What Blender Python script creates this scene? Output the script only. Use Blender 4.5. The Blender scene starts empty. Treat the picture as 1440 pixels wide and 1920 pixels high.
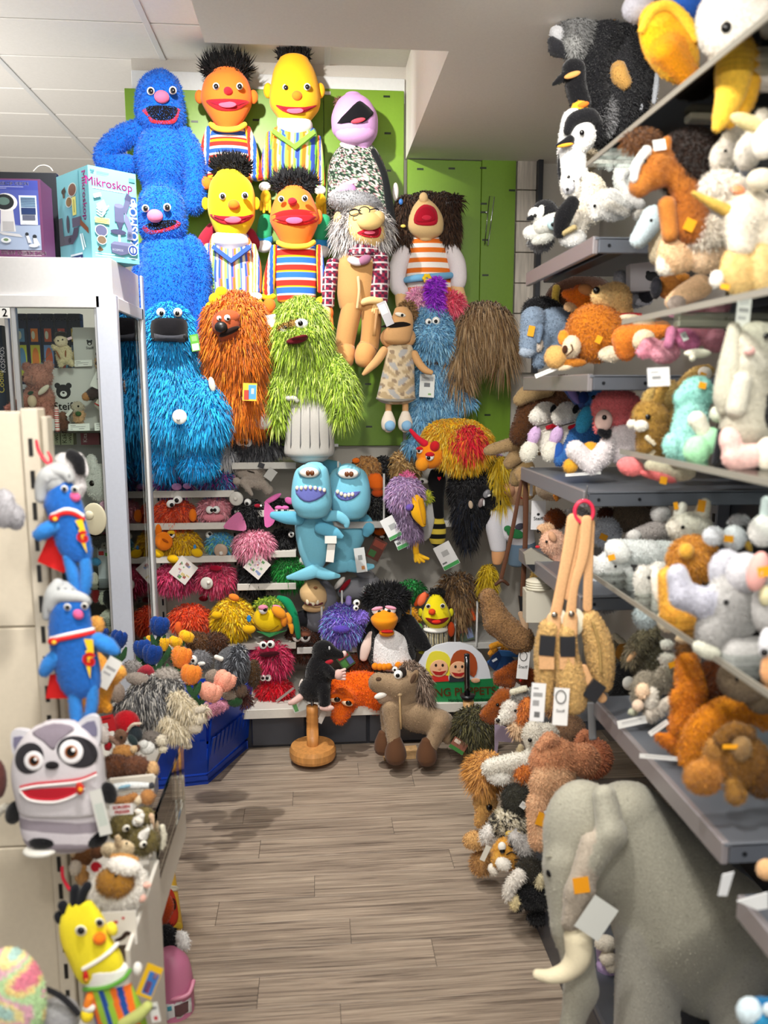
import bpy,math,random
import numpy as np
from mathutils import Vector,Matrix
from mathutils.geometry import tessellate_polygon
RNG=np.random.default_rng(7)
random.seed(7)
SC=bpy.context.scene
COL=SC.collection
F,CAMH=1500.0,1.5
PITCH=math.atan(233/F)
YAW=math.atan(130*math.cos(PITCH)/F)
FW=np.array([math.sin(YAW)*math.cos(PITCH),math.cos(YAW)*math.cos(PITCH),-math.sin(PITCH)])
RT=np.array([math.cos(YAW),-math.sin(YAW),0.0])
UP=np.cross(RT,FW)
CAM=np.array([0.0,0.0,CAMH])
NH=np.array([math.sin(YAW),math.cos(YAW),0.0])
cam_data=bpy.data.cameras.new('camera')
cam_data.sensor_fit='VERTICAL'
cam_data.sensor_height=36.0
cam_data.sensor_width=27.0
cam_data.lens=36.0*F/1920
cam_data.clip_start=0.05
cam_data.dof.use_dof=True
cam_data.dof.focus_distance=3.0
cam_data.dof.aperture_fstop=3.0
cam=bpy.data.objects.new('camera',cam_data)
COL.objects.link(cam)
cam.matrix_world=Matrix(((RT[0],UP[0],-FW[0],CAM[0]),(RT[1],UP[1],-FW[1],CAM[1]),(RT[2],UP[2],-FW[2],CAM[2]),(0,0,0,1)))
SC.camera=cam
SC.view_settings.view_transform='Standard'
SC.view_settings.look='None'
SC.view_settings.exposure=0.0
SC.view_settings.gamma=1.0
SC.view_settings.use_curve_mapping=False
W=bpy.data.worlds.new('shop_ambient')
SC.world=W
W.use_nodes=True
W.node_tree.nodes['Background'].inputs[0].default_value=(1.0,0.97,0.93,1)
W.node_tree.nodes['Background'].inputs[1].default_value=0.78
def lamp(name,loc,aim,watts,size=0.06,spot=100,blend=0.6,col=(1,0.96,0.9)):
 d=bpy.data.lights.new(name,'SPOT')
 d.energy=watts
 d.shadow_soft_size=size
 d.spot_size=math.radians(spot)
 d.spot_blend=blend
 d.color=col
 o=bpy.data.objects.new(name,d)
 o.location=loc
 o.rotation_euler=(Vector(aim)-Vector(loc)).to_track_quat('-Z','Y').to_euler()
 COL.objects.link(o)
 return o
def panel(name,loc,aim,watts,sx,sy,col=(1,0.97,0.93)):
 d=bpy.data.lights.new(name,'AREA')
 d.energy=watts
 d.shape='RECTANGLE'
 d.size=sx
 d.size_y=sy
 d.color=col
 o=bpy.data.objects.new(name,d)
 o.location=loc
 o.rotation_euler=(Vector(aim)-Vector(loc)).to_track_quat('-Z','Y').to_euler()
 COL.objects.link(o)
 return o
lamp('puppet_wall_spot',(-0.45,2.30,2.80),(0.1,3.5,1.45),200,0.03,112,0.7)
lamp('board_fill_spot',(0.5,1.5,2.45),(0.68,3.6,1.9),42,0.04,60,0.6)  # added unseen spot, brightens the right side of the green board
lamp('aisle_spot',(-0.1,0.75,2.45),(0.25,2.6,0.2),92,0.05,100,0.7)
lamp('right_shelf_spot',(-0.25,1.35,2.45),(0.9,1.5,1.2),48,0.05,110,0.7)
lamp('right_shelf_spot',(-0.2,-0.1,2.45),(1.0,1.3,1.0),52,0.06,95,0.7)
lamp('left_counter_spot',(0.25,0.6,2.45),(-0.6,1.7,0.9),13,0.06,90,0.7)
lamp('ceiling_spot',(-1.1,2.2,2.8),(-0.9,3.2,0.8),20,0.05,110,0.7)
panel('aisle_fill',(0.1,0.4,2.46),(0.1,0.9,0),22,0.6,1.2)  # added overhead area light for general fill, no visible fixture
panel('ceiling_bounce_fill',(-2.2,3.2,1.9),(-1.7,4.0,2.9),40,0.8,1.6)  # added unseen area light, stands in for bounce onto the left tile ceiling
panel('ceiling_bounce_fill',(0.3,-1.0,1.9),(0.32,-0.6,2.6),40,1.6,0.6)  # added area light behind the camera, brightens the soffit and near things
MATS={}
def s2l(c):
 c=np.asarray(c,float)/255.0
 return np.where(c<=0.04045,c/12.92,((c+0.055)/1.055)**2.4)
def hexc(h):
 return s2l([int(h[i:i+2],16)for i in(0,2,4)])
def new_mat(name):
 m=bpy.data.materials.new(name)
 m.use_nodes=True
 nt=m.node_tree
 return m,nt,nt.nodes['Principled BSDF']
def mat(kind):
 """materials whose colour is the object's own Col attribute; the kind gives gloss, nap and grain"""
 if kind in MATS:
  return MATS[kind]
 m,nt,b=new_mat(kind)
 N,L=nt.nodes,nt.links
 at_=N.new('ShaderNodeAttribute')
 at_.attribute_name='Col'
 rough,sheen,bump,scale,metal,spec={'plush':(0.95,0.25,0.35,260,0,0.1),'felt':(0.9,0.12,0.12,500,0,0.15),'fur':(0.75,0.1,0,1,0,0.25),'gloss':(0.18,0,0,1,0,0.5),'plastic':(0.38,0,0,1,0,0.45),'paper':(0.55,0,0,1,0,0.3),'lacquer':(0.4,0,0.02,90,0,0.4),'metal':(0.42,0,0.02,300,0.55,0.5),'chrome':(0.15,0,0,1,1.0,0.5),'wood':(0.45,0,0.05,60,0,0.35),'wall':(0.85,0,0.04,150,0,0.2),'leather':(0.5,0,0.1,300,0,0.3),'wool':(0.95,0.2,1.0,170,0,0.1)}[kind]
 b.inputs['Roughness'].default_value=rough
 b.inputs['Metallic'].default_value=metal
 b.inputs['Specular IOR Level'].default_value=spec
 b.inputs['Sheen Weight'].default_value=sheen
 src=at_.outputs['Color']
 if kind in('plush','felt','wood','wool','leather','wall','lacquer'):
  tc=N.new('ShaderNodeTexCoord')
  nz=N.new('ShaderNodeTexNoise')
  nz.inputs['Scale'].default_value=scale if kind!='wood' else 14
  nz.inputs['Detail'].default_value=3
  if kind=='wood':
   mp=N.new('ShaderNodeMapping')
   mp.inputs['Scale'].default_value=(6,6,0.6)
   L.new(tc.outputs['Object'],mp.inputs[0])
   L.new(mp.outputs[0],nz.inputs['Vector'])
  else:
   L.new(tc.outputs['Object'],nz.inputs['Vector'])
  mr=N.new('ShaderNodeMapRange')
  amp={'plush':0.16,'felt':0.08,'wood':0.22,'wool':0.3,'leather':0.12,'wall':0.03,'lacquer':0.03}[kind]
  mr.inputs[1].default_value=0.25
  mr.inputs[2].default_value=0.75
  mr.inputs[3].default_value=1-amp
  mr.inputs[4].default_value=1+amp
  L.new(nz.outputs[0],mr.inputs[0])
  mx=N.new('ShaderNodeVectorMath')
  mx.operation='SCALE'
  L.new(src,mx.inputs[0])
  L.new(mr.outputs[0],mx.inputs['Scale'])
  src=mx.outputs[0]
  bp=N.new('ShaderNodeBump')
  bp.inputs['Strength'].default_value=bump
  bp.inputs['Distance'].default_value=0.004
  L.new(nz.outputs[0],bp.inputs['Height'])
  L.new(bp.outputs[0],b.inputs['Normal'])
 L.new(src,b.inputs['Base Color'])
 MATS[kind]=m
 return m
def glass_mat():
 if 'glass' in MATS:
  return MATS['glass']
 m=bpy.data.materials.new('clear_glass')
 m.use_nodes=True
 nt=m.node_tree
 nt.nodes.clear()
 o=nt.nodes.new('ShaderNodeOutputMaterial')
 t=nt.nodes.new('ShaderNodeBsdfTransparent')
 t.inputs[0].default_value=(0.93,0.97,0.95,1)
 g=nt.nodes.new('ShaderNodeBsdfGlossy')
 g.inputs['Roughness'].default_value=0.03
 mx=nt.nodes.new('ShaderNodeMixShader')
 fr=nt.nodes.new('ShaderNodeFresnel')
 fr.inputs[0].default_value=1.25
 nt.links.new(fr.outputs[0],mx.inputs[0])
 nt.links.new(t.outputs[0],mx.inputs[1])
 nt.links.new(g.outputs[0],mx.inputs[2])
 nt.links.new(mx.outputs[0],o.inputs[0])
 MATS['glass']=m
 return m
def ray(px,py):
 return FW+RT*(px-720)/F-UP*(py-960)/F
def at(px,py,X=None,Y=None,Z=None):
 d=ray(px,py)
 t=X/d[0]if X is not None else Y/d[1]if Y is not None else(Z-CAMH)/d[2]
 return CAM+d*t
def make_mesh(name,V,faces,C=None,smooth=True):
 """faces: list of integer arrays (n,3) or (n,4); C: per-vertex linear colours (nv,3)"""
 me=bpy.data.meshes.new(name)
 V=np.asarray(V,np.float32)
 me.vertices.add(len(V))
 me.vertices.foreach_set('co',V.ravel())
 faces=[np.asarray(f,np.int32)for f in faces if len(f)]
 idx=np.concatenate([f.ravel()for f in faces])
 tot=np.concatenate([np.full(len(f),f.shape[1],np.int32)for f in faces])
 start=np.concatenate([[0],np.cumsum(tot)[:-1]]).astype(np.int32)
 me.loops.add(len(idx))
 me.loops.foreach_set('vertex_index',idx)
 me.polygons.add(len(tot))
 me.polygons.foreach_set('loop_start',start)
 me.update(calc_edges=True)
 me.polygons.foreach_set('use_smooth',np.full(len(tot),smooth,bool))
 if C is not None:
  a=me.attributes.new('Col','FLOAT_COLOR','POINT')
  c4=np.ones((len(V),4),np.float32)
  c4[:,:3]=C
  a.data.foreach_set('color',c4.ravel())
 return me
def link(name,me,m=None,parent=None,kind=None):
 o=bpy.data.objects.new(name,me)
 COL.objects.link(o)
 if me is not None and m is not None:
  if len(me.materials)==0:
   me.materials.append(m)
 if parent is not None:
  o.parent=parent
 if kind:
  o['kind']=kind
 return o
def tag(o,label,cat,group=None):
 o['label']=label
 o['category']=cat
 if group:
  o['group']=group
 return o
def empty(name,loc,label,cat,group=None,rz=0.0):
 o=bpy.data.objects.new(name,None)
 o.empty_display_size=0.02
 COL.objects.link(o)
 o.location=loc
 o.rotation_euler=(0,0,rz)
 return tag(o,label,cat,group)
def box_data(lo,hi,bev=0.0):
 lo,hi=np.minimum(lo,hi).astype(float),np.maximum(lo,hi).astype(float)
 if bev<=0:
  V=np.array([[(lo,hi)[i][0],(lo,hi)[j][1],(lo,hi)[k][2]]for i in(0,1)for j in(0,1)for k in(0,1)])
  Fq=np.array([[0,1,3,2],[4,6,7,5],[0,4,5,1],[2,3,7,6],[0,2,6,4],[1,5,7,3]])
  return V,Fq
 b=min(bev,0.45*float((hi-lo).min()))
 V,Q=[],[]
 idx={}
 for sx in(0,1):
  for sy in(0,1):
   for sz in(0,1):
    s=(sx,sy,sz)
    for a in range(3):
     p=[(lo,hi)[s[k]][k]+(b if s[k]==0 else-b)for k in range(3)]
     p[a]=(lo,hi)[s[a]][a]
     idx[(s,a)]=len(V)
     V.append(p)
 out=[]
 for a in range(3):
  u,v=(a+1)%3,(a+2)%3
  for s in(0,1):
   q=[]
   for(i,j)in((0,0),(1,0),(1,1),(0,1)):
    k=[0,0,0]
    k[a],k[u],k[v]=s,i,j
    q.append(idx[(tuple(k),a)])
   out.append(q if s else q[::-1])
 for a in range(3):
  u,v=(a+1)%3,(a+2)%3
  for i in(0,1):
   for j in(0,1):
    k0,k1=[0,0,0],[0,0,0]
    k0[u]=k1[u]=i
    k0[v]=k1[v]=j
    k1[a]=1
    q=[idx[(tuple(k0),u)],idx[(tuple(k1),u)],idx[(tuple(k1),v)],idx[(tuple(k0),v)]]
    out.append(q)
 tri=[[idx[((i,j,k),0)],idx[((i,j,k),1)],idx[((i,j,k),2)]]for i in(0,1)for j in(0,1)for k in(0,1)]
 return np.array(V),np.array(out),np.array(tri)
class MB:
 """gathers shapes in world or local metres and links them as one mesh object"""
 def __init__(s):
  s.V,s.Fs,s.C,s.n=[],[],[],0
 def add(s,V,faces,col):
  V=np.asarray(V,float)
  for f in faces:
   if len(f):
    s.Fs.append(np.asarray(f)+s.n)
  s.V.append(V)
  c=np.asarray(col,float)
  s.C.append(np.broadcast_to(c,(len(V),3))if c.ndim==1 else c)
  s.n+=len(V)
  return s
 def box(s,lo,hi,col,bev=0.0,M=None):
  r=box_data(np.array(lo),np.array(hi),bev)
  V=r[0]
  if M is not None:
   V=V@np.array(M)[:3,:3].T+np.array(M)[:3,3]
  return s.add(V,r[1:],hexc(col)if isinstance(col,str)else col)
 def tube(s,pts,r,col,seg=8,closed=False):
  V,Fq,T=sweep(pts,r,seg,closed=closed)
  return s.add(V,[Fq,T],hexc(col)if isinstance(col,str)else col)
 def lathe(s,prof,col,seg=20,c=(0,0,0)):
  P=np.array(prof,float)
  a=np.arange(seg)*2*math.pi/seg
  V=np.stack([np.outer(P[:,0],np.cos(a)),np.outer(P[:,0],np.sin(a)),np.repeat(P[:,1:2],seg,1)],-1).reshape(-1,3)+np.array(c)
  n=len(P)
  i,j=np.meshgrid(np.arange(n-1),np.arange(seg),indexing='ij')
  Q=np.stack([i*seg+j,i*seg+(j+1)%seg,(i+1)*seg+(j+1)%seg,(i+1)*seg+j],-1).reshape(-1,4)
  return s.add(V,[Q],hexc(col)if isinstance(col,str)else col)
 def poly(s,pts3,off,col):
  """flat outline (n,3) given thickness by the vector off"""
  P=np.array(pts3,float)
  off=np.array(off,float)
  n=len(P)
  t=np.array(tessellate_polygon([[Vector(p)for p in P]]))
  V=np.vstack([P,P+off])
  i=np.arange(n)
  Q=np.stack([i,(i+1)%n,(i+1)%n+n,i+n],-1)
  return s.add(V,[t,t[:,::-1]+n,Q],hexc(col)if isinstance(col,str)else col)
 def build(s,name,m='lacquer',parent=None,smooth=False,kind=None,local=None):
  V=np.vstack(s.V)
  if local is not None:
   V=V-np.array(local)
  me=make_mesh(name,V,s.Fs,np.vstack(s.C),smooth)
  return link(name,me,mat(m)if isinstance(m,str)else m,parent,kind)
def catmull(P,n):
 """P (k,d) control rows -> n resampled rows on a centripetal-like cubic"""
 P=np.asarray(P,float)
 k=len(P)
 if k==1:
  return np.repeat(P,n,0)
 t=np.linspace(0,k-1,n)
 i=np.minimum(t.astype(int),k-2)
 f=(t-i)[:,None]
 p0,p1,p2,p3=P[np.maximum(i-1,0)],P[i],P[i+1],P[np.minimum(i+2,k-1)]
 m1,m2=(p2-p0)/2,(p3-p1)/2
 f2,f3=f*f,f*f*f
 return(2*f3-3*f2+1)*p1+(f3-2*f2+f)*m1+(-2*f3+3*f2)*p2+(f3-f2)*m2
def sweep(pts,r,seg=10,closed=False,flat=None):
 """tube along pts (n,3) with radius r (scalar or n); rounded ends are the caller's radii"""
 P=np.asarray(pts,float)
 n=len(P)
 R=np.broadcast_to(np.asarray(r,float),(n,))
 T=np.gradient(P,axis=0)
 T/=np.linalg.norm(T,axis=1)[:,None]+1e-12
 ref=np.array([0.0,1.0,0.0])
 A=np.cross(T,ref)
 bad=np.linalg.norm(A,axis=1)<1e-3
 A[bad]=np.cross(T[bad],np.array([1.0,0,0]))
 A/=np.linalg.norm(A,axis=1)[:,None]+1e-12
 B=np.cross(T,A)
 a=np.arange(seg)*2*math.pi/seg
 fl=1.0 if flat is None else flat
 V=P[:,None]+R[:,None,None]*(np.cos(a)[None,:,None]*A[:,None]+fl*np.sin(a)[None,:,None]*B[:,None])
 V=V.reshape(-1,3)
 i,j=np.meshgrid(np.arange(n-1),np.arange(seg),indexing='ij')
 Q=np.stack([i*seg+j,i*seg+(j+1)%seg,(i+1)*seg+(j+1)%seg,(i+1)*seg+j],-1).reshape(-1,4)
 tri=[]
 if not closed:
  j=np.arange(1,seg-1)
  tri=np.vstack([np.stack([0*j,j+1,j],-1),np.stack([0*j,j,j+1],-1)+(n-1)*seg])
 return V,Q,tri
def sphere_grid(nu,nv):
 th=np.linspace(0,math.pi,nv+1)
 ph=np.arange(nu)*2*math.pi/nu
 V=np.stack([np.outer(np.sin(th),np.cos(ph)),np.outer(np.sin(th),np.sin(ph)),np.repeat(np.cos(th)[:,None],nu,1)],-1).reshape(-1,3)
 i,j=np.meshgrid(np.arange(nv),np.arange(nu),indexing='ij')
 Q=np.stack([i*nu+j,(i+1)*nu+j,(i+1)*nu+(j+1)%nu,i*nu+(j+1)%nu],-1).reshape(-1,4)
 return V,Q
SPH={k:sphere_grid(*k)for k in((10,7),(16,12),(24,16),(64,48))}
def tri_of(faces):
 out=[]
 for f in faces:
  f=np.asarray(f)
  if len(f)==0:
   continue
  if f.shape[1]==3:
   out.append(f)
  else:
   out+=[f[:,[0,1,2]],f[:,[0,2,3]]]
 return np.vstack(out)
def strands(V,faces,C,center,n,length,width,down=0.3,out=1.0,jit=0.35,cj=0.16,segs=2,comb=(0,0,0),front=True,tip=None):
 """n tapering blades rooted on the surface: returns V, faces, C"""
 V=np.asarray(V,float)
 T=tri_of(faces)
 a,b,c=V[T[:,0]],V[T[:,1]],V[T[:,2]]
 nr=np.cross(b-a,c-a)
 ar=np.linalg.norm(nr,axis=1)+1e-15
 nr=nr/ar[:,None]
 mid=(a+b+c)/3
 flip=((mid-center)*nr).sum(1)<0
 nr[flip]*=-1
 w=ar.copy()
 if front:
  w=w*np.where(nr[:,1]>0.35,0.25,1.0)
 w/=w.sum()
 n=int(max(1,n))
 k=RNG.choice(len(T),n,p=w)
 u,v=RNG.random(n),RNG.random(n)
 s=u+v>1
 u[s],v[s]=1-u[s],1-v[s]
 p=a[k]+u[:,None]*(b[k]-a[k])+v[:,None]*(c[k]-a[k])
 nn=nr[k]
 cc=C[T[k,0]]if C.ndim==2 else np.broadcast_to(C,(n,3))
 L=length*RNG.uniform(0.6,1.25,n)[:,None]
 d=nn*out+RNG.normal(0,jit,(n,3))+np.array(comb)
 d/=np.linalg.norm(d,axis=1)[:,None]+1e-9
 side=np.cross(d,nn+0.3*RNG.normal(0,1,(n,3)))
 side/=np.linalg.norm(side,axis=1)[:,None]+1e-9
 g=np.array([0,0,-down])
 p0=p-nn*length*0.06
 cc=np.clip(cc*(1+RNG.uniform(-cj,cj,(n,1)))+RNG.uniform(-cj,cj,(n,1))*0.04,0,1)
 wd=width*RNG.uniform(0.6,1.3,n)[:,None]
 ct=cc if tip is None else cc*0.35+np.asarray(tip)*0.65
 if segs==1:
  SV=np.stack([p0-side*wd/2,p0+side*wd/2,p0+L*(d+g*0.6)],1).reshape(-1,3)
  return SV,[np.arange(3*n).reshape(-1,3)],np.stack([cc,cc,ct],1).reshape(-1,3)
 pm=p0+L*0.5*d+g*L*0.25
 pt=p0+L*0.9*d+g*L
 SV=np.stack([p0-side*wd/2,p0+side*wd/2,pm-side*wd*0.42,pm+side*wd*0.42,pt],1).reshape(-1,3)
 i=np.arange(n)[:,None]*5
 return SV,[i+np.array([[0,1,3,2]]),i+np.array([[2,3,4]])],np.stack([cc,cc,cc*0.5+ct*0.5,cc*0.5+ct*0.5,ct],1).reshape(-1,3)
# ---------------------------------------------------------------- stuffed things
def col_of(c):
 if isinstance(c,str):
  return hexc(c)
 return np.asarray(c,float)
class Toy:
 """One stuffed thing. Shapes are sketched in photo pixels on an upright plane through its base and get their true size and
    depth from there: o, k = origin and scale of the sketch frame, d = depth offset in sketch units (minus is nearer)."""
 def __init__(s,name,label,cat,Y,base,o=(0,0),k=1.0,group=None,mir=False,roll=0.0,fuzz=1.0,X=None):
  s.o,s.k,s.mir,s.fz=o,k,mir,fuzz
  s.cr,s.sr=math.cos(math.radians(roll)),math.sin(math.radians(roll))
  bx,by=s.px(*base)
  s.B=at(bx,by,Y=Y,X=X)if X is None else at(bx,by,X=X)
  s.root=empty(name,s.B,label,cat,group,rz=-YAW)
  s.mpp=float((s.B-CAM)@FW)/F
  s.roll=roll
  s.parts={}
 def px(s,x,y):
  if s.mir:
   x=-x
  x,y=x*s.cr-y*s.sr,x*s.sr+y*s.cr
  return s.o[0]+s.k*x,s.o[1]+s.k*y
 def L(s,x,y,d=0.0):
  """sketch point -> local metres"""
  X,Y_=s.px(x,y)
  dv=ray(X,Y_)
  t=((s.B-CAM)@NH+d*s.k*s.mpp)/(dv@NH)
  w=CAM+dv*t-s.B
  return np.array([w@RT,w@NH,w[2]])
 def inv(s,p):
  """local metres -> sketch point"""
  v=s.B+RT*p[0]+NH*p[1]+np.array([0,0,p[2]])-CAM
  z=v@FW
  x,y=(720+F*(v@RT)/z-s.o[0])/s.k,(960-F*(v@UP)/z-s.o[1])/s.k
  x,y=x*s.cr+y*s.sr,-x*s.sr+y*s.cr
  return(-x if s.mir else x),y
 def onto(s,f,dref):
  """depth of the shaped surface along the sight line through a sketch point"""
  def g(qx,qy):
   dd=f(qx,qy)
   for _ in range(4):
    p=s.L(qx,qy,dd)
    p[1]-=(dd-dref)*s.k*s.mpp
    dd=f(*s.inv(p))
   return dd
  return g
 def u(s,v):
  return v*s.k*s.mpp
 def done(s,name,V,faces,C,m,parent=None,label=None,fur=None,smooth=True,kind=None):
  C=np.asarray(C)
  C=np.broadcast_to(C,(len(V),3))if C.ndim==1 else C
  if fur is None and m in('plush','wool')and s.fz>0:
   fur=dict(len=3.0,w=1.3,dens=0.16,segs=1,down=0.25,jit=0.6)
  fs=[np.asarray(f)for f in faces if len(f)]
  if fur and s.fz>0:
   ctr=V.mean(0)
   T=tri_of(fs)
   ar=np.linalg.norm(np.cross(V[T[:,1]]-V[T[:,0]],V[T[:,2]]-V[T[:,0]]),axis=1).sum()/2/s.mpp**2
   f=dict(len=20,w=3.0,dens=0.1,down=0.4,out=1.0,jit=0.3,cj=0.2,segs=2,comb=(0,0,0),tip=None)
   f.update(fur)
   n=min(ar*f['dens']*s.fz*0.5,9000)
   cf=C if 'col' not in f else np.broadcast_to(col_of(f['col']),(len(V),3))
   SV,SF,SCc=strands(V,fs,cf,ctr,n,f['len']*s.mpp,f['w']*s.mpp,f['down'],f['out'],f['jit'],f['cj'],f['segs'],f['comb'],tip=None if f['tip']is None else col_of(f['tip']))
   if 'cols' in f:
    pal=np.array([col_of(c)for c in f['cols']])
    pick=pal[RNG.integers(0,len(pal),n if isinstance(n,int)else int(n))]
    vs=3 if f['segs']==1 else 5
    SCc=np.repeat(pick,vs,0)[:len(SV)]*(1+RNG.uniform(-.15,.15,(len(SV),1)))
   fs=fs+[x+len(V)for x in SF]
   V=np.vstack([V,SV])
   C=np.vstack([C,SCc])
  me=make_mesh(name,V,fs,C,smooth)
  o=link(name,me,mat(m),parent or s.root,kind)
  if label:
   o['label']=label
  return o
 def e(s,name,c,x,y,rx,ry=None,d=0.0,rd=None,roll=0.0,m='plush',pat=None,res=(16,12),fur=None,parent=None,label=None,tilt=0.0,sq=1.0):
  ry=rx if ry is None else ry
  rd=min(rx,ry)*0.85 if rd is None else rd
  V,Q=SPH[res]
  U=V*1.0
  if sq!=1.0:
   U=np.sign(U)*np.abs(U)**sq
  P=np.stack([U[:,0]*rx,U[:,1]*rd,U[:,2]*ry],-1)
  if tilt:
   a=math.radians(tilt)
   P=np.stack([P[:,0],P[:,1]*math.cos(a)-P[:,2]*math.sin(a),P[:,1]*math.sin(a)+P[:,2]*math.cos(a)],-1)
  mx=-1.0 if s.mir else 1.0
  a=math.radians(-roll)
  X=P[:,0]*math.cos(a)-P[:,2]*math.sin(a)
  Z=P[:,0]*math.sin(a)+P[:,2]*math.cos(a)
  if m in('plush','felt','fur','wool','leather')and max(rx,ry)*s.k>6:
   ca_,sa_=math.cos(math.radians(roll)),math.sin(math.radians(roll))
   def fd(qx,qy):
    ux,uy=qx-x,qy-y
    a_,b_=(ux*ca_+uy*sa_)/rx,(-ux*sa_+uy*ca_)/ry
    return d-rd*math.sqrt(max(0.0,1-a_*a_-b_*b_))
   s.fd=s.onto(fd,d)
  C=col_of(c)
  if pat is not None:
   C=np.array([col_of(q)for q in pat(x+X,y-Z,d+P[:,1])])
  X=X*mx
  a=math.radians(-s.roll)
  X,Z=X*math.cos(a)-Z*math.sin(a),X*math.sin(a)+Z*math.cos(a)
  W_=np.stack([X,P[:,1],Z],-1)*s.k*s.mpp+s.L(x,y,d)
  return s.done(name,W_,[Q],C,m,parent,label,fur)
 def sw(s,name,c,pts,m='plush',n=None,seg=12,flat=None,pat=None,fur=None,parent=None,label=None,cap=True):
  P=np.array([list(p)+[0.0]*(4-len(p))for p in pts],float)
  n=n or max(10,5*len(P))
  R=catmull(P,n)
  if cap:
   h=[]
   for(i,j)in((0,1),(-1,-2)):
    dv=R[i]-R[j]
    dv=dv/(math.hypot(dv[0],dv[1])+1e-9)
    e_=[]
    for q in(0.95,0.8,0.5):
     w_=R[i].copy()
     w_[:2]+=dv[:2]*R[i][2]*q*0.9
     w_[2]*=math.sqrt(max(1e-3,1-q*q))
     e_.append(w_)
    h.append(e_)
   R=np.vstack([h[0],R,h[1][::-1]])
  W_=np.array([s.L(p[0],p[1],p[3])for p in R])
  V,Q,T=sweep(W_,np.abs(R[:,2])*s.k*s.mpp,seg,flat=flat)
  C=col_of(c)
  if pat is not None:
   C=np.repeat(np.array([col_of(q)for q in pat(R[:,0],R[:,1],np.linspace(0,1,len(R)))]),seg,0)
  return s.done(name,V,[Q,T],C,m,parent,label,fur)
 def lo(s,name,c,rows,m='plush',n=24,seg=24,dep=0.5,pat=None,fur=None,parent=None,label=None,d=0.0,sq=1.0,round_=True):
  P=np.array([[r[0],r[1],r[2],r[3]if len(r)>3 else abs(r[2]-r[1])*dep,r[4]if len(r)>4 else 0.0]for r in rows],float)
  R=catmull(P,n)
  R0=R[np.argsort(R[:,0])]
  def fd(qx,qy):
   v=[np.interp(qy,R0[:,0],R0[:,i])for i in(1,2,3,4)]
   hw=max(1e-6,(v[1]-v[0])/2)
   return d+v[3]-v[2]*max(0.0,1-abs((qx-(v[0]+v[1])/2)/hw)**(2/sq))**(sq/2)
  s.fd=s.onto(fd,d)
  a=np.arange(seg)*2*math.pi/seg
  ca,sa=np.cos(a),np.sin(a)
  if sq!=1.0:
   ca,sa=np.sign(ca)*np.abs(ca)**sq,np.sign(sa)*np.abs(sa)**sq
  rows_=[]
  if round_:
   k0,k1=R[0].copy(),R[-1].copy()
   for(kk,ref,at_)in((k0,R[1],0),(k1,R[-2],1)):
    sgn=np.sign(kk[0]-ref[0])or 1.0
    hw,dp=abs(kk[2]-kk[1])/2,kk[3]
    ex=[]
    for q in(0.35,0.7,0.92,0.995):
     z=kk.copy()
     f=math.sqrt(1-q*q)
     cx=(kk[1]+kk[2])/2
     z[0]=kk[0]+sgn*q*min(hw,dp)*0.5
     z[1],z[2],z[3]=cx-hw*f,cx+hw*f,dp*f
     ex.append(z)
    rows_.append(ex)
   R=np.vstack([rows_[0][::-1],R,rows_[1]])
  V,X2,Y2,D2=[],[],[],[]
  for r in R:
   cx,hw=(r[1]+r[2])/2,(r[2]-r[1])/2
   xx=cx+hw*ca
   dd=r[4]+r[3]*sa
   base=s.L(cx,r[0],d)
   ex=s.L(cx+1.0,r[0],d)-base
   V.append(base+np.outer(hw*ca,ex)+np.outer(dd*s.k*s.mpp,np.array([0,1.0,0])))
   X2.append(xx)
   Y2.append(np.full(seg,r[0]))
   D2.append(dd+d)
  nr=len(R)
  V=np.vstack(V)
  i,j=np.meshgrid(np.arange(nr-1),np.arange(seg),indexing='ij')
  Q=np.stack([i*seg+j,i*seg+(j+1)%seg,(i+1)*seg+(j+1)%seg,(i+1)*seg+j],-1).reshape(-1,4)
  j=np.arange(1,seg-1)
  T=np.vstack([np.stack([0*j,j+1,j],-1),np.stack([0*j,j,j+1],-1)+(nr-1)*seg])
  C=col_of(c)
  if pat is not None:
   C=np.array([col_of(q)for q in pat(np.concatenate(X2),np.concatenate(Y2),np.concatenate(D2))])
  return s.done(name,V,[Q,T],C,m,parent,label,fur)
 def po(s,name,c,pts,d=0.0,th=1.5,m='felt',parent=None,label=None,smooth_n=0,dd=None):
  P=[list(p)for p in pts]
  if smooth_n:
   Pn=np.array(P,float)
   Pn=np.vstack([Pn[-2:],Pn,Pn[:2]])
   R=catmull(Pn,(len(Pn)-1)*smooth_n+1)
   P=R[2*smooth_n:(len(P)+2)*smooth_n]
  dd=dd or(lambda x,y:0.0)
  A=np.array([s.L(p[0],p[1],d+dd(p[0],p[1]))for p in P])
  b=MB().poly(A,(0,s.u(th),0),col_of(c))
  return s.done(name,np.vstack(b.V),b.Fs,np.vstack(b.C),m,parent,label,smooth=False)
 def card(s,name,c,cx,cy,w,h,rot=0.0,d=0.0,th=0.8,m='paper',parent=None,label=None,marks=()):
  a=math.radians(rot)
  f=lambda x,y:(cx+x*math.cos(a)-y*math.sin(a),cy+x*math.sin(a)+y*math.cos(a))
  o=s.po(name,c,[f(-w/2,-h/2),f(w/2,-h/2),f(w/2,h/2),f(-w/2,h/2)],d,th,m,parent,label)
  if marks:
   b=MB()
   for(mc,x0,y0,x1,y1)in marks:
    b.poly(np.array([s.L(*f(w*(x-.5),h*(y-.5)),d-0.35)for x,y in((x0,y0),(x1,y0),(x1,y1),(x0,y1))]),(0,s.u(0.2),0),col_of(mc))
   s.done('printed_marks',np.vstack(b.V),b.Fs,np.vstack(b.C),'paper',o,None,smooth=False)
  return o
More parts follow.
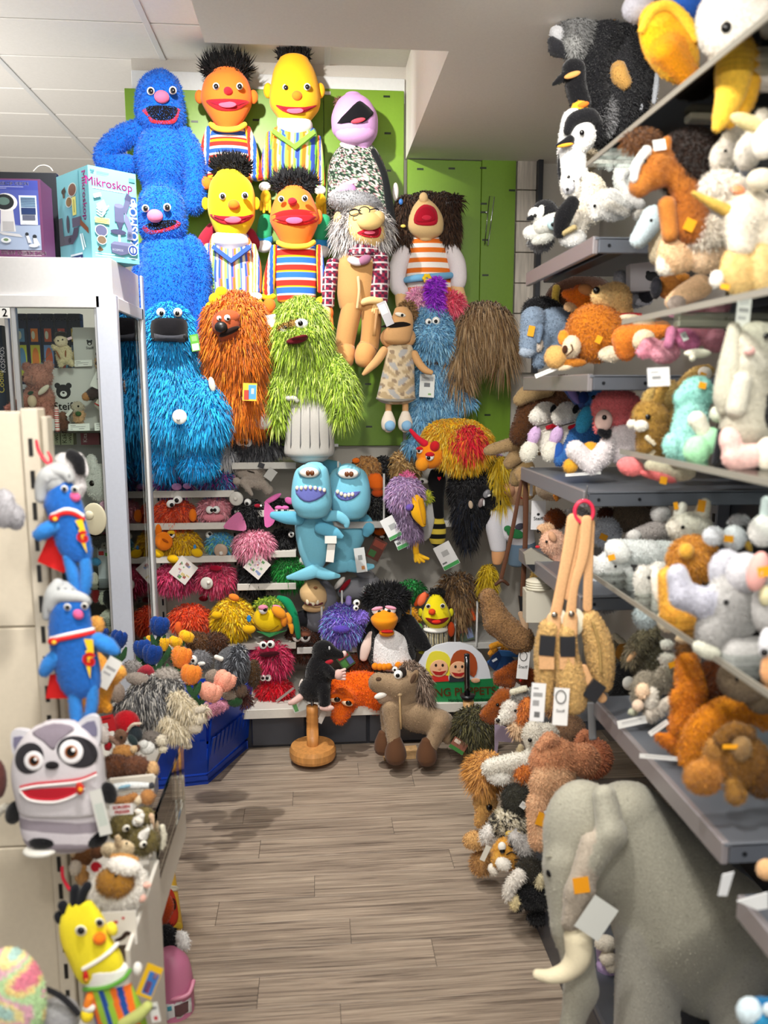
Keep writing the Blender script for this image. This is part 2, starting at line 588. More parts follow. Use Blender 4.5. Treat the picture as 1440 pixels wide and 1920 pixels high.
 def patch(s,name,c,pts,off=1.2,rings=4,m='felt',parent=None,smooth_n=3,label=None,lift=0.0):
  Pn=np.array([list(p)for p in pts],float)
  if smooth_n:
   Q_=np.vstack([Pn[-2:],Pn,Pn[:2]])
   R=catmull(Q_,(len(Q_)-1)*smooth_n+1)
   Pn=R[2*smooth_n:(len(Pn)+2)*smooth_n]
  ctr=Pn.mean(0)
  n=len(Pn)
  of=off/s.k
  V=[s.L(ctr[0],ctr[1],s.fd(*ctr)-of-lift)]
  for i in range(1,rings+2):
   f=min(1.0,i/rings)
   o_=of if i<=rings else-of*0.5
   for p in Pn:
    q=ctr+(p-ctr)*f
    V.append(s.L(q[0],q[1],s.fd(*q)-o_-lift*(1-f*f)))
  j=np.arange(n)
  T=np.stack([0*j,1+j,1+(j+1)%n],-1)
  Q=[np.stack([1+i*n+j,1+(i+1)*n+j,1+(i+1)*n+(j+1)%n,1+i*n+(j+1)%n],-1)for i in range(rings)]
  return s.done(name,np.array(V),[np.vstack(Q),T],col_of(c),m,parent,label,None)
 def eye(s,x,y,r,white='f4f4f0',pup='0a0a0c',look=(0,0),d=None,pr=0.45,name='eye',ry=None,roll=0.0,lid=None):
  d=s.fd(x,y)if d is None else d
  o=s.e(name,white,x,y,r,ry or r,d=d,rd=r*0.6,m='plastic',res=(10,7),roll=roll)
  s.e('pupil',pup,x+look[0]*r,y+look[1]*r,r*pr,d=d-r*0.5,rd=r*0.25,m='gloss',res=(10,7),parent=o)
  if lid:
   s.e('eyelid',lid,x,y-(ry or r)*0.45,r*1.08,(ry or r)*0.62,d=d-r*0.12,rd=r*0.62,m='felt',res=(10,7),parent=o)
  return o
 def bead(s,x,y,r,d=None,c='0c0a0a',name='eye'):
  d=s.fd(x,y)if d is None else d
  return s.e(name,c,x,y,r,r,d=d,rd=r*0.7,m='gloss',res=(10,7))
 def tube(s,name,c,pts,r,m='plastic',parent=None,n=None,label=None):
  P=np.array([list(p)+[0.0]*(3-len(p))for p in pts],float)
  R=catmull(P,n or(4*len(P)if len(P)>2 else 2))
  V,Q,T=sweep(np.array([s.L(*p)for p in R]),s.u(r),8)
  return s.done(name,V,[Q,T],col_of(c),m,parent,label)
 def text(s,word,c,x,y,size,rot=0.0,d=-1.0,name='lettering',parent=None,bold=0.0,wx=1.0):
  P=text_verts(word,bold)
  if P is None:
   return None
  V,T=P
  a=math.radians(rot)
  V2=[]
  for q in V:
   u,v=q[0]*size*wx,-q[1]*size
   V2.append(s.L(x+u*math.cos(a)-v*math.sin(a),y+u*math.sin(a)+v*math.cos(a),d))
  return s.done(name,np.array(V2),T,col_of(c),'paper',parent,None,smooth=False)
TXT={}
def text_verts(word,bold=0.0):
 k=(word,bold)
 if k not in TXT:
  cu=bpy.data.curves.new('word','FONT')
  cu.body=word
  cu.align_x='CENTER'
  cu.align_y='CENTER'
  cu.size=1.0
  cu.resolution_u=3
  o=bpy.data.objects.new('word',cu)
  me=bpy.data.meshes.new_from_object(o)
  V=np.array([v.co[:]for v in me.vertices])
  me.calc_loop_triangles()
  T=[np.array([t.vertices[:]for t in me.loop_triangles])]
  bpy.data.objects.remove(o)
  bpy.data.curves.remove(cu)
  bpy.data.meshes.remove(me)
  if bold:
   n,b=len(V),bold*1.3
   V=np.vstack([V+[dx,dy,0]for dx,dy in((-b,0),(b,0),(0,-b),(0,b))])
   T=[np.vstack([T[0]+n*i for i in range(4)])]
  TXT[k]=(V,T)
 return TXT[k]
def flat_text(word,c,org,ux,uy,size,parent=None,bold=0.0,name='lettering',wx=1.0):
 """lettering on any plane: org centre, ux reading direction, uy up direction (metres)"""
 V,T=text_verts(word,bold)
 W_=np.array(org)+np.outer(V[:,0]*size*wx,ux)+np.outer(V[:,1]*size,uy)
 me=make_mesh(name,W_,T,np.broadcast_to(col_of(c),(len(W_),3)),False)
 return link(name,me,mat('paper'),parent)
def surface_net(fn,lo,hi,N):
 lo,hi=np.array(lo,float),np.array(hi,float)
 h=(hi-lo).max()/N
 dims=np.maximum(np.ceil((hi-lo)/h).astype(int)+1,4)
 ax=[lo[i]+h*np.arange(dims[i])for i in range(3)]
 G=np.stack(np.meshgrid(*ax,indexing='ij'),-1)
 D,I=fn(G.reshape(-1,3))
 D=D.reshape(dims)
 I=I.reshape(dims)
 ins=D<0
 cells=dims-1
 cnt=np.zeros(cells)
 pos=np.zeros(tuple(cells)+(3,))
 for a in range(3):
  b,c=(a+1)%3,(a+2)%3
  for ob in(0,1):
   for oc in(0,1):
    sl0,sl1=[None]*3,[None]*3
    sl0[a],sl1[a]=slice(0,cells[a]),slice(1,cells[a]+1)
    for(x,o_)in((b,ob),(c,oc)):
     sl0[x]=sl1[x]=slice(o_,cells[x]+o_)
    d0,d1=D[tuple(sl0)],D[tuple(sl1)]
    cr=(d0<0)!=(d1<0)
    t=np.where(cr,d0/np.where(cr,d0-d1,1),0)
    cnt+=cr
    off=np.zeros(tuple(cells)+(3,))
    off[...,a]=t
    off[...,b]=ob
    off[...,c]=oc
    pos+=off*cr[...,None]
 act=cnt>0
 vid=-np.ones(cells,int)
 vid[act]=np.arange(act.sum())
 ijk=np.argwhere(act)
 V=lo+h*(ijk+pos[act]/cnt[act][:,None])
 cid=I[:-1,:-1,:-1][act]
 Q=[]
 for a in range(3):
  b,c=(a+1)%3,(a+2)%3
  s0,s1=[slice(1,-1)]*3,[slice(1,-1)]*3
  s0[a],s1[a]=slice(0,-1),slice(1,None)
  cr=ins[tuple(s0)]!=ins[tuple(s1)]
  e=np.argwhere(cr)
  e[:,b]+=1
  e[:,c]+=1
  sg=ins[tuple(e.T)]
  q=[]
  for(db,dc)in((0,0),(1,0),(1,1),(0,1)):
   g=e.copy()
   g[:,b]-=db
   g[:,c]-=dc
   q.append(vid[tuple(g.T)])
  q=np.stack(q,-1)
  q[sg]=q[sg][:,::-1]
  Q.append(q)
 return V,np.vstack(Q),cid
def blob(s,name,prims,k=4.0,N=40,m='plush',fur=None,parent=None,label=None,pat=None):
 """prims in sketch units: ('e', col, x, y, d, rx, ry, rd[, roll]) or ('c', col, x0, y0, d0, r0, x1, y1, d1, r1)"""
 lo,hi=np.full(3,1e9),np.full(3,-1e9)
 for p in prims:
  if p[0]=='e':
   r=max(p[5:8])
   c=np.array([p[2],p[4],-p[3]])
   lo,hi=np.minimum(lo,c-r),np.maximum(hi,c+r)
  else:
   for i in(2,6):
    c=np.array([p[i],p[i+2],-p[i+1]])
    lo,hi=np.minimum(lo,c-p[i+3]),np.maximum(hi,c+p[i+3])
 lo,hi=lo-k,hi+k
 def fn(G):
  D,I,best=None,None,None
  for n_,p in enumerate(prims):
   if p[0]=='e':
    q=G-np.array([p[2],p[4],-p[3]])
    if len(p)>8 and p[8]:
     a=math.radians(p[8])
     q=np.stack([q[:,0]*math.cos(a)-q[:,2]*math.sin(a),q[:,1],q[:,0]*math.sin(a)+q[:,2]*math.cos(a)],-1)
    R=np.array([p[5],p[7],p[6]])
    k0=np.linalg.norm(q/R,axis=1)
    k1=np.linalg.norm(q/(R*R),axis=1)+1e-9
    f=k0*(k0-1)/k1
   else:
    a=np.array([p[2],p[4],-p[3]])
    b=np.array([p[6],p[8],-p[7]])
    ab=b-a
    t=np.clip(((G-a)@ab)/(ab@ab+1e-9),0,1)
    f=np.linalg.norm(G-a-t[:,None]*ab,axis=1)-(p[5]+t*(p[9]-p[5]))
   if D is None:
    D,I,best=f,np.zeros(len(f),int),f.copy()
   else:
    nb=f<best
    I[nb]=n_
    best=np.minimum(best,f)
    h=np.clip(0.5+0.5*(D-f)/k,0,1)
    D=D*(1-h)+f*h-k*h*(1-h)
  return D,I
 V,Q,cid=surface_net(fn,lo,hi,N)
 pal=np.array([col_of(p[1])for p in prims])
 C=pal[cid]
 if pat is not None:
  C=pat(V[:,0],-V[:,2],V[:,1],C)
 W_=np.array([s.L(v[0],-v[2],v[1])for v in V])
 return s.done(name,W_,[Q],C,m,parent,label,fur)
Toy.blob=blob
SHAG=dict(len=24,w=3.2,dens=0.22,down=0.55,jit=0.35)
def shag(len=24,w=3.0,dens=0.22,down=0.55,jit=0.35,**kw):
 r=dict(len=len,w=w,dens=dens,down=down,jit=jit)
 r.update(kw)
 return r
# ---------------------------------------------------------------- setting
WALL_Y=3.64
fl=MB().box((-3.2,-1.5,-0.05),(2.2,6.2,-0.004),'6f6660').build('floor','wall',kind='structure')
def plank_mat():
 m,nt,b=new_mat('grey_oak_laminate')
 N,L=nt.nodes,nt.links
 tc=N.new('ShaderNodeTexCoord')
 ob=N.new('ShaderNodeObjectInfo')
 add=N.new('ShaderNodeVectorMath')
 add.operation='MULTIPLY_ADD'
 add.inputs[1].default_value=(7,3,0)
 L.new(ob.outputs['Random'],add.inputs[0])
 L.new(tc.outputs['Object'],add.inputs[2])
 def noise(sx,sy,sc,det,dist):
  mp=N.new('ShaderNodeMapping')
  mp.inputs['Scale'].default_value=(sx,sy,1)
  L.new(add.outputs[0],mp.inputs[0])
  n=N.new('ShaderNodeTexNoise')
  n.inputs['Scale'].default_value=sc
  n.inputs['Detail'].default_value=det
  n.inputs['Distortion'].default_value=dist
  n.inputs['Roughness'].default_value=0.65
  L.new(mp.outputs[0],n.inputs['Vector'])
  return n
 n1=noise(0.9,34,3.0,9,0.8)
 n2=noise(2.5,120,3.0,4,0.2)
 n3=noise(0.8,5,2.0,2,0)
 r=N.new('ShaderNodeValToRGB')
 r.color_ramp.elements[0].position=0.3
 r.color_ramp.elements[0].color=(*hexc('544840'),1)
 r.color_ramp.elements[1].position=0.68
 r.color_ramp.elements[1].color=(*hexc('b5a592'),1)
 e=r.color_ramp.elements.new(0.48)
 e.color=(*hexc('978777'),1)
 L.new(n1.outputs[0],r.inputs[0])
 mr=N.new('ShaderNodeMapRange')
 mr.inputs[1].default_value=0.3
 mr.inputs[2].default_value=0.7
 mr.inputs[3].default_value=0.72
 mr.inputs[4].default_value=1.15
 L.new(n2.outputs[0],mr.inputs[0])
 mr3=N.new('ShaderNodeMapRange')
 mr3.inputs[1].default_value=0.3
 mr3.inputs[2].default_value=0.7
 mr3.inputs[3].default_value=0.8
 mr3.inputs[4].default_value=1.18
 L.new(n3.outputs[0],mr3.inputs[0])
 mu=N.new('ShaderNodeMath')
 mu.operation='MULTIPLY'
 L.new(mr.outputs[0],mu.inputs[0])
 L.new(mr3.outputs[0],mu.inputs[1])
 sc=N.new('ShaderNodeVectorMath')
 sc.operation='SCALE'
 L.new(r.outputs[0],sc.inputs[0])
 L.new(mu.outputs[0],sc.inputs['Scale'])
 L.new(sc.outputs[0],b.inputs['Base Color'])
 b.inputs['Roughness'].default_value=0.5
 bp=N.new('ShaderNodeBump')
 bp.inputs['Strength'].default_value=0.15
 bp.inputs['Distance'].default_value=0.002
 L.new(n2.outputs[0],bp.inputs['Height'])
 L.new(bp.outputs[0],b.inputs['Normal'])
 return m
PM=plank_mat()
rows=[at(760,y,Z=0)[1]for y in(1450,1477,1527,1565,1603,1650,1700,1750,1803,1873)]
pw=(rows[0]-rows[-1])/11.0
joint={1:0.36,3:-0.27,5:-0.2,9:0.08,10:0.30,7:-0.02,2:-0.1,4:0.25,6:0.42,8:-0.3}
ylo=rows[-1]-5*pw
pme={}
for r in range(19):
 y0=ylo+r*pw
 k=16-r
 jx=joint.get(k+0,random.uniform(-0.5,0.5))if k in joint else random.uniform(-0.6,0.6)
 xs=[-1.6]+sorted([jx-1.15,jx,jx+1.15])+[1.7]
 xs=sorted(set([max(-1.6,min(1.7,x))for x in xs]))
 for a,b_ in zip(xs[:-1],xs[1:]):
  if b_-a<0.02 or b_<-0.75 or a>0.95:
   continue
  cx,cy=(a+b_)/2,y0+pw/2
  o=MB().box((a-cx+.0006,-pw/2+.0005,-.004),(b_-cx-.0006,pw/2-.0005,0.0),'998877',0.0008).build('plank',PM,fl)
  o.location=(cx,cy,0)
TZ=2.85
tile_top=MB().box((-3.2,-1.5,TZ+.012),(0.6,6.2,TZ+.06),'b9b6b0').build('ceiling','wall',kind='structure')
ty=[3.31-.365*3,3.31-.365*2,3.31-.365,3.31,3.655,4.03,4.38,4.755,5.18,5.6,6.0]
tx=[-0.61-.68*i for i in range(4)][::-1]+[0.07,0.5]
for i in range(len(tx)-1):
 for j in range(len(ty)-1):
  MB().box((tx[i]+.004,ty[j]+.005,TZ),(tx[i+1]-.004,ty[j+1]-.005,TZ+.011),'dedad3',.003).build('ceiling_tile','lacquer',tile_top)
 MB().box((tx[i]-.012,ty[0],TZ-.004),(tx[i]+.012,ty[-1],TZ+.004),'d2d2d0',.001).build('ceiling_rail','lacquer',tile_top)
SZ=2.475
pl=[(-0.30,2.50),(-0.30,-1.5),(2.2,-1.5),(2.2,3.9),(0.405,3.9),(0.405,2.50)]
MB().poly([(x,y,SZ)for x,y in pl],(0,0,TZ+.05-SZ),'efeae2').build('trim_1','wall',kind='structure')
wb=MB().box((-0.74,WALL_Y,0),(2.2,WALL_Y+.08,TZ),'c9c4bb').build('wall_back','wall',kind='structure')
MB().box((-3.2,6.1,0),(-0.66,6.2,TZ),'d9d6cf').build('wall_far','wall',kind='structure')
MB().box((1.28,-1.5,0),(1.36,3.9,TZ),'b5b2ad').build('wall_right','wall',kind='structure')
MB().box((-3.2,-1.5,0),(-3.1,6.2,TZ),'cfcbc3').build('wall_left','wall',kind='structure')
MB().box((-0.74,WALL_Y-.012,2.70),(0.40,WALL_Y,2.80),'d8dada',.002).build('trim_2','lacquer',kind='structure')
BY=WALL_Y-.03
cb=at(600,600,Y=BY)
board=empty('display_board',(cb[0],BY,1.2),'lime green perforated display board on the back wall','display board')
zb=at(640,836,Y=BY)[2]
for(p0,p1,yt)in((248,418,168),(418,610,168),(610,757,168),(763,900,300),(900,964,300)):
 a,b_=at(p0,500,Y=BY)[0],at(p1,500,Y=BY)[0]
 zt=at((p0+p1)/2,yt,Y=BY)[2]
 MB().box((a+.001,BY,zb),(b_-.001,BY+.02,zt),'6d9224',.002).build('board_sheet','lacquer',board,local=board.location)
slots=[(365,228),(727,250),(788,317),(847,316),(906,315),(907,382),(907,398),(727,320),(910,450),(692,800),(480,225),(910,516),(860,450),(914,778),(690,720),(850,660),(936,660),(850,780),(725,181),(960,357)]
for(x,y)in slots:
 p=at(x,y,Y=BY)
 MB().box((p[0]-.014,BY-.0012,p[2]-.004),(p[0]+.014,BY+.004,p[2]+.004),'1c2a12').build('slot','plastic',board,local=board.location)
for(x,y)in((612,175),(470+480/3.0-3,835)):
 p=at(x,y,Y=BY)
 MB().box((p[0]-.018,BY-.004,p[2]-.007),(p[0]+.018,BY,p[2]+.007),'d8d8d8',.001).build('bracket','metal',board,local=board.location)
p=[at(x,y,Y=BY-.02)for x,y in((909,458),(918,368),(927,369),(915,460),(909,452))]
hk=empty('wire_hook',(p[0][0],BY,p[0][2]),'empty bent wire hook on the bare part of the green board','hook')
MB().tube(np.array(p),.0022,'9a9d9a').build('wire','chrome',hk,local=hk.location,smooth=True)
MB().tube(np.array([at(912,398,Y=BY),at(912,398,Y=BY-.022)]),.003,'9a9d9a').build('pin','chrome',hk,local=hk.location)
a,b_=at(966,400,Y=WALL_Y-.02),at(1003,400,Y=WALL_Y-.02)
wp=empty('slat_panel',(a[0],WALL_Y-.02,1.3),'pale wood slat panel in a dark frame right of the green board','panel')
zt,z0=at(985,300,Y=WALL_Y)[2],at(985,700,Y=WALL_Y)[2]
n=7
for i in range(n):
 MB().box((a[0]+.004,WALL_Y-.03,z0+(zt-z0)*i/n+.002),(b_[0],WALL_Y-.005,z0+(zt-z0)*(i+1)/n-.002),'c9c1b6',.002).build('slat','wood',wp,local=wp.location)
MB().box((b_[0],WALL_Y-.06,z0),(b_[0]+.022,WALL_Y-.005,zt+.02),'3f4147',.002).build('frame_post','metal',wp,local=wp.location)
MB().box((a[0],WALL_Y-.06,zt),(b_[0]+.02,WALL_Y-.005,zt+.012),'3f4147',.001).build('frame_rail','metal',wp,local=wp.location)
WHT,GRY,DRK='d6d2c9','74777f','3b3e47'
def shelf_part(root,x0,x1,y0,y1,z,col=WHT,lip=.022,th=.012,name='shelf'):
 s_=MB().box((x0,y0,z-th),(x1,y1,z),col,.001)
 o=s_.build(name,'lacquer',root,local=root.location)
 MB().box((x0,y0-.008,z-lip),(x1,y0,z+.006),col,.0015).build('price_rail','lacquer',o,local=root.location)
 return o
FY=3.30
xl,xm,xr=at(284,1000,Y=FY)[0],at(556,1000,Y=FY)[0],at(985,1000,Y=FY)[0]
ls=empty('wall_shelving',(xl,FY,0),'white wall shelving full of furry puppets left of the dolphins','shelf unit')
for(y,p0,p1)in((922,288,440),(870,435,556),(982,288,440),(960,440,556),(1044,288,445),(1037,445,556),(1098,445,556),(1210,288,556)):
 z=at(400,y,Y=FY)[2]
 shelf_part(ls,at(p0,y,Y=FY)[0],at(p1,y,Y=FY)[0]-.002,FY,WALL_Y-.02,z)
for x in(300,440):
 q=at(x,1000,Y=WALL_Y-.03)[0]
 MB().box((q-.014,WALL_Y-.03,.25),(q+.014,WALL_Y,1.33),'cfccc6',.002).build('upright','metal',ls,local=ls.location)
 for i in range(14):
  MB().box((q-.004,WALL_Y-.0315,.4+i*.06),(q+.004,WALL_Y-.029,.43+i*.06),'20242c').build('slot','metal',ls,local=ls.location)
rs=empty('wall_shelving',(xm,FY,0),'grey wall shelving with wire dividers right of the dolphins','shelf unit')
for(y,p0,p1)in((980,556,985),(1212,556,985)):
 z=at(700,y,Y=FY)[2]
 shelf_part(rs,at(p0,y,Y=FY)[0]+.002,at(p1,y,Y=FY)[0],FY,WALL_Y-.02,z,'c3c2be')
for(x,ya,yb)in((603,1137,1212),(641,1107,1212),(770,1132,1212),(854,1128,1212),(895,1127,1212),(593,867,980),(634,865,980),(720,888,980),(848,885,980)):
 p0,p1=at(x,ya,Y=FY-.01),at(x,yb,Y=FY-.01)
 p1[0]=p0[0]
 MB().tube(np.array([p0,p1,p1+[0,.03,0]]),.0045,'d2d2d0').build('divider_rod','lacquer',rs,local=rs.location,smooth=True)
zb2=at(600,1328,Y=3.16)[2]
bb=empty('base_shelf',(xl,3.16,0),'white bottom shelf with dark kick board along the back wall','shelf unit')
shelf_part(bb,xl,xr+.1,3.16,WALL_Y-.02,zb2,WHT,.034)
zk=zb2-.045
for(p0,p1)in((470,574),(574,690),(690,830),(830,985)):
 MB().box((at(p0,1380,Y=3.2)[0]+.003,3.2,.012),(at(p1,1380,Y=3.2)[0]-.003,3.23,zk+.01),'50535b',.006).build('kick_board','metal',bb,local=bb.location)
MB().box((xl,3.22,0),(xr+.1,WALL_Y-.02,zk+.012),'3c3f47').build('plinth','metal',bb,local=bb.location)
GX=0.6
def grey_shelf(root,y0,y1,z,x0=GX,x1=1.2,col='6b7079'):
 o=MB().box((x0+.004,y0,z-.006),(x1,y1,z),'7d828b',.001).build('shelf_top','metal',root,local=root.location)
 MB().box((x0,y0+.002,z-.036),(x0+.012,y1-.002,z+.002),'a09a9c',.002).build('front_lip','metal',root,local=root.location)  # same grey metal, with the light on the front put into its colour
 MB().box((x0+.012,y0,z-.034),(x1,y0+.006,z-.001),col,.002).build('end_plate','metal',root,local=root.location)
 MB().box((x0+.05,y0+.004,z-.026),(x0+.09,y1-.004,z-.006),'2c2f36',.002).build('stiffener','metal',root,local=root.location)
 for x in(x0+.035,x0+.13):
  MB().lathe([(0,0),(.004,0),(.004,.001)],'24272c',8).build('screw','metal',root,local=(0,0,0)).location=(0,0,0)
  s_=COL.objects[-1]
  s_.matrix_local=Matrix.Translation(Vector((x,y0-.0004,z-.018))-root.location)@Matrix.Rotation(math.radians(90),4,'X')
 return o
g1=empty('shelf_gondola',(GX,1.78,0),'grey metal shelf bay at the far end of the right hand plush shelves','shelf unit')
for z in(1.82,1.528,1.268,1.025):
 grey_shelf(g1,1.74,2.30,z)
grey_shelf(g1,2.40,2.54,.43,.66)
for y in(2.29,1.745):
 MB().box((1.195,y-.02,0.1),(1.235,y+.02,2.2),'8d9098',.002).build('upright','metal',g1,local=g1.location)
 for i in range(22):
  MB().box((1.193,y-.006,.9+i*.05),(1.196,y+.006,.925+i*.05),'15171b').build('slot','metal',g1,local=g1.location)
MB().box((1.235,1.7,.1),(1.25,2.3,2.3),'45484f').build('back_panel','metal',g1,local=g1.location)
MB().box((.6,1.64,.0),(.615,2.16,.13),'4f525a',.004).build('kick_board','metal',g1,local=g1.location)
MB().box((.6,1.64,.13),(1.2,2.16,.15),'6b7079',.004).build('base_deck','metal',g1,local=g1.location)
g2=empty('shelf_gondola',(GX,1.06,0),'near grey shelf bay with glass shelves above on the right','shelf unit')
grey_shelf(g2,1.06,1.64,.825)
MB().box((1.2,0.5,.1),(1.24,1.63,2.3),'45484f').build('back_panel','metal',g2,local=g2.location)
for(z,y1,x0)in((1.985,1.80,.6),(1.63,1.55,.6),(1.38,1.53,.6),(1.10,1.68,.6)):
 o=MB().box((x0,.8,z-.008),(1.15,y1,z),'dfe8e4',.001).build('glass_shelf',glass_mat(),g2,local=g2.location)
 MB().box((x0-.003,.8,z-.009),(x0,y1,z+.001),'8f8b80').build('edge_strip','plastic',o,local=g2.location)
 for y in(1.45,1.0):
  MB().box((x0+.06,y-.012,z-.022),(1.2,y+.012,z-.0085),'a8a595',.003).build('bracket','metal',o,local=g2.location)
MB().box((.6,0.6,.0),(.615,1.64,.13),'4f525a',.004).build('kick_board','metal',g2,local=g2.location)
MB().box((.6,0.6,.13),(1.2,1.64,.15),'6b7079',.004).build('base_deck','metal',g2,local=g2.location)
g3=empty('shelf_gondola',(GX,0.55,0),'nearest grey shelf at the bottom right edge of the view','shelf unit')
grey_shelf(g3,.55,1.04,.755,.615)
MB().box((1.2,.5,.5),(1.24,.56,.9),'45484f').build('upright','metal',g3,local=g3.location)
PY=1.42
lx=at(82,1200,Y=PY)[0]
ge=empty('gondola_end',(lx,PY,0),'cream metal gondola end panels at the left with slotted upright','shelf unit')
zs=[at(30,770,Y=PY)[2],at(40,1176,Y=PY)[2],at(40,1588,Y=PY)[2],0.02]
for i in range(3):
 MB().box((-1.6,PY,zs[i+1]+.0015),(lx-.012,PY+.03,zs[i]-.0015),'d8cdb8',.002).build('panel','lacquer',ge,local=ge.location)
MB().box((lx-.01,PY-.012,.02),(lx+.018,PY+.03,zs[0]+.004),'d2c8b5',.002).build('upright','lacquer',ge,local=ge.location)
MB().box((lx+.02,PY-.002,.02),(lx+.03,PY+.03,zs[0]-.01),'bfb7a6',.002).build('upright_edge','lacquer',ge,local=ge.location)
for i in range(24):
 MB().box((lx+.001,PY-.0135,.12+i*.055),(lx+.008,PY-.011,.15+i*.055),'23211f').build('slot','plastic',ge,local=ge.location)
BX=-0.31
bn=empty('counter_bin',(BX,1.62,0),'white plush bin with clear front edge beside the left gondola end','bin')
MB().box((BX-.008,1.20,.02),(BX,1.452,.603),'e0dcd2',.002).build('side_board','lacquer',bn,local=bn.location)
MB().box((BX-.02,1.452,.45),(BX-.008,1.80,.60),'e0dcd2',.002).build('front_board','lacquer',bn,local=bn.location)
MB().box((BX-.006,1.452,.56),(BX,1.76,.697),'e0e8e4',.001).build('clear_front',glass_mat(),bn,local=bn.location)
MB().box((lx-.3,1.46,.48),(BX-.02,1.80,.50),'d6d2c9',.002).build('tray','lacquer',bn,local=bn.location)
MB().box((lx-.01,1.2,.30),(BX-.01,1.46,.32),'d6d2c9',.002).build('tray','lacquer',bn,local=bn.location)
MB().box((lx-.3,1.80,.30),(lx-.28,2.45,.46),'d6d2c9',.002).build('back_board','lacquer',bn,local=bn.location)
MB().box((-.80,1.80,.42),(-.47,2.50,.44),'d6d2c9',.002).build('tray','lacquer',bn,local=bn.location)

# ---------------------------------------------------------------- printed faces
class Print:
 """flat print on a face: u,v in 0..1 from the lower left corner"""
 def __init__(s,parent,org,ux,uy,out,name='print'):
  s.p,s.o,s.ux,s.uy=parent,np.array(org),np.array(ux),np.array(uy)
  n=np.array(out,float)
  s.n=n/np.linalg.norm(n)
  s.b,s.k,s.name=MB(),0,name
  s.w,s.h=np.linalg.norm(s.ux),np.linalg.norm(s.uy)
 def P(s,u,v):
  return s.o+s.ux*u+s.uy*v+s.n*(.0006+.00012*s.k)
 def poly(s,pts,c):
  s.k+=1
  A=np.array([s.P(*p)for p in pts])
  t=np.array(tessellate_polygon([[Vector(p)for p in A]]))
  s.b.add(A,[t],col_of(c))
  return s
 def rect(s,u0,v0,u1,v1,c):
  return s.poly([(u0,v0),(u1,v0),(u1,v1),(u0,v1)],c)
 def ell(s,u,v,ru,rv,c,n=20,rot=0.0):
  ca,sa=math.cos(rot),math.sin(rot)
  pts=[]
  for i in range(n):
   a=2*math.pi*i/n
   x,y=ru*math.cos(a),rv*math.sin(a)
   pts.append((u+x*ca-y*sa,v+x*sa+y*ca))
  return s.poly(pts,c)
 def line(s,pts,w,c):
  for(a,b)in zip(pts[:-1],pts[1:]):
   dx,dy=(b[0]-a[0])*s.w,(b[1]-a[1])*s.h
   l=math.hypot(dx,dy)+1e-9
   nx,ny=-dy/l*w/2/s.w,dx/l*w/2/s.h
   s.poly([(a[0]-nx,a[1]-ny),(b[0]-nx,b[1]-ny),(b[0]+nx,b[1]+ny),(a[0]+nx,a[1]+ny)],c)
  return s
 def text(s,word,u,v,size,c,rot=0.0,bold=0.0,wx=1.0):
  s.k+=1
  V,T=text_verts(word,bold)
  a=math.radians(rot)
  ex,ey=s.ux/s.w,s.uy/s.h
  X,Y=V[:,0]*size*wx,V[:,1]*size
  x2,y2=X*math.cos(a)-Y*math.sin(a),X*math.sin(a)+Y*math.cos(a)
  s.b.add(s.P(u,v)+np.outer(x2,ex)+np.outer(y2,ey),T,col_of(c))
  return s
 def end(s,local=(0,0,0)):
  return s.b.build(s.name,'paper',s.p,local=local)
def quad_box(name,label,cat,A,B,D,h,cols,group=None,part='box_body'):
 """upright box: A near corner, B and D the neighbouring base corners, h height; cols for faces AB, AD, rest"""
 A,B,D=(np.array(x,float)for x in(A,B,D))
 Cn=B+D-A
 r=empty(name,A,label,cat,group)
 up=np.array([0,0,h])
 m=MB()
 P=[A,B,Cn,D]
 for i,c in enumerate((cols[0],cols[2],cols[2],cols[1])):
  a,b=P[i],P[(i+1)%4]
  m.add(np.array([a,b,b+up,a+up]),[np.array([[0,1,2,3]])],col_of(c))
 m.add(np.array([p+up for p in P]),[np.array([[0,1,2,3]])],col_of(cols[2]))
 m.add(np.array(P),[np.array([[0,3,2,1]])],col_of(cols[2]))
 m.build(part,'paper',r,local=A)
 return r,A,B,D,up
def bear_logo(p,u,v,s,c='1a1a1a',word=True):
 k=p.h/p.w
 for dx in(-.32,.32):
  p.ell(u+dx*s*k,v+.35*s,.17*s*k,.17*s,c,10)
 p.ell(u,v,.42*s*k,.42*s,c,14)
 p.ell(u,v-.12*s,.2*s*k,.17*s,'e8e8e4',10)
 p.ell(u,v-.06*s,.08*s*k,.06*s,c,8)
 if word:
  p.text('Steiff',u,v-.85*s,s*p.h*.62,c,bold=.01)
CY,CX,CD=2.6,-0.607,0.40
zt,zh,zr,zg=1.894,at(150,555,Y=CY)[2],at(150,577,Y=CY)[2],None
cab=empty('display_cabinet',(CX,CY,0),'white glazed display cabinet at the left with plush inside','cabinet')
CW,CG='d3d3d4','b4bcca'
LX=at(-160,700,Y=CY)[0]
cbx=lambda lo,hi,n,c=CW,m='lacquer',b=.002:MB().box(lo,hi,c,b).build(n,m,cab,local=cab.location)
cbx((LX,CY+.012,zh),(CX-.012,CY+CD,zt),'header')
cbx((LX,CY,zr),(CX-.05,CY+.03,zh+.002),'top_rail')
cbx((CX-.062,CY,.1),(CX,CY+.03,zh+.004),'corner_post','c2c8d6')
cbx((CX-.02,CY+.03,zr-.005),(CX,CY+CD,zh),'side_rail')
cbx((CX-.02,CY+CD-.022,.1),(CX,CY+CD,zh),'side_post')
cbx((CX-.008,CY+CD,.1),(CX,CY+CD+.03,zt),'side_post','aab0bd')
for(p0,p1)in((14,20),(26,35)):
 cbx((at(p0,700,Y=CY)[0],CY+.004,.1),(at(p1,700,Y=CY)[0],CY+.028,zr),'door_stile','b9bcbf','metal')
cbx((CX-.07,CY+.006,.1),(CX-.06,CY+.026,zr),'door_stile','b9bcbf','metal',.001)
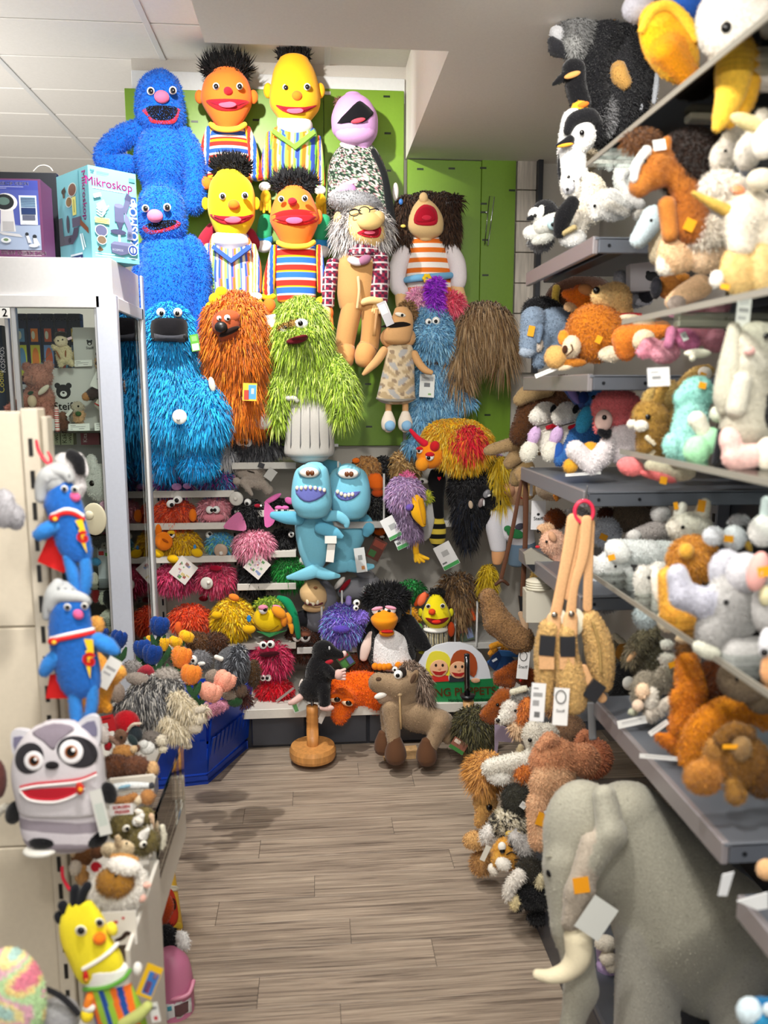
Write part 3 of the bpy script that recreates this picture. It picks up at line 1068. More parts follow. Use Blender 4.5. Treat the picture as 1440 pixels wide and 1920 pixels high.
cbx((LX,CY,0),(CX,CY+CD,.1),'base','c9c9c8')
gi=at(35,700,Y=CY)[0]
MB().box((gi,CY+.010,.1),(CX-.066,CY+.014,zr),'e0e8e8').build('glass_door',glass_mat(),cab,local=cab.location)
MB().box((CX-.012,CY+.035,.1),(CX-.008,CY+CD-.024,zr-.006),'e0e8e8').build('glass_side',glass_mat(),cab,local=cab.location)
ZS=[at(150,y,Y=CY+.03)[2]for y in(808,1002,1103,1172)]
for z in ZS:
 MB().box((LX,CY+.03,z-.007),(CX-.022,CY+CD-.01,z),'cfe0da').build('glass_shelf',glass_mat(),cab,local=cab.location)
cbx((LX,CY+CD-.008,.1),(CX-.02,CY+CD,1.36),'back_board','a9aaac','lacquer',0)
p0,p1=at(-14,577,Y=CY-.004),at(19,597,Y=CY-.004)
np_=empty('number_plate',(p1[0],CY-.004,p1[2]),'small white plate with number 2 on the cabinet rail','sign')
MB().box((p0[0],CY-.006,p1[2]),(p1[0],CY-.001,p0[2]),'f0f0ee',.001).build('plate','paper',np_,local=np_.location)
q=Print(np_,(p0[0],CY-.006,p1[2]),(p1[0]-p0[0],0,0),(0,0,p0[2]-p1[2]),(0,-1,0),'number')
q.text('2',.72,.5,.034,'222222',bold=.01).end(np_.location)
zb_=zt
A=at(173,476,Y=2.64)
A[2]=zb_
B=at(261,480,Y=2.74)
B[2]=zb_
D=at(114,480,Y=2.80)
D[2]=zb_
h=at(167,309,Y=2.64)[2]-zb_
r,A,B,D,up=quad_box('microscope_box','turquoise microscope kit box with purple title on the cabinet top','box',A,B,D,h,('6fb9c4','6aaebb','5fa5b4'))
u=B-A
n=np.cross(u,up)
q=Print(r,A,u,up,n)
q.text('Mikroskop',.42,.835,.036,'9c2a7c',bold=.012).rect(.07,.765,.75,.778,'b9a6c0')
q.rect(.84,.22,.985,.74,'1d4686').text('KOSMOS',.912,.43,.036,'f2f4f6',rot=90,bold=.015)
q.ell(.915,.69,.045,.03,'dfe8f0').ell(.915,.655,.05,.03,'dfe8f0').ell(.915,.69,.02,.015,'1d4686')
for i in range(5):
 q.ell(.05+.03*(i%3)+.015*(i//3),.955-.02*(i//3),.012,.009,'2c5e70',10)
q.rect(.17,.945,.42,.95,'2c5e70').rect(.17,.93,.38,.934,'2c5e70').rect(.84,.90,.97,.94,'4c8f9c')
P1,P2,P3='545878','6e7294','3f4260'
q.poly([(.66,.57),(.78,.76),(.88,.72),(.75,.53)],P1).poly([(.72,.70),(.78,.775),(.88,.735),(.84,.68)],P3)
q.rect(.50,.44,.70,.62,P1).ell(.60,.62,.10,.025,P2).poly([(.53,.44),(.68,.44),(.64,.38),(.57,.38)],P3).rect(.57,.33,.62,.38,P3)
q.poly([(.72,.56),(.80,.50),(.86,.40),(.87,.26),(.74,.26),(.76,.38),(.70,.46)],P2).ell(.80,.31,.06,.04,P1).ell(.80,.31,.03,.02,P3)
q.ell(.56,.33,.17,.03,P3).rect(.55,.22,.6,.30,'c9d4d8').poly([(.38,.19),(.46,.225),(.86,.225),(.80,.11),(.60,.075),(.40,.10)],P1)
q.poly([(.38,.19),(.46,.225),(.86,.225),(.78,.185)],P2).text('KOSMOS',.53,.13,.009,'aab0c0')
q.rect(.08,.40,.38,.46,'cfd27c').rect(.12,.435,.34,.44,'77803c').rect(.12,.415,.32,.42,'77803c').ell(.20,.32,.13,.065,'dfe4e8').ell(.20,.32,.12,.058,P1).ell(.20,.22,.10,.05,'dfe4e8').ell(.20,.22,.09,.043,'6b5a48')
q.ell(.16,.115,.06,.02,'5b4630').ell(.15,.13,.03,.02,'3c2f22')
q.poly([(.07,.70),(.22,.73),(.24,.69),(.09,.66)],'d8c4d0').poly([(.12,.60),(.28,.66),(.34,.58),(.16,.53)],'8cc8d4')
for i in range(3):
 q.line([(.12,.56-.03*i),(.22,.53-.03*i),(.38-.04*i,.60-.035*i)],.004,'d4eaf0')
q.ell(.85,.145,.105,.06,'e8eef2').ell(.85,.145,.095,.054,'23408c').ell(.85,.145,.06,.034,'e8eef2').text('1',.85,.145,.028,'23408c',bold=.02)
q.rect(.05,.07,.45,.076,'dff0f2').rect(.05,.045,.65,.05,'dff0f2').rect(.72,.05,.95,.055,'dff0f2').end(A)
u=A-D
n=np.cross(u,up)
q=Print(r,D,u,up,n)
q.text('Mikroskop',.86,.70,.034,'9c2a7c',rot=-90,bold=.012).rect(.70,.52,.72,.98,'4a93a2')
q.rect(.34,.01,.72,.075,'1a2c60').text('KOSMOS',.53,.035,.014,'f0f2f4',bold=.012).rect(.34,.08,.72,.10,'c6d4dc')
q.ell(.50,.80,.14,.075,'b8c8c4').ell(.50,.80,.12,.065,'6f4f42').ell(.38,.68,.11,.06,'b8c8c4').ell(.38,.68,.09,.05,'7a6440').rect(.48,.52,.60,.72,'cfd27c').rect(.53,.55,.55,.69,'77803c')
q.poly([(.18,.83),(.28,.86),(.26,.74),(.20,.74)],'4f3e2e').ell(.23,.81,.07,.03,'2d241c')
q.poly([(.02,.22),(.02,.53),(.14,.53),(.17,.22)],'494a5a').ell(.32,.44,.05,.10,'3c3d4c').poly([(.46,.39),(.46,.49),(.74,.49),(.74,.39)],'5a5a6c').poly([(.72,.46),(.95,.34),(.95,.28),(.70,.40)],'7c4f38')
q.poly([(.17,.22),(.45,.21),(.60,.28),(.66,.38),(.50,.38),(.45,.31),(.17,.32)],'494a5a').ell(.35,.26,.05,.03,'2f3040').line([(.7,.3),(.78,.12)],.01,'cfe6ea').line([(.76,.3),(.84,.14)],.006,'cfe6ea')
q.end(A)
A=at(84,480,Y=2.63)
A[2]=zb_
B=at(-75,480,Y=2.63)
B[2]=zb_
D=A+np.array([-.004,.12,0])
h=at(78,336,Y=2.63)[2]-zb_
r,A,B,D,up=quad_box('vision_kit_box','purple and blue vision kit box left of the turquoise box','box',A,B,D,h,('6a3c62','5b3258','5b3258'))
u=A-B
q=Print(r,B,u,up,np.cross(u,up))
q.rect(.03,.1,.97,.98,'7f94c8').poly([(.03,.40),(.03,.98),(.97,.98),(.97,.36),(.6,.44)],'4a57a4').rect(.03,.86,.97,.98,'3e4aa0').text('MIKROSKOP VISION',.62,.935,.0135,'f0f0f8',bold=.012).rect(.1,.895,.8,.90,'c8cce8').rect(.1,.875,.6,.88,'c8cce8')
q.poly([(.03,.1),(.03,.46),(.55,.40),(.97,.42),(.97,.1)],'9cacc8').poly([(.50,.33),(.52,.66),(.66,.66),(.68,.33)],'d8d8dc').ell(.585,.70,.135,.115,'e8e8ea').ell(.565,.705,.115,.098,'23282c').ell(.56,.715,.07,.05,'5e7a74').rect(.53,.34,.66,.46,'b4b4b8').poly([(.47,.33),(.72,.30),(.76,.26),(.52,.29)],'c8cad0')
q.rect(.74,.42,.945,.79,'d8e0ec').rect(.76,.64,.93,.77,'8fb4cc')
for i in range(6):
 q.line([(.76,.655+.02*i),(.93,.65+.021*i)],.0022,'3d4f78')
q.rect(.76,.55,.93,.635,'223766').rect(.77,.48,.92,.54,'5a6076').rect(.77,.455,.92,.462,'f0f0f4').rect(.77,.44,.90,.446,'f0f0f4')
q.ell(.81,.30,.022,.022,'2c3138').poly([(.80,.28),(.83,.28),(.86,.19),(.82,.19)],'e0e0e4').ell(.90,.27,.026,.026,'2c3138').poly([(.88,.25),(.92,.25),(.96,.16),(.89,.15)],'e0e0e4').ell(.88,.155,.055,.022,'d0d4dc').ell(.56,.22,.06,.035,'dfe4ea').ell(.56,.225,.03,.018,'6f8a6a')
q.text('STEAM',.575,.058,.0135,'efe6ee',bold=.012).text('SCIENCE CAN',.855,.055,.0135,'efe6ee',bold=.015).rect(.74,.082,.97,.085,'efe6ee').rect(.74,.026,.97,.029,'efe6ee').end(A)
a,b=at(-70,400,Y=2.9),at(110,400,Y=2.9)
ztb=at(60,323,Y=2.9)[2]
bk=empty('black_panel',(b[0],2.9,zb_),'matt black panel standing behind the kit boxes','panel')
MB().box((a[0],2.9,zb_),(b[0],2.925,ztb),'1d2027',.002).build('board','lacquer',bk,local=bk.location)
MB().tube(catmull(np.array([at(x,y,Y=2.875)for x,y in((74,360),(88,385),(94,420),(88,450),(76,468))]),24),.003,'3c3f46').build('cable','plastic',bk,local=bk.location,smooth=True)
MB().tube(catmull(np.array([at(x,y,Y=2.87)for x,y in((74,372),(84,395),(88,420),(83,446),(74,460))]),24),.0025,'6a6d74').build('cable','plastic',bk,local=bk.location,smooth=True)
MB().tube(catmull(np.array([at(x,y,Y=2.91)for x,y in((62,322),(72,312),(84,310),(94,314),(99,321))]),20),.002,'d8d4cc').build('wire','plastic',bk,local=bk.location,smooth=True)
def plain_box(name,label,cat,p0,p1,ybot,ytop,Y,dep,cols,group=None,prints=None,side=0.0):
 a,b=at(p0,ybot,Y=Y),at(p1,ybot,Y=Y)
 b[2]=a[2]=min(a[2],b[2])
 zt_=at((p0+p1)/2,ytop,Y=Y)[2]
 r,A,B,D,up=quad_box(name,label,cat,b,a,b+np.array([side,dep,0]),zt_-a[2],cols,group)
 if prints:
  q=Print(r,a,b-a,up,(0,-1,0))
  prints(q)
  q.end(A)
 return r
gc=[('1d2440','b9c23c','5a8bb0'),('202848','c2ba3a','d87a30'),('20283c','6d8fc0','c05a3a'),('23283a','48809a','b04438'),('252a36','5c7488','d0b050')]
for i,c in enumerate(gc):
 def pr(q,c=c):
  q.text('KOSMOS',.5,.93,.014,'8f9098',bold=.01).rect(.1,.2,.9,.62,c[1]).ell(.5,.45,.3,.14,c[2]).rect(.2,.66,.8,.82,c[2]).rect(.1,.08,.9,.14,'c8ccd4').ell(.4,.74,.15,.05,'d8d8c0')
 plain_box('game_box',['yellow fronted game box at the far left behind cabinet glass','yellow and orange game box second from left in the cabinet','blue game box in the middle of the cabinet back row','teal game box behind the capped bear in the cabinet','dark game box behind the white carton in the cabinet'][i],'box',36+i*25,58+i*25,742,588,2.93,.04,(c[0],c[0],c[0]),'game boxes in the cabinet back row',pr)
plain_box('book','dark upright book at the cabinet left edge with yellow lettering','book',-20,14,770,610,2.9,.05,('34404e','2a3440','2a3440'),None,lambda q:q.text('Cooler',.78,.35,.028,'d8d060',rot=90).text('KOSMOS',.95,.6,.022,'e0e4e8',rot=90))
plain_box('carton','white bear logo carton standing on the larger carton in the cabinet','box',140,201,690,614,2.82,.12,('cfcdc8','dcdad4','e2e0da'),None,lambda q:bear_logo(q,.5,.62,.15),side=.05)
plain_box('carton','large white bear logo carton at the back of the glass shelf','box',58,206,806,690,2.80,.14,('d2d0cb','dcdad4','e2e0da'),None,lambda q:bear_logo(q,.44,.62,.28))
plain_box('book','pale green upright book below the glass shelf, leftmost','book',90,113,834,806,2.86,.04,('b9c2a4','a5ae92','a5ae92'),None,lambda q:q.text('Kakt',.3,.5,.022,'20281c',rot=90).text('-wü',.72,.45,.022,'20281c',rot=90))
plain_box('book','pale green upright book below the glass shelf, second one','book',115,138,834,806,2.86,.04,('b4be9f','a5ae92','a5ae92'),None,lambda q:q.text('Kakt',.3,.5,.022,'20281c',rot=90).text('-wü',.72,.45,.022,'20281c',rot=90))
plain_box('book','dusky red craft book below the glass shelf on the right','book',152,186,834,808,2.86,.04,('8a4a58','6f3a48','6f3a48'),None,lambda q:q.text('Kits',.25,.5,.02,'e6d8dc',rot=90))
plain_box('book','grey photo book at the right below the glass shelf','book',188,214,834,808,2.87,.04,('77747a','6f6a70','6f6a70'),None,lambda q:q.ell(.5,.6,.3,.25,'a8a8ac'))
def price_card(label,cx,cy,w,h,Y,rot=0):
 t=Toy('price_card',label,'card',Y,(cx,cy+h/2))
 c=t.card('card','f2f1ec',cx,cy,w,h,rot,marks=[('555555',.1,.18,.35,.24),('555555',.1,.42,.8,.47),('555555',.5,.7,.75,.76),('555555',.1,.72,.2,.77)])
 t.card('fold','e4e3de',cx+1,cy-h*.05,w*.98,h*.9,rot,d=2.5)
price_card('handwritten price card lying by the capped bear',156,681,33,12,2.78,-2)
price_card('handwritten price card before the small hedgehog bear',148,801,40,13,2.66,-2)
price_card('handwritten price card before the uniformed bear',196,799,38,14,2.66,-4)
# ---------------------------------------------------------------- big puppets on the green board
C1,C2,C4,C5=dict(o=(0,0),k=1/3),dict(o=(480,0),k=1/3),dict(o=(0,480),k=1/3),dict(o=(480,480),k=1/3)
BLUE,CYAN='1768cf','14a0e0'
short=dict(len=6,w=1.6,dens=0.35,segs=1,down=0.3,jit=0.6)
def btn(t,x,y,r):
 o=t.e('eye','e9e6dc',x,y,r*1.25,r*1.25,d=t.fd(x,y)-1,rd=r*.35,m='felt',res=(10,7))
 t.e('button','17171b',x,y,r*.85,r*.85,d=t.fd(x,y)-r*.5,rd=r*.5,m='gloss',res=(10,7),parent=o)
def mouth(t,outer,inner,lip='e0303a',dark='0c0b10',tongue=None,tcol='e0607a'):
 o=t.patch('mouth',lip,outer,off=1.0)
 t.patch('mouth_inside',dark,inner,off=1.6,parent=o)
 if tongue:
  x,y,rx,ry=tongue
  t.e('tongue',tcol,x,y,rx,ry,d=t.fd(x,y)-6,rd=ry*.4,m='felt',parent=o)
t=Toy('hand_puppet','upper royal blue fuzzy puppet with arm over the turquoise box','puppet',3.48,(920,1060),group='large puppets on the green board',**C1)
t.lo('body',BLUE,[(720,830,1000),(770,790,1050),(880,768,1085),(980,785,1070),(1060,815,1040),(1180,810,1050)],d=20,fur=short)
t.sw('arm',BLUE,[(800,730,58,-10),(690,775,62,-10),(600,860,62,0),(620,920,62,0),(720,925,56,10)],fur=short)
t.sw('arm',BLUE,[(1030,760,50,-10),(1080,880,62,-15),(1095,1040,58,-20),(1088,1150,58,-20)],fur=short)
t.lo('head',BLUE,[(412,860,945),(440,815,990),(500,780,1018),(590,768,1032),(670,775,1036),(720,805,1010),(750,850,970)],dep=.44,fur=short,d=-30)
mouth(t,[(800,615),(830,655),(850,690),(930,700),(985,690),(1008,640),(1005,610),(900,600)],[(822,605),(845,655),(880,675),(950,675),(985,655),(995,605),(900,592)])
t.e('nose','e86a8e',910,545,40,32,d=t.fd(910,540)-14,rd=34,m='felt')
btn(t,848,512,17);btn(t,972,508,17)
t=Toy('hand_puppet','lower royal blue fuzzy puppet, its pink nose beside the turquoise box edge','puppet',3.31,(930,1900),group='large puppets on the green board',**C1)
t.lo('body',BLUE,[(1330,830,1030),(1400,800,1090),(1550,775,1130),(1750,772,1140),(1900,800,1130)],d=20,fur=short)
t.sw('arm',BLUE,[(830,1400,45,-10),(800,1550,50,-25),(800,1750,52,-25),(825,1820,50,-20)],fur=short)
t.sw('arm',BLUE,[(1070,1370,50,-10),(1120,1480,60,-25),(1130,1700,52,-30),(1100,1880,62,-30),(1100,1960,50,-30)],fur=short)
t.lo('head',BLUE,[(1048,860,940),(1075,815,1000),(1130,790,1035),(1210,782,1045),(1300,790,1040),(1360,830,1000),(1385,870,960)],dep=.44,fur=short,d=-30)
mouth(t,[(806,1270),(815,1305),(860,1318),(950,1300),(1008,1275),(1010,1245),(930,1240)],[(820,1262),(845,1290),(900,1290),(985,1262),(985,1238),(920,1240)])
t.e('nose','e8799c',872,1215,42,34,d=t.fd(872,1213)-14,rd=34,m='felt')
btn(t,818,1172,16);btn(t,940,1166,17)
t=Toy('hand_puppet','bright cyan long haired monster puppet with wide black mouth','puppet',3.17,(1020,1180),group='large puppets on the green board',**C4)
cs=shag(22,3.2,.25,.75,tip='3cb8f0')
t.sw('leg','0d84c4',[(920,960,75),(920,1080,75),(930,1170,70)],fur=shag(14,3,.22,.8))
t.sw('leg','0d84c4',[(1120,960,80),(1130,1060,85),(1110,1150,80,-40)],fur=shag(16,3,.25,.8))
t.e('foot',CYAN,1120,1165,95,45,d=-60,fur=shag(16,3,.25,.5,tip='3cb8f0'))
t.lo('body',CYAN,[(560,840,1090),(640,830,1110),(760,820,1150),(880,830,1220),(960,850,1225),(1000,880,1200)],dep=.4,fur=cs,d=20)
t.sw('arm',CYAN,[(860,650,45,-20),(840,800,45,-40),(840,940,42,-45),(845,1010,32,-45)],fur=cs)
t.sw('arm',CYAN,[(1120,740,55,-40),(1180,830,80,-60),(1170,940,80,-70),(1060,970,60,-80)],fur=cs)
t.lo('head',CYAN,[(300,880,1010),(330,840,1050),(400,815,1070),(480,812,1075),(540,850,1050),(570,890,1000)],dep=.42,fur=shag(17,3,.3,.5,tip='3cb8f0'),d=-40)
t.patch('mouth','0b0a0f',[(852,365),(855,470),(880,476),(1045,480),(1055,430),(1045,360),(950,348)],off=16,lift=20)
t.patch('mouth_lower','3b3d44',[(865,435),(870,478),(1040,486),(1044,437)],off=18,lift=20,smooth_n=0)
t.e('eye','f2f2ec',905,318,24,24,d=-150,rd=20,m='plastic');t.e('eye','f2f2ec',1000,318,24,24,d=-150,rd=20,m='plastic');t.bead(908,322,12,d=-168);t.bead(997,322,12,d=-168)
t.e('suction_cup','dfe2de',1010,905,40,40,d=-215,rd=8,m='plastic')
t.e('cup_knob','eef0ec',1003,917,10,10,d=-225,rd=10,m='plastic')
t.card('hang_tag','5fa63c',1096,488,48,95,-10,d=-130,marks=[('d8e4d0',.1,.55,.9,.95),('88c870',.2,.1,.8,.4)])
t.card('hang_tag','c8a090',1212,1035,66,60,0,d=-60,marks=[('a05848',.1,.2,.9,.8)])
def star_hair(t,cx,cy,rx,ry,col='0d0c0f',n=1.0,L=20,d=-20):
 t.e('hair',col,cx,cy,rx,ry,d=d,m='fur',fur=shag(L,2.6,.5*n,-.25,.45))
def strip_pat(cols,per,horiz=True,x0=0,ph=0):
 cl=[hexc(c)for c in cols]
 def f(x,y,d):
  v=((y if horiz else x)-x0)/per+ph
  return[cl[int(math.floor(q))%len(cl)]for q in v]
 return f
WR=['d83328','f2ead8','2b56b8','2b56b8','f0c020','d83328']
t=Toy('hand_puppet','orange headed puppet in striped jersey, top row beside the blue one','puppet',3.5,(1280,1010),group='large puppets on the green board',**C1)
t.lo('jersey','d83328',[(705,1185,1385),(760,1165,1400),(900,1160,1420),(1010,1150,1425)],m='felt',n=110,seg=28,dep=.3,pat=strip_pat(['d83328','d83328','f0e4d0','2b5cc0','2b5cc0','f0e4d0','d83328','f0c020'],12.5,x0=715),d=20)
vs=['2b5cc0','f0c020','d83328','d83328','f0e4d0','2b5cc0']
t.lo('sleeve','d83328',[(720,1160,1205),(800,1135,1190),(950,1112,1180),(1000,1115,1170)],m='felt',n=30,seg=40,pat=strip_pat(vs,11,False,1110),d=-10)
t.lo('sleeve','d83328',[(720,1370,1410),(800,1390,1440),(950,1400,1470),(1000,1405,1480)],m='felt',n=30,seg=40,pat=strip_pat(vs,11,False,1370),d=-10)
t.sw('collar','e8b83a',[(1185,700,14,-50),(1220,722,15,-75),(1280,730,15,-85),(1340,722,15,-75),(1378,700,14,-50)],m='felt')
OR='f0782a'
for x in(1122,1425):
 t.e('ear',OR,x,545,26,36,d=0,m='felt')
t.lo('head',OR,[(420,1190,1370),(455,1155,1395),(510,1138,1412),(570,1132,1418),(630,1160,1395),(680,1195,1365),(720,1230,1330)],dep=.42,m='felt',d=-20)
mouth(t,[(1158,566),(1190,600),(1240,622),(1320,622),(1370,602),(1402,572),(1340,558),(1230,556)],[(1180,573),(1240,597),(1320,598),(1385,576),(1310,572),(1240,570)],lip='c8242c',dark='b01c34',tongue=(1280,588,48,16))
t.e('nose','d02430',1283,512,24,20,d=t.fd(1283,505)-14,rd=28,m='felt')
btn(t,1215,485,15);btn(t,1348,485,15)
star_hair(t,1275,395,120,48,L=24,d=-10)
t=Toy('hand_puppet','tall yellow headed puppet with white turtleneck and striped vest, top row','puppet',3.5,(220,1010),group='large puppets on the green board',**C2)
vc=['3b52b8','8ed048','f07828','3b52b8','f0d890','8ed048','f07828']
t.lo('vest','f07828',[(740,90,340),(800,78,350),(900,70,345),(1010,80,335)],m='felt',n=60,seg=90,dep=.3,pat=strip_pat(['3b52b8','3b52b8','8ed048','f07828','f07828','eadfa8','8ed048'],11.5,False,70),d=20)
t.po('v_collar','78c040',[(100,722),(215,810),(325,725),(335,750),(222,840),(88,745)],d=-85,th=30)
t.lo('turtleneck','f2efe8',[(665,122,300),(700,118,318),(740,135,310),(790,190,250)],m='felt',dep=.42,d=-5)
t.lo('sleeve','f07828',[(750,60,105),(850,38,85),(1000,10,70)],m='felt',n=30,seg=40,pat=strip_pat(vc,9,False,10),d=-10)
t.lo('sleeve','f07828',[(770,335,365),(880,345,380),(1040,330,390)],m='felt',n=30,seg=40,pat=strip_pat(vc,9,False,330),d=-10)
for(x,y)in((50,1060),(360,1080)):
 t.e('cuff','f2efe8',x,y-10,34,26,d=-20,m='felt')
 t.e('palm','ecb422',x+5,y+50,30,40,d=-20,m='felt')
 for i in range(4):
  t.sw('finger','ecb422',[(x-18+i*15,y+70,9,-22),(x-22+i*17,y+120+(i%2)*14,8,-26)],m='felt',seg=8)
YE='f0b21e'
for x in(68,362):
 t.e('ear',YE,x,510,26,40,d=0,m='felt')
t.lo('head',YE,[(345,128,300),(400,100,330),(480,84,352),(560,75,362),(610,85,355),(660,120,320),(700,140,285)],dep=.42,m='felt',d=-20)
mouth(t,[(110,590),(150,625),(210,642),(280,630),(345,592),(280,602),(170,600)],[(135,602),(180,622),(270,622),(325,602),(240,606)],lip='c42430',dark='a81c30',tongue=(220,622,46,15))
t.e('nose','ee7a22',230,540,30,26,d=t.fd(230,548)-14,rd=28,m='felt')
btn(t,168,492,15);btn(t,288,488,15)
star_hair(t,212,315,88,30,L=14,d=-10)
t=Toy('hand_puppet','yellow headed puppet with white shirt and pale striped vest, second row','puppet',3.33,(1300,1700),group='large puppets on the green board',**C1)
t.lo('vest','e8d8b0',[(1330,1190,1400),(1400,1170,1425),(1550,1155,1445),(1660,1165,1445)],m='felt',n=60,seg=100,dep=.3,pat=strip_pat(['f0e6c0','3b5cc0','f07a30','f0e6c0','9ed060','3b5cc0'],12,False,1160),d=20)
t.po('v_collar','3b5cc0',[(1200,1375),(1300,1450),(1400,1375),(1412,1395),(1300,1480),(1188,1395)],d=-85,th=30)
t.lo('turtleneck','f4f1ec',[(1330,1205,1392),(1370,1200,1400),(1400,1230,1375),(1440,1275,1330)],m='felt',dep=.42,d=-5)
t.lo('sleeve','e06a38',[(1380,1150,1195),(1500,1130,1185),(1640,1155,1225)],m='felt',n=30,seg=40,pat=strip_pat(['f0e6c0','3b5cc0','f07a30','f0e6c0','9ed060'],9,False,1120),d=-15)
t.lo('sleeve','e06a38',[(1380,1400,1440),(1500,1425,1470),(1640,1420,1470)],m='felt',n=30,seg=40,pat=strip_pat(['f0e6c0','3b5cc0','f07a30','f0e6c0','9ed060'],9,False,1400),d=-15)
for(x,y)in((1195,1660),(1440,1670)):
 t.e('cuff','f4f1ec',x,y,36,26,d=-25,m='felt')
 t.e('palm','f2c61c',x+10,y+50,34,40,d=-25,m='felt')
 for i in range(4):
  t.sw('finger','f2c61c',[(x-15+i*16,y+60,10,-25),(x-25+i*18,y+110+(i%2)*16,9,-28)],m='felt',seg=8)
YF='f6cf1c'
t.e('ear',YF,1155,1145,20,34,d=0,m='felt')
t.e('ear',YF,1442,1145,20,34,d=0,m='felt')
t.lo('head',YF,[(985,1215,1370),(1030,1186,1412),(1100,1172,1434),(1180,1170,1435),(1230,1180,1430),(1290,1205,1400),(1335,1235,1365)],dep=.42,m='felt',d=-20)
mouth(t,[(1180,1205),(1210,1240),(1260,1262),(1340,1262),(1400,1240),(1428,1205),(1380,1216),(1240,1214)],[(1205,1216),(1250,1240),(1350,1242),(1410,1216),(1310,1222)],lip='cc2833',dark='a81c30',tongue=(1310,1236,46,18),tcol='e85c74')
t.e('nose','ec7420',1315,1152,32,27,d=t.fd(1315,1150)-14,rd=28,m='felt')
btn(t,1252,1104,15);btn(t,1378,1100,15)
star_hair(t,1300,945,100,50,L=16,d=-10)
t=Toy('hand_puppet','orange puppet with upturned open mouth and blue red striped jersey, second row','puppet',3.33,(225,1700),group='large puppets on the green board',**C2)
t.lo('jersey','2b5cc0',[(1370,130,320),(1420,105,345),(1540,105,345),(1690,120,335)],m='felt',n=130,seg=28,dep=.3,pat=strip_pat(['2f6cd0','2f6cd0','2f6cd0','f2ead8','dd3028','dd3028','dd3028','f4c41c'],10.5,x0=1372),d=20)
t.lo('sleeve','d83328',[(1385,85,120),(1500,55,115),(1620,30,105),(1660,40,100)],m='felt',n=30,seg=40,pat=strip_pat(vs,10,False,30),d=-15)
t.lo('sleeve','d83328',[(1385,335,370),(1500,340,385),(1640,345,385)],m='felt',n=30,seg=40,pat=strip_pat(vs,9,False,330),d=-15)
t.e('cuff','f0c020',70,1668,44,22,d=-25,m='felt')
t.e('cuff','f0c020',370,1690,34,22,d=-25,m='felt')
for(x,y)in((75,1720),(400,1760)):
 t.e('palm',OR,x,y,36,44,d=-25,m='felt')
 for i in range(4):
  t.sw('finger',OR,[(x-22+i*15,y+25,10,-25),(x-24+i*18,y+80+(i%2)*14,9,-28)],m='felt',seg=8)
t.sw('collar','f0c43c',[(125,1365,14,-40),(165,1382,15,-70),(225,1388,15,-80),(290,1382,15,-70),(325,1362,14,-40)],m='felt')
t.e('ear',OR,352,1220,22,40,d=0,m='felt')
t.lo('head',OR,[(1070,150,280),(1090,125,305),(1140,100,330),(1200,82,350),(1250,80,352),(1310,110,330),(1370,145,300)],dep=.42,m='felt',d=-20)
mouth(t,[(78,1225),(130,1190),(210,1178),(290,1182),(350,1208),(340,1250),(250,1270),(150,1260)],[(110,1225),(200,1210),(300,1212),(340,1222),(280,1250),(160,1246)],lip='d81c1c',dark='b8202c',tongue=(215,1240,46,18),tcol='e85c84')
t.e('nose','d02430',205,1134,25,20,d=t.fd(205,1122)-14,rd=28,m='felt')
btn(t,142,1120,14);btn(t,275,1116,14)
star_hair(t,215,1030,118,42,col='25262a',L=18,d=-10)
t=Toy('fabric_feet','green and blue sneaker feet of a puppet between the second row heads','puppet feet',3.45,(60,1420),group=None,**C2)
for(x,y)in((45,1350),(372,1380)):
 t.sw('leg','2f9a68',[(x+10,1240,40),(x,1330,45)],m='felt')
 t.e('shoe','2c86c4',x,y,52,46,m='felt')
 t.e('toe_cap','e8e4e4',x,y+35,46,36,d=-20,m='felt')
t=Toy('fabric_feet','dark red checked cuffs and hands showing left of the yellow puppet','puppet feet',3.45,(1150,1430),**C1)
t.sw('sleeve','9c2438',[(1200,1290,40),(1155,1360,45),(1150,1420,40)],m='felt')
t.e('hand','ee7a26',1150,1030,48,36,m='felt',roll=20)
t.sw('sleeve','9c2438',[(1400,1320,40),(1430,1380,40)],m='felt')
t=Toy('hand_puppet','lilac headed puppet tipped back with open black mouth and flowered dress','puppet',3.5,(600,1290),group='large puppets on the green board',**C2)
def floral(x,y,d):
 r=RNG.random(len(x))
 return[hexc('23332a' if q<.60 else '7f9a80' if q<.72 else 'd8d4c8' if q<.9 else 'c89098')for q in r]
t.lo('dress','23332a',[(800,500,640),(860,440,690),(960,405,735),(1080,400,760),(1200,385,780),(1300,375,790)],m='felt',n=90,seg=110,dep=.26,pat=floral,d=20)
t.sw('dark_sleeve','16181a',[(660,850,16,-60),(720,980,18,-70),(750,1150,22,-75),(770,1290,24,-70)],m='felt',n=30)
t.e('cuff','e8e2da',785,1080,18,50,d=-20,m='felt')
t.lo('head','c495c8',[(535,500,590),(570,460,640),(640,428,680),(700,424,686),(760,440,680),(810,520,650),(832,580,630)],dep=.4,m='felt',d=-20)
t.patch('mouth','0c0b10',[(455,694),(520,620),(570,572),(600,574),(662,632),(640,660),(600,690),(520,690)],off=1.5,smooth_n=2)
t.e('tongue','e04858',575,678,40,12,d=t.fd(575,678)-10,rd=10,m='felt',roll=-12)
t.e('lower_jaw','ca9ccc',560,752,112,58,d=-45,rd=75,m='felt')
t.e('bun','6a4a3c',470,575,26,24,d=0,m='fur',fur=shag(5,2,.3,0))
t.e('collar','efe8ea',520,822,50,18,d=-30,m='felt',roll=15)
t=Toy('hand_puppet','grandfather puppet with grey beard, glasses and tan waistcoat','puppet',3.31,(560,590+1440),group='large puppets on the green board',**C2)
for(x0,x1,a,b)in((535,500,480,500),(640,620,470,600)):
 pass
t.sw('trouser_leg','b98a55',[(550,1700,60),(520,1820,58),(500,1930,55),(500,1960,56)],m='felt')
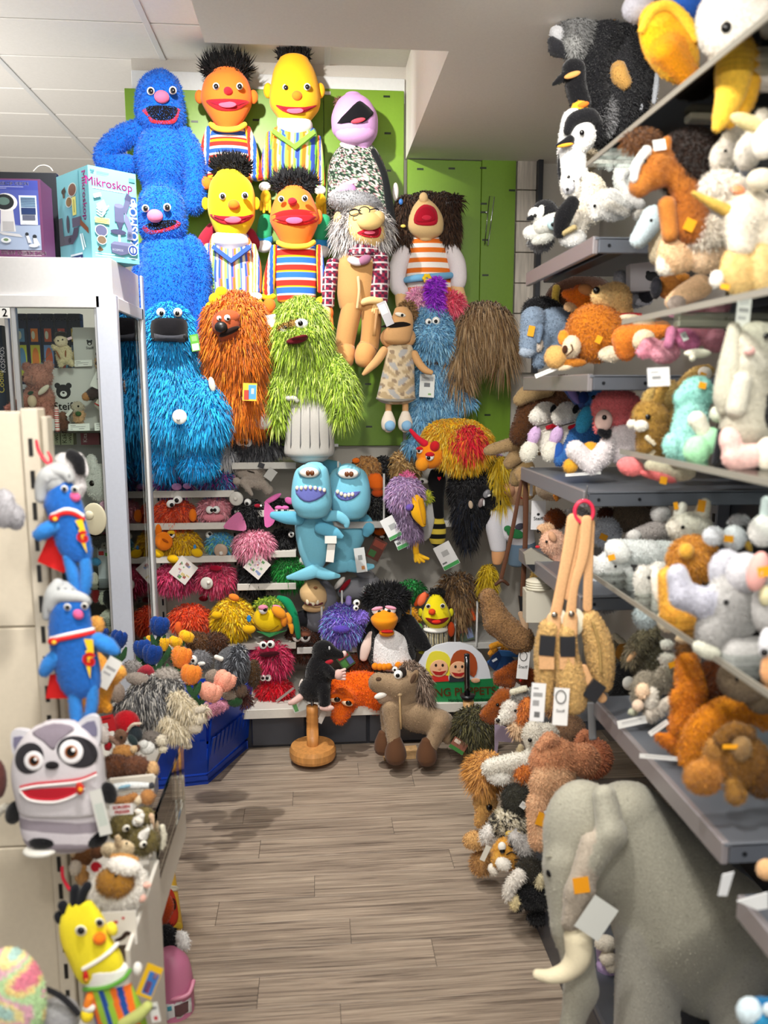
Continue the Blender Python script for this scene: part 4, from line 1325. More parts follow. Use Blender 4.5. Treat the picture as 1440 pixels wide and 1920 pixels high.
t.sw('trouser_leg','b98a55',[(640,1700,58),(650,1820,56),(640,1930,55),(630,1960,56)],m='felt')
t.sw('shoe','c8935a',[(500,1970,60,-10),(498,2010,56,-40),(500,2030,50,-50)],m='felt')
t.sw('shoe','c8935a',[(625,1965,60,-10),(610,2000,56,-40),(606,2025,50,-50)],m='felt')
def plaid(x,y,d):
 o=[]
 for a,b in zip(x,y):
  i,j=(a/13.0)%3,(b/13.0)%3
  o.append(hexc('e0d4d4' if i<.35 or j<.35 else('8c2440' if(i>1.6)!=(j>1.6)else '43243a')))
 return o
t.lo('waistcoat','b98c58',[(1425,500,700),(1480,455,700),(1560,450,690),(1660,455,680),(1730,470,650)],m='felt',dep=.36,d=10)
t.sw('button_band','d9b98c',[(575,1560,8,-95),(580,1640,8,-100),(570,1730,8,-80)],m='felt')
t.lo('shirt_sleeve','8c2440',[(1470,400,470),(1560,375,460),(1650,370,445),(1720,365,440)],m='felt',n=44,seg=36,pat=plaid,d=-20)
t.lo('shirt_sleeve','8c2440',[(1440,650,745),(1540,650,755),(1640,640,745),(1700,645,740)],m='felt',n=44,seg=36,pat=plaid,d=-30)
t.lo('shirt_front','8c2440',[(1400,520,690),(1430,510,700),(1470,540,650),(1530,560,600)],m='felt',n=30,seg=60,pat=plaid,dep=.35,d=-30)
b1=t.e('bow_tie','d8ccd4',555,1470,42,22,d=-105,roll=20,m='felt');t.e('bow_loop','9c6a86',610,1462,40,24,d=-105,roll=-25,m='felt',parent=b1)
for(x,y)in((392,1760),(680,1690)):
 t.e('palm','e8c48a',x,y,32,40,d=-40,m='felt')
 for i in range(4):
  t.sw('finger','e8c48a',[(x-15+i*10,y+20,10,-45),(x-25+i*14,y+62+(i%2)*8,9,-50)],m='felt',seg=8)
t.sw('arm','e8c48a',[(700,1690,22,-60),(640,1690,20,-70),(600,1700,18,-70)],m='felt')
HS='e8c480'
t.e('beard','b8b4b4',600,1290,150,130,d=10,rd=60,m='fur',fur=shag(24,2.4,.35,.6,.5,cols=['c8c4c2','908c8e','e4e0dc']))
t.e('cap_scarf','c88ac0',510,1085,55,60,d=20,roll=40,m='felt')
for i in range(8):
 t.e('lace_frill','efe6ec',420+i*20,1095-60*math.sin(i/7*1.6)-i*2,15,12,d=-5,m='felt',res=(10,7))
t.lo('head',HS,[(1150,545,650),(1200,520,690),(1250,512,715),(1300,515,730),(1350,535,725),(1390,590,690)],dep=.42,m='felt',d=-30)
mouth(t,[(568,1308),(630,1285),(702,1278),(695,1330),(650,1338),(600,1328)],[(590,1308),(650,1294),(690,1292),(680,1325),(620,1322)],lip='c82030',dark='8c1424',tongue=(640,1308,30,9))
t.e('brow_ridge',HS,640,1245,70,45,d=t.fd(640,1245)-10,rd=40,m='felt')
t.e('nose','eecb8c',690,1225,34,36,d=-120,rd=36,m='felt')
t.e('ear',HS,462,1238,26,44,d=-10,m='felt')
t.e('hat','8f9094',560,1145,150,62,d=10,roll=8,m='felt',rd=110,fur=dict(len=4,w=1.5,dens=.3,segs=1,down=.1,jit=.6))
t.eye(575,1208,16,look=(0,.2));t.eye(628,1190,18,look=(.1,.1))
g=t.tube('glasses','17181a',[(510,1195,-100),(550,1180,-125),(590,1185,-140)],3)
t.tube('lens_ring','17181a',[(610+30*math.cos(a),1185+22*math.sin(a),-145)for a in np.linspace(0,6.3,14)],3,parent=g)
t.tube('lens_ring','17181a',[(552+28*math.cos(a),1195+20*math.sin(a),-130)for a in np.linspace(0,6.3,14)],3,parent=g)
t.tube('temple','17181a',[(640,1180,-140),(680,1175,-110),(700,1200,-80)],3,parent=g)
t.card('hang_tag','dcdadd',730,1760,50,130,-22,d=-90,marks=[('b8b4b8',.2,.1,.8,.5)])
t=Toy('hand_puppet','brown haired girl puppet laughing in orange striped dress','puppet',3.45,(960,1900),group='large puppets on the green board',**C2)
t.lo('dress','f4efe8',[(1345,860,1050),(1400,830,1100),(1500,840,1095),(1620,845,1110),(1760,835,1130)],m='felt',n=120,seg=28,dep=.3,pat=strip_pat(['e87828','e87828','f4efe8','f4efe8'],13.5,x0=1352),d=20)
t.sw('belt','76b4dc',[(845,1575,17,-55),(900,1565,20,-85),(970,1560,20,-95),(1040,1555,20,-80),(1095,1548,17,-50)],m='felt')
for i in range(6):
 a=i*math.pi/3
 t.e('flower_petal','f2ce2c',962+16*math.cos(a),1565+16*math.sin(a),11,11,d=-118,rd=6,m='felt',res=(10,7))
t.sw('sleeve','efe8ea',[(830,1420,48,-10),(800,1500,50,-15),(795,1600,46,-20),(820,1640,40,-20)],m='felt')
t.sw('sleeve','efe8ea',[(1095,1410,45,-10),(1130,1480,48,-15),(1140,1560,46,-20),(1135,1600,42,-20)],m='felt')
t.sw('forearm','efc48c',[(1130,1610,36,-20),(1150,1680,34,-25),(1180,1730,22,-25),(1190,1755,12,-25)],m='felt')
t.sw('forearm','efc48c',[(815,1650,34,-20),(820,1720,32,-30),(840,1780,24,-30)],m='felt')
t.e('hair','3d2619',955,1235,140,140,d=70,rd=60,m='fur',fur=shag(18,2.6,.5,.6,.3,cols=['46301f','2c1a12','5c4230']))
t.sw('hair_side','3d2619',[(850,1150,50,20),(815,1250,50,20),(835,1370,45,10)],m='fur',fur=shag(14,2.6,.6,.8,.3,cols=['46301f','2c1a12','5c4230']))
t.sw('hair_side','3d2619',[(1050,1130,48,20),(1085,1250,48,20),(1080,1370,42,10)],m='fur',fur=shag(14,2.6,.6,.8,.3,cols=['46301f','2c1a12','5c4230']))
t.e('pigtail','3d2619',1110,1135,45,32,d=-10,m='fur',fur=shag(18,2.6,.5,.5,.5))
t.e('hair_tie','d8d4d8',1075,1140,10,20,d=-30,m='plastic');t.e('hair_clip','3c78c8',815,1135,12,16,d=-70,m='plastic');t.e('hair_clip','e8d060',828,1272,14,9,d=-70,m='plastic')
t.lo('head','eecb90',[(1110,925,960),(1160,885,1015),(1220,860,1050),(1280,855,1055),(1320,880,1040),(1345,920,990)],dep=.42,m='felt',d=-40)
mouth(t,[(890,1255),(900,1190),(945,1150),(1000,1165),(1022,1210),(1015,1260),(960,1270)],[(900,1245),(910,1195),(950,1162),(995,1175),(1010,1215),(1005,1240),(950,1250)],lip='c81c34',dark='b3142c',tongue=(960,1225,26,14),tcol='d83048')
t.e('nose','f0ce96',942,1112,24,28,d=-80,m='felt')
# ---------------------------------------------------------------- third row on the board
t=Toy('hand_puppet','long haired ginger dog puppet with black nose and yellow bow','puppet',3.2,(1290,980),group='large puppets on the green board',**C4)
oc=['d8701c','b85a18','e88a2c','c46418']
t.sw('leg','b05c1c',[(1270,850,55),(1290,920,45)],fur=shag(20,2.6,.25,.9,cols=oc))
t.sw('leg','b05c1c',[(1440,850,50),(1460,900,42)],fur=shag(20,2.6,.25,.9,cols=oc))
t.lo('body','c4681c',[(560,1190,1440),(640,1160,1480),(740,1165,1495),(820,1190,1500),(880,1230,1480)],dep=.36,fur=shag(26,2.8,.22,.95,cols=oc),d=10)
t.sw('arm','c4681c',[(1190,700,45,-60),(1185,780,50,-80),(1225,830,45,-95),(1260,870,28,-95)],fur=shag(22,2.6,.25,.9,cols=oc))
t.lo('head','d0701e',[(235,1250,1400),(290,1190,1470),(400,1165,1500),(520,1170,1500),(620,1200,1480)],dep=.4,fur=shag(24,2.6,.24,.8,cols=oc),d=-30)
t.e('ear','c4681c',1200,330,40,60,d=-60,roll=20,fur=shag(18,2.6,.3,.5,cols=oc))
t.e('muzzle','9c4a2a',1270,385,75,75,d=-190,rd=50,m='felt',roll=-20)
t.e('jaw','8f4020',1290,440,65,34,d=-185,rd=45,m='felt',roll=-25)
t.e('mouth_line','1a0d0a',1290,425,60,16,d=-225,rd=20,m='felt',roll=-24)
t.e('nose','1c1a1a',1243,400,34,30,d=-245,rd=24,m='plastic')
t.e('face_patch','a8522e',1285,345,60,40,d=-200,rd=35,m='felt')
t.eye(1232,350,13,d=-240,look=(.3,.3));t.eye(1278,348,17,d=-240,look=(.3,.3))
for(x,y,r)in((1245,205,35),(1215,245,40),(1190,290,36)):
 t.e('bow','f2b81c',x,y,r,r*.9,d=-70,m='felt')
t.card('hang_tag','e8c040',1405,765,80,100,2,d=-190,marks=[('d84838',.1,.4,.45,.95),('58a0d8',.4,.1,.95,.9),('f4ecd8',.6,.3,.8,.6)])
t.e('suction_cup','d8d4c4',1192,722,18,40,d=-190,rd=10,m='plastic',roll=-10)
for(x,y,r)in((1290,958,60),(1478,930,60)):
 t.e('shoe','d8d4d2',x,y,58,46,d=-40,m='felt',roll=-15 if x<1400 else 0)
 t.e('shoe_rim','d42838',x+(14 if x<1400 else 0),y+24,55,28,d=-30,m='felt',roll=-20 if x<1400 else 0)
t=Toy('hand_puppet','lime green shaggy puppet sitting in a grey felt bin','puppet',3.2,(300,1135),group='large puppets on the green board',**C5)
gc_=['a3c038','86a82c','bcd656','7c9a28','c8dc78']
gs=shag(22,2.6,.26,.75,cols=gc_)
t.lo('bin','b3b0aa',[(735,185,355),(790,180,365),(900,170,440),(1040,162,440),(1110,160,440),(1130,190,410)],m='felt',dep=.34,d=-40)
for i in range(5):
 x=200+i*50
 t.patch('seam','6d6c6c',[(x,850),(x-8+i*4,1060),(x-6+i*4,1085),(x+i*4,1060),(x+5,850)],off=.8,smooth_n=1)
t.lo('bin_band','bcb9b3',[(738,178,360),(770,172,366),(835,174,372)],m='felt',dep=.37,d=-40,round_=False)
t.sw('bin_handle','c4c1bb',[(165,780,14,-80),(180,800,14,-110),(215,800,14,-125),(232,815,13,-125)],m='felt')
t.lo('body','8fb02e',[(560,160,420),(640,130,470),(760,150,440),(800,190,400)],dep=.34,fur=gs,d=0)
t.sw('arm','8fb02e',[(160,650,55,-20),(130,760,55,-40),(125,880,42,-50),(115,930,30,-50)],fur=gs)
t.sw('arm','8fb02e',[(410,610,70,-30),(470,720,75,-60),(490,830,62,-75),(480,900,40,-80)],fur=gs)
t.lo('head','98b832',[(255,200,320),(310,130,370),(400,90,395),(480,80,405),(560,110,400),(610,180,350)],dep=.36,fur=gs,d=-40)
t.e('snout','98b832',235,430,100,40,d=-165,rd=35,fur=shag(8,2.4,.35,.5,cols=gc_))
t.patch('mouth','5a0f18',[(170,478),(215,455),(280,442),(290,465),(250,490),(190,495)],off=22,lift=10)
t.e('brow','8a6a30',190,385,70,14,d=-185,rd=10,m='fur',roll=-18,fur=shag(7,2,.5,.2))
t.e('eye','eef0ea',255,380,36,26,d=-190,rd=18,m='plastic');t.bead(250,378,14,d=-208)
t.e('eye','eef0ea',160,408,24,24,d=-180,rd=16,m='plastic');t.bead(168,402,11,d=-194)
t.card('hang_tag','ece8e4',85,365,60,70,-10,d=-120,marks=[('c8c0b8',.2,.2,.8,.35)])
t=Toy('hand_puppet','tan doll puppet in camouflage dress with blue toed shoes','puppet',3.25,(790,985),group='large puppets on the green board',**C5)
def camo(x,y,d):
 o=[]
 for a,b in zip(x,y):
  v=math.sin(a*.061+2*math.sin(b*.043))+math.sin(b*.08+1.7*math.sin(a*.037))
  w=math.sin(a*.1+b*.03+3)+math.sin(b*.12-a*.05)
  o.append(hexc('b09a78' if v>.7 else 'a7a5a4' if v<-.9 else '94806a' if w>.9 else 'cdbb9c'))
 return o
for x in(745,840):
 t.sw('leg','c79a6a',[(x,800,17),(x,880,18)],m='felt')
 t.lo('shoe','e4d8c8',[(880,x-22,x+22),(930,x-40,x+40),(970,x-36,x+36),(984,x-20,x+20)],m='felt',dep=.45,d=-20)
 t.e('toe_cap','8ab8dc',x+8,955,30,30,d=-48,m='felt')
t.lo('dress','cdbb9c',[(510,740,880),(560,730,890),(700,700,892),(790,680,895),(805,682,892)],m='felt',n=60,seg=80,pat=camo,dep=.3)
t.sw('hem','8f8a80',[(682,800,8,-10),(740,812,8,-62),(830,812,8,-62),(893,800,8,-10)],m='felt')
t.sw('arm','d2a26e',[(720,530,24,-10),(680,590,24,-25),(630,640,18,-30),(605,665,10,-30)],m='felt')
t.sw('arm','d2a26e',[(890,550,22,-10),(915,600,22,-30),(950,640,20,-40),(985,655,14,-45)],m='felt')
t.e('shoulders','cd9c6a',800,460,100,70,d=10,m='felt',rd=50)
t.lo('head','d2a26e',[(300,780,860),(330,770,880),(385,745,885),(430,720,880),(470,720,870)],m='felt',dep=.4,d=-30)
t.patch('mouth','17100c',[(700,398),(760,378),(830,370),(872,385),(840,396),(760,404)],off=1.5)
t.e('eye','ece6d8',812,330,30,12,d=-80,rd=10,m='felt',roll=12);t.bead(822,333,8,d=-88)
t.e('hair','8a6a42',850,310,45,50,d=20,m='fur',fur=shag(10,2,.4,.2))
t.card('hang_tag','c9c6cc',728,325,48,140,-24,d=-90,marks=[('f0eeee',.1,.1,.9,.5)])
t.tube('rod','b98a58',[(665,450,-70),(680,300,-60)],10,n=4)
t=Toy('hand_puppet','pale blue furry monster puppet with violet and pink forelock','puppet',3.36,(990,1010),group='large puppets on the green board',**C5)
bc=['8cc4e4','74b0d8','a8d8f0','62a0cc']
bs=shag(15,2.4,.3,.6,cols=bc)
t.sw('leg','7cb8dc',[(930,820,45),(920,920,45),(920,1010,35),(890,1060,45)],fur=bs)
t.sw('leg','7cb8dc',[(1080,820,45),(1095,900,40),(1100,950,30)],fur=bs)
t.sw('arm','7cb8dc',[(1090,720,40),(1150,800,36),(1210,820,24)],fur=bs)
t.lo('body','7cb8dc',[(580,930,1090),(660,910,1110),(760,900,1110),(850,890,1100)],dep=.3,fur=bs,d=10)
t.lo('head','7cb8dc',[(300,930,1050),(350,900,1080),(440,880,1105),(520,890,1100),(570,930,1050)],dep=.38,fur=bs,d=-40)
t.e('muzzle','8ccae8',990,445,80,60,d=-130,fur=shag(11,2.4,.4,.4,cols=bc))
t.eye(970,370,18,d=-150,look=(.2,.1));t.eye(1012,365,22,d=-150,look=(0,.1))
t.e('chin_patch','5a3c28',995,590,55,25,d=-60,m='felt')
t.sw('forelock','b838e0',[(1020,310,24,-60),(1000,220,34,-50),(1015,160,30,-40)],m='fur',fur=shag(16,2.2,.6,.3,cols=['b030e0','c85af0','9a20d0']))
t.e('hair_tuft','e8a0c0',920,250,60,55,d=-10,m='fur',fur=shag(14,2,.5,.2,cols=['e8a8c8','d88ab8','f0c0d4']))
t.e('hair_tuft','f05a78',1100,265,60,50,d=-10,m='fur',fur=shag(16,2,.5,.3,cols=['f46880','e84a70','f88a98']))
t.card('hang_tag','dfe3e0',962,730,84,130,3,d=-120,marks=[('707478',.3,.38,.7,.55),('b8bcbc',.1,.12,.9,.3),('88b070',.6,.82,.8,.9)])
t=Toy('hand_puppet','tan mop haired dog puppet at the right edge of the board','puppet',3.36,(1250,720),group='large puppets on the green board',**C5)
tcs=['a98a62','8a6c48','c4a680','77593a']
t.e('head','8a6c48',1280,390,140,120,rd=70,fur=shag(34,2.6,.35,1.0,.3,cols=tcs))
t.sw('ear','8a6c48',[(1200,380,45,-40),(1160,520,45,-40),(1150,640,40,-40),(1150,710,26,-40)],fur=shag(32,2.6,.3,1.1,.2,cols=tcs))
t.sw('ear','8a6c48',[(1370,380,45,-10),(1390,480,45,-10),(1390,560,40,-10)],fur=shag(32,2.6,.3,1.1,.2,cols=tcs))
t.e('snout','6e4a2e',1300,540,40,40,d=-30,fur=shag(8,2,.3,.5))
t=Toy('hand_puppet','orange faced beast puppet with red and yellow mane and red horn','puppet',3.18,(1100,1210),**C5)
mc=['e8b820','f0c838','e88820']
t.lo('mane','e8b820',[(960,980,1260),(1000,950,1310),(1090,960,1320),(1160,1060,1270)],m='fur',dep=.25,fur=shag(15,2.6,.4,.6,.35,cols=['f0c428','e8a020','f4d860','e8b820']))
t.e('mane_back','e01c38',1190,1045,85,80,d=-75,rd=50,m='fur',fur=shag(17,2.6,.4,.6,.35,cols=['e4183c','c81030','f04040','f08830']))
t.e('head','f08c1c',980,1120,78,75,d=-60,rd=60,m='felt',roll=30)
t.e('snout','f29a24',935,1170,38,40,d=-95,rd=36,m='felt',roll=30)
t.sw('horn','d82038',[(950,1055,20,-90),(910,1025,15,-95),(870,980,10,-100)],m='felt')
t.e('ear','c82028',1005,1070,26,30,d=-110,m='felt',roll=20)
t.eye(978,1128,24,d=-125,look=(-.3,.3),lid='c81c28');t.eye(920,1092,18,d=-110,look=(-.2,.2),lid='c81c28')
# ---------------------------------------------------------------- furry puppets on the left wall shelves
R4,R5=dict(o=(270,760),k=280/1440),dict(o=(270,1040),k=300/1440)
R6,R7,R8=dict(o=(620,820),k=340/1440),dict(o=(840,820),k=280/1440),dict(o=(840,1120),k=280/1440)
M=dict(o=(480,960),k=1/3)
LG=dict(o=(0,960),k=1/3)
def furball(label,fr,Y,cx,cy,rx,ry,cols,L=13,eyes=(),group=None,dens=.3,down=.5,rd=None,name='furry_puppet',er=.6,w=2.4,base=None):
 t=Toy(name,label,'puppet',Y,base or(cx,cy+ry),group=group,**fr)
 rd_=rd or min(rx,ry)*.8
 t.e('body',cols[0],cx,cy,rx*.88,ry*.88,d=0,rd=rd_,fur=shag(L,w,dens,down,.4,cols=cols))
 t.lift=L*.55
 for q in eyes:
  x,y,r=q[:3]
  t.eye(x,y,r,d=t.fd(x,y)-t.lift/t.k*.6,look=q[3]if len(q)>3 else(.2,.1),lid=q[4]if len(q)>4 else None)
 return t
def cup(t,x,y,r,d,kx=0.1,ky=.15,c='d8d4cb'):
 o=t.e('suction_cup',c,x,y,r,r,d=d,rd=r*.25,m='plastic')
 t.e('cup_knob','e4e0d6',x+r*kx,y+r*ky,r*.3,r*.3,d=d-r*.35,rd=r*.3,m='plastic',parent=o)
def leaflet(t,x,y,w,h,rot,d,c='e8e2dc'):
 mk=[]
 for i in range(16):
  u,v=random.uniform(.05,.75),random.uniform(.05,.8)
  mk.append((random.choice(['c88890','8fb48c','8c9cc4','d8c488','c8b8c8','6a9a68','b85860']),u,v,u+random.uniform(.06,.2),v+random.uniform(.05,.16)))
 t.card('hang_tag',c,x,y,w,h,rot,d,marks=mk)
G_L='furry puppets in the left wall shelves'
t=furball('shaggy charcoal puppet with close set white eyes on the upper shelf',R4,3.36,1050,350,320,165,['4c4c50','37373c','6c6c70','86868a'],20,group=G_L)
t.e('snout','3c3c40',960,410,60,50,d=-190,rd=40,fur=shag(6,2,.4,.4))
t.eye(930,350,42,d=-215,look=(.35,.1),pr=.5);t.eye(995,356,46,d=-210,look=(-.2,.1),pr=.45)
t.e('white_tuft','c8c8cc',800,450,70,70,d=-120,rd=40,fur=shag(18,2,.4,.7,cols=['d8d8dc','a0a0a6','f0f0f0']))
t.card('hang_tag','3c3c40',1130,580,60,50,20,d=-240);t.card('hang_tag','c4c2bc',1220,665,110,90,-55,d=-200)
bm=['2c5f9c','3b83b8','7a2c98','c828a0','2c4a80']
t=furball('blue and magenta tangle haired puppet with pink eyelids, far left shelf',R4,3.36,290,740,190,110,bm,17,group=G_L)
t.e('eyelid','c890c8',315,785,48,34,d=-150,rd=30,m='felt');t.e('eyelid','c088c0',415,778,40,28,d=-140,rd=26,m='felt')
t=furball('blue violet tangle haired puppet with one eye raised on a stalk',R4,3.36,690,720,180,110,bm+['58b0e0'],17,group=G_L)
t.eye(722,596,42,d=-110,look=(-.1,.1),pr=.45)
t=Toy('hand_puppet','wrinkled beige elephant puppet slumped on the upper shelf','puppet',3.34,(1020,880),group=G_L,**R4)
t.blob('body',[('e','a89c90',1030,640,0,150,90,80),('c','b0a498',960,740,-60,40,1040,860,-80,18),('c','a89c90',1150,760,-30,60,1010,740,-60,45),('e','b4a89c',890,730,-60,36,40,24),('e','a89c90',1200,820,-40,50,50,40)],k=20,N=40)
t.e('eye_line','2a2420',1030,640,40,6,d=-95,rd=4,m='felt',roll=15);t.e('eye_line','2a2420',990,595,22,5,d=-95,rd=4,m='felt')
cup(t,890,900,68,-130,-.1,.0)
t=furball('vermilion orange shaggy puppet with tilted white eyes',R4,3.36,290,1040,205,150,['e8542c','d0401c','f47040','c03818'],16,group=G_L)
t.eye(258,948,44,d=-200,look=(.2,.3),ry=36,roll=-30);t.eye(325,912,48,d=-190,look=(-.2,.1),ry=38,roll=-20);t.e('foot','ee7a1c',470,1060,38,62,d=-130,m='felt')
t=furball('salmon pink fluffy puppet in the white cubby, sleepy eyes',R4,3.36,680,1000,165,120,['e89ca8','d4828e','f4b8c0','dc909c'],14,group=G_L)
t.e('muzzle','e08c98',670,1080,110,42,d=-110,m='plush');t.eye(634,1008,38,d=-165,look=(.5,.1),ry=36);t.eye(696,1006,38,d=-165,look=(-.3,.1),ry=36)
t=furball('black furry bat puppet with red mouth and pink mesh wing',R4,3.33,1010,1040,160,150,['121214','1e1e22','0a0a0c'],11,[(1000,935,36,(-.2,.3))],group=G_L)
t.po('wing','d87aa8',[(765,1170),(900,1030),(960,1090),(985,1200),(880,1205)],d=-150,th=10,smooth_n=3)
t.e('mouth','8c1428',1095,968,32,18,d=-160,rd=8,m='felt');t.e('tooth','f0f0ea',1128,968,10,12,d=-165,m='plastic')
t=furball('black bat puppet with bright pink ears and pink eyelids',R4,3.34,1330,1010,130,120,['121214','1e1e22','0a0a0c'],9,group=G_L)
for x,y,rx,ry,ro in((1240,900,95,26,-30),(1400,920,45,32,30)):
 t.e('ear','e070b0',x,y,rx,ry,d=-120,rd=14,m='felt',roll=ro)
t.po('wing','e070b0',[(1165,940),(1230,985),(1270,1060),(1240,1150),(1165,1165)],d=-150,th=10,smooth_n=3)
for x in(1300,1360):
 t.eye(x,1005,36,d=-140,look=(.1,.3),lid='e070b0')
t=furball('dark black furry creature behind the dolphin fin, lower cubby',R4,3.38,1340,1300,115,130,['161618','0c0c0e','242428'],10,group=G_L)
t.eye(1420,1245,30,d=-110)
t=furball('pale pink shaggy puppet hanging over the shelf edge',R4,3.31,1060,1330,190,140,['f0a0b8','e088a4','f8bccc','d87c98'],17,group=G_L)
leaflet(t,1090,1550,190,190,40,-110)
t=furball('golden yellow duck like puppet with wide orange bill',R4,3.36,350,1330,200,150,['e8b80c','d09c08','f4d038','c08c08'],15,group=G_L)
t.e('bill','f08018',190,1310,85,90,d=-190,rd=35,m='felt');t.e('bill_tip','ee7a14',140,1220,32,75,d=-170,rd=24,m='felt');t.e('nostril','a84c08',205,1305,34,12,d=-226,rd=6,m='felt',roll=30)
t.eye(262,1245,36,d=-180,lid='e0b020')
for x,y in((135,1430),(280,1480),(510,1420)):
 t.e('foot','e8b810',x,y,58,42,d=-150,m='felt',roll=15)
t.e('size_label','3c88c8',490,1365,14,24,d=-160,rd=4,m='paper')
t=furball('small turquoise and lime puppet with one eye showing',R4,3.36,740,1330,140,110,['4ca0cc','3c88b8','78c0dc','90c060','6ab0d8'],11,[(628,1248,36,(.2,-.2))],group=G_L)
cup(t,740,1400,66,-140,.05,.4,'b8a08c')
t=furball('deep rose shaggy puppet with a folded leaflet, left end',R4,3.36,300,1660,200,140,['d84070','b82c58','e86090','a02448'],16,group=G_L)
leaflet(t,380,1590,200,210,38,-160)
t=furball('raspberry shaggy puppet with open red mouth and suction cup',R4,3.36,690,1650,200,150,['e44c74','c83460','f07898','b02850'],16,group=G_L)
t.e('mouth','a00c2c',690,1570,60,26,d=-170,rd=10,m='felt');cup(t,605,1715,60,-190,.3,-.1)
furball('jet black long haired puppet below the pink one',R4,3.37,1065,1640,165,170,['141416','222226','0a0a0c'],15,group=G_L)
t=furball('bright green shaggy puppet beside the dolphin tail',R4,3.37,1400,1600,150,150,['1f9a3c','14802c','48b858','0e6c24'],17,[(1545,1500,50,(.3,.1))],group=G_L)
t=furball('orange red shaggy puppet on the lower shelf above the tulips',R5,3.36,420,570,195,135,['ee5428','d8401c','f67848','c43818'],14,group=G_L)
t.e('foot','ee6a2c',310,660,36,60,d=-130,m='felt')
t=furball('canary yellow shaggy bird puppet on the lower shelf',R5,3.33,800,560,190,190,['f4cc10','e0b008','f8e048','d8a808'],14,group=G_L)
t.e('comb','f08830',810,385,50,32,d=-120,m='felt',roll=20);t.e('foot','e8b410',655,545,50,32,d=-180,m='felt');t.e('foot','e8b410',945,670,60,40,d=-150,m='felt');t.e('size_label','2c88d0',945,575,20,32,d=-180,rd=4,m='paper')
t=Toy('hand_puppet','yellow faced parrot puppet with hooked orange beak and green wings','puppet',3.3,(1140,710),group=G_L,**R5)
t.e('face','ecc814',1130,580,150,130,rd=95,m='felt')
t.e('crest','9ab83c',1140,440,140,55,d=10,m='fur',fur=shag(9,2.2,.4,.3,cols=['b8c040','8cb040','6a9a38']))
t.e('beak','f09a28',1215,520,75,45,d=-120,rd=42,m='felt',roll=38);t.e('beak_tip','e88c24',1260,590,30,60,d=-110,rd=30,m='felt')
for x,y in((1310,580),(1325,650)):
 t.sw('foot','e89828',[(x-20,y-40,22,-60),(x,y,24,-70),(x+5,y+50,16,-70)],m='felt')
t.eye(1072,495,42,d=-105,look=(.4,0),lid='e08ca8');t.e('eyelid','e08cb0',1195,468,40,16,d=-105,rd=14,m='felt',roll=10)
t.sw('smile','8c7410',[(990,610,4,-50),(1060,670,4,-85),(1130,680,4,-95),(1210,640,4,-80)],m='felt')
t.sw('wing','0f8c5c',[(1215,390,26,10),(1290,430,40,-10),(1350,540,36,-30)],m='felt');t.sw('wing','0c7c50',[(1360,560,30,-40),(1375,650,30,-40),(1390,740,22,-40)],m='felt')
t.po('base_card','3a8a50',[(1010,690),(1130,745),(1290,680),(1150,700)],d=-60,th=4)
t=furball('emerald furred frog puppet peering over the parrot',R5,3.44,1090,420,130,60,['187848','0f6038','2c9858'],8,[(945,385,26),(1010,378,34,(.3,.3))],group=G_L)
t=furball('white knit haired puppet head with red beak behind the yellow bird',R5,3.45,690,360,90,60,['d8d4d0','b8b4b0','f0ece8'],6,[(600,400,22)],group=G_L)
t.e('beak','a01c2c',535,395,42,26,d=-30,m='felt')
t=furball('crimson bearded monster puppet with sulky open mouth',R5,3.3,1150,920,165,150,['d83060','b81c48','ec5880','9c1840'],19,group=G_L)
t.e('brow','c82850',1120,850,100,40,d=-150,m='plush');t.eye(1072,815,36,d=-190,look=(.1,0),pr=.5);t.eye(1142,806,36,d=-190,look=(-.2,.1),pr=.5)
t.e('mouth','3c0814',1130,895,90,22,d=-190,rd=14,m='felt',roll=-6)
t=furball('scarlet fluffy monster puppet under the crimson one',R5,3.3,1170,1210,165,125,['e01428','c00c1c','f03848','a00818'],14,group=G_L)
t.eye(1072,1108,30,d=-130,look=(-.1,.1),pr=.5);t.eye(1118,1108,32,d=-130,look=(-.3,.1),pr=.5);t.card('hang_tag','9c8c88',1270,1260,200,22,-38,d=-160)
furball('magenta long haired puppet beside the blue basket',R5,3.36,965,890,60,110,['d028a0','a81880','e860c0'],12,group=G_L)
t=furball('dark brown furry monster puppet with one sleepy eye behind the mole',M,3.38,270,720,110,130,['4a2a1c','341c12','60382a'],9,[(275,702,32,(.1,.1),'7a4a38'),(230,705,26,(.2,.1),'7a4a38')])
t.sw('mouth','1a0c08',[(220,755,5,-95),(280,740,6,-110),(330,745,5,-95)],m='felt')
SB,SD='7fc8e0','6ab8d6'
def shark(label,base,Y,head,body,fins,eyes,mouthp,teeth,tail):
 t=Toy('shark_puppet',label,'puppet',Y,base,group='pair of light blue shark puppets',**RAW)
 t.lo('body',SB,body,dep=.32,m='felt',d=10)
 for f in fins:
  t.sw('fin',SD if len(f)==3 else SB,f,m='felt',flat=.5)
 for f in tail:
  t.sw('tail_fin',SB,f,m='felt',flat=.4)
 t.lo('head',SB,head,dep=.36,m='felt',d=-40)
 t.hd=t.fd
 o=t.patch('mouth','6a70b8',mouthp,off=1.2,smooth_n=2)
 for(x,y)in teeth:
  t.e('tooth','f0e8d4',x,y,3.2,4,d=t.fd(x,y)-2,rd=2,m='plastic',res=(10,7),parent=o)
 for(x,y,rx,ry)in eyes:
  t.e('eyelid','8cd0e6',x,y-2,rx*1.2,ry*1.5,d=t.hd(x,y)+2,rd=10,m='felt')
 for(x,y,rx,ry)in eyes:
  e_=t.e('eye','f2eee6',x,y,rx,ry,d=t.hd(x,y)-8,rd=5,m='plastic')
  for dx in(-.15,.3):
   t.e('pupil','6a3a1c',x+dx*rx,y+.1*ry,rx*.24,ry*.55,d=t.hd(x,y)-12.4,rd=2,m='gloss',res=(10,7),parent=e_)
 return t
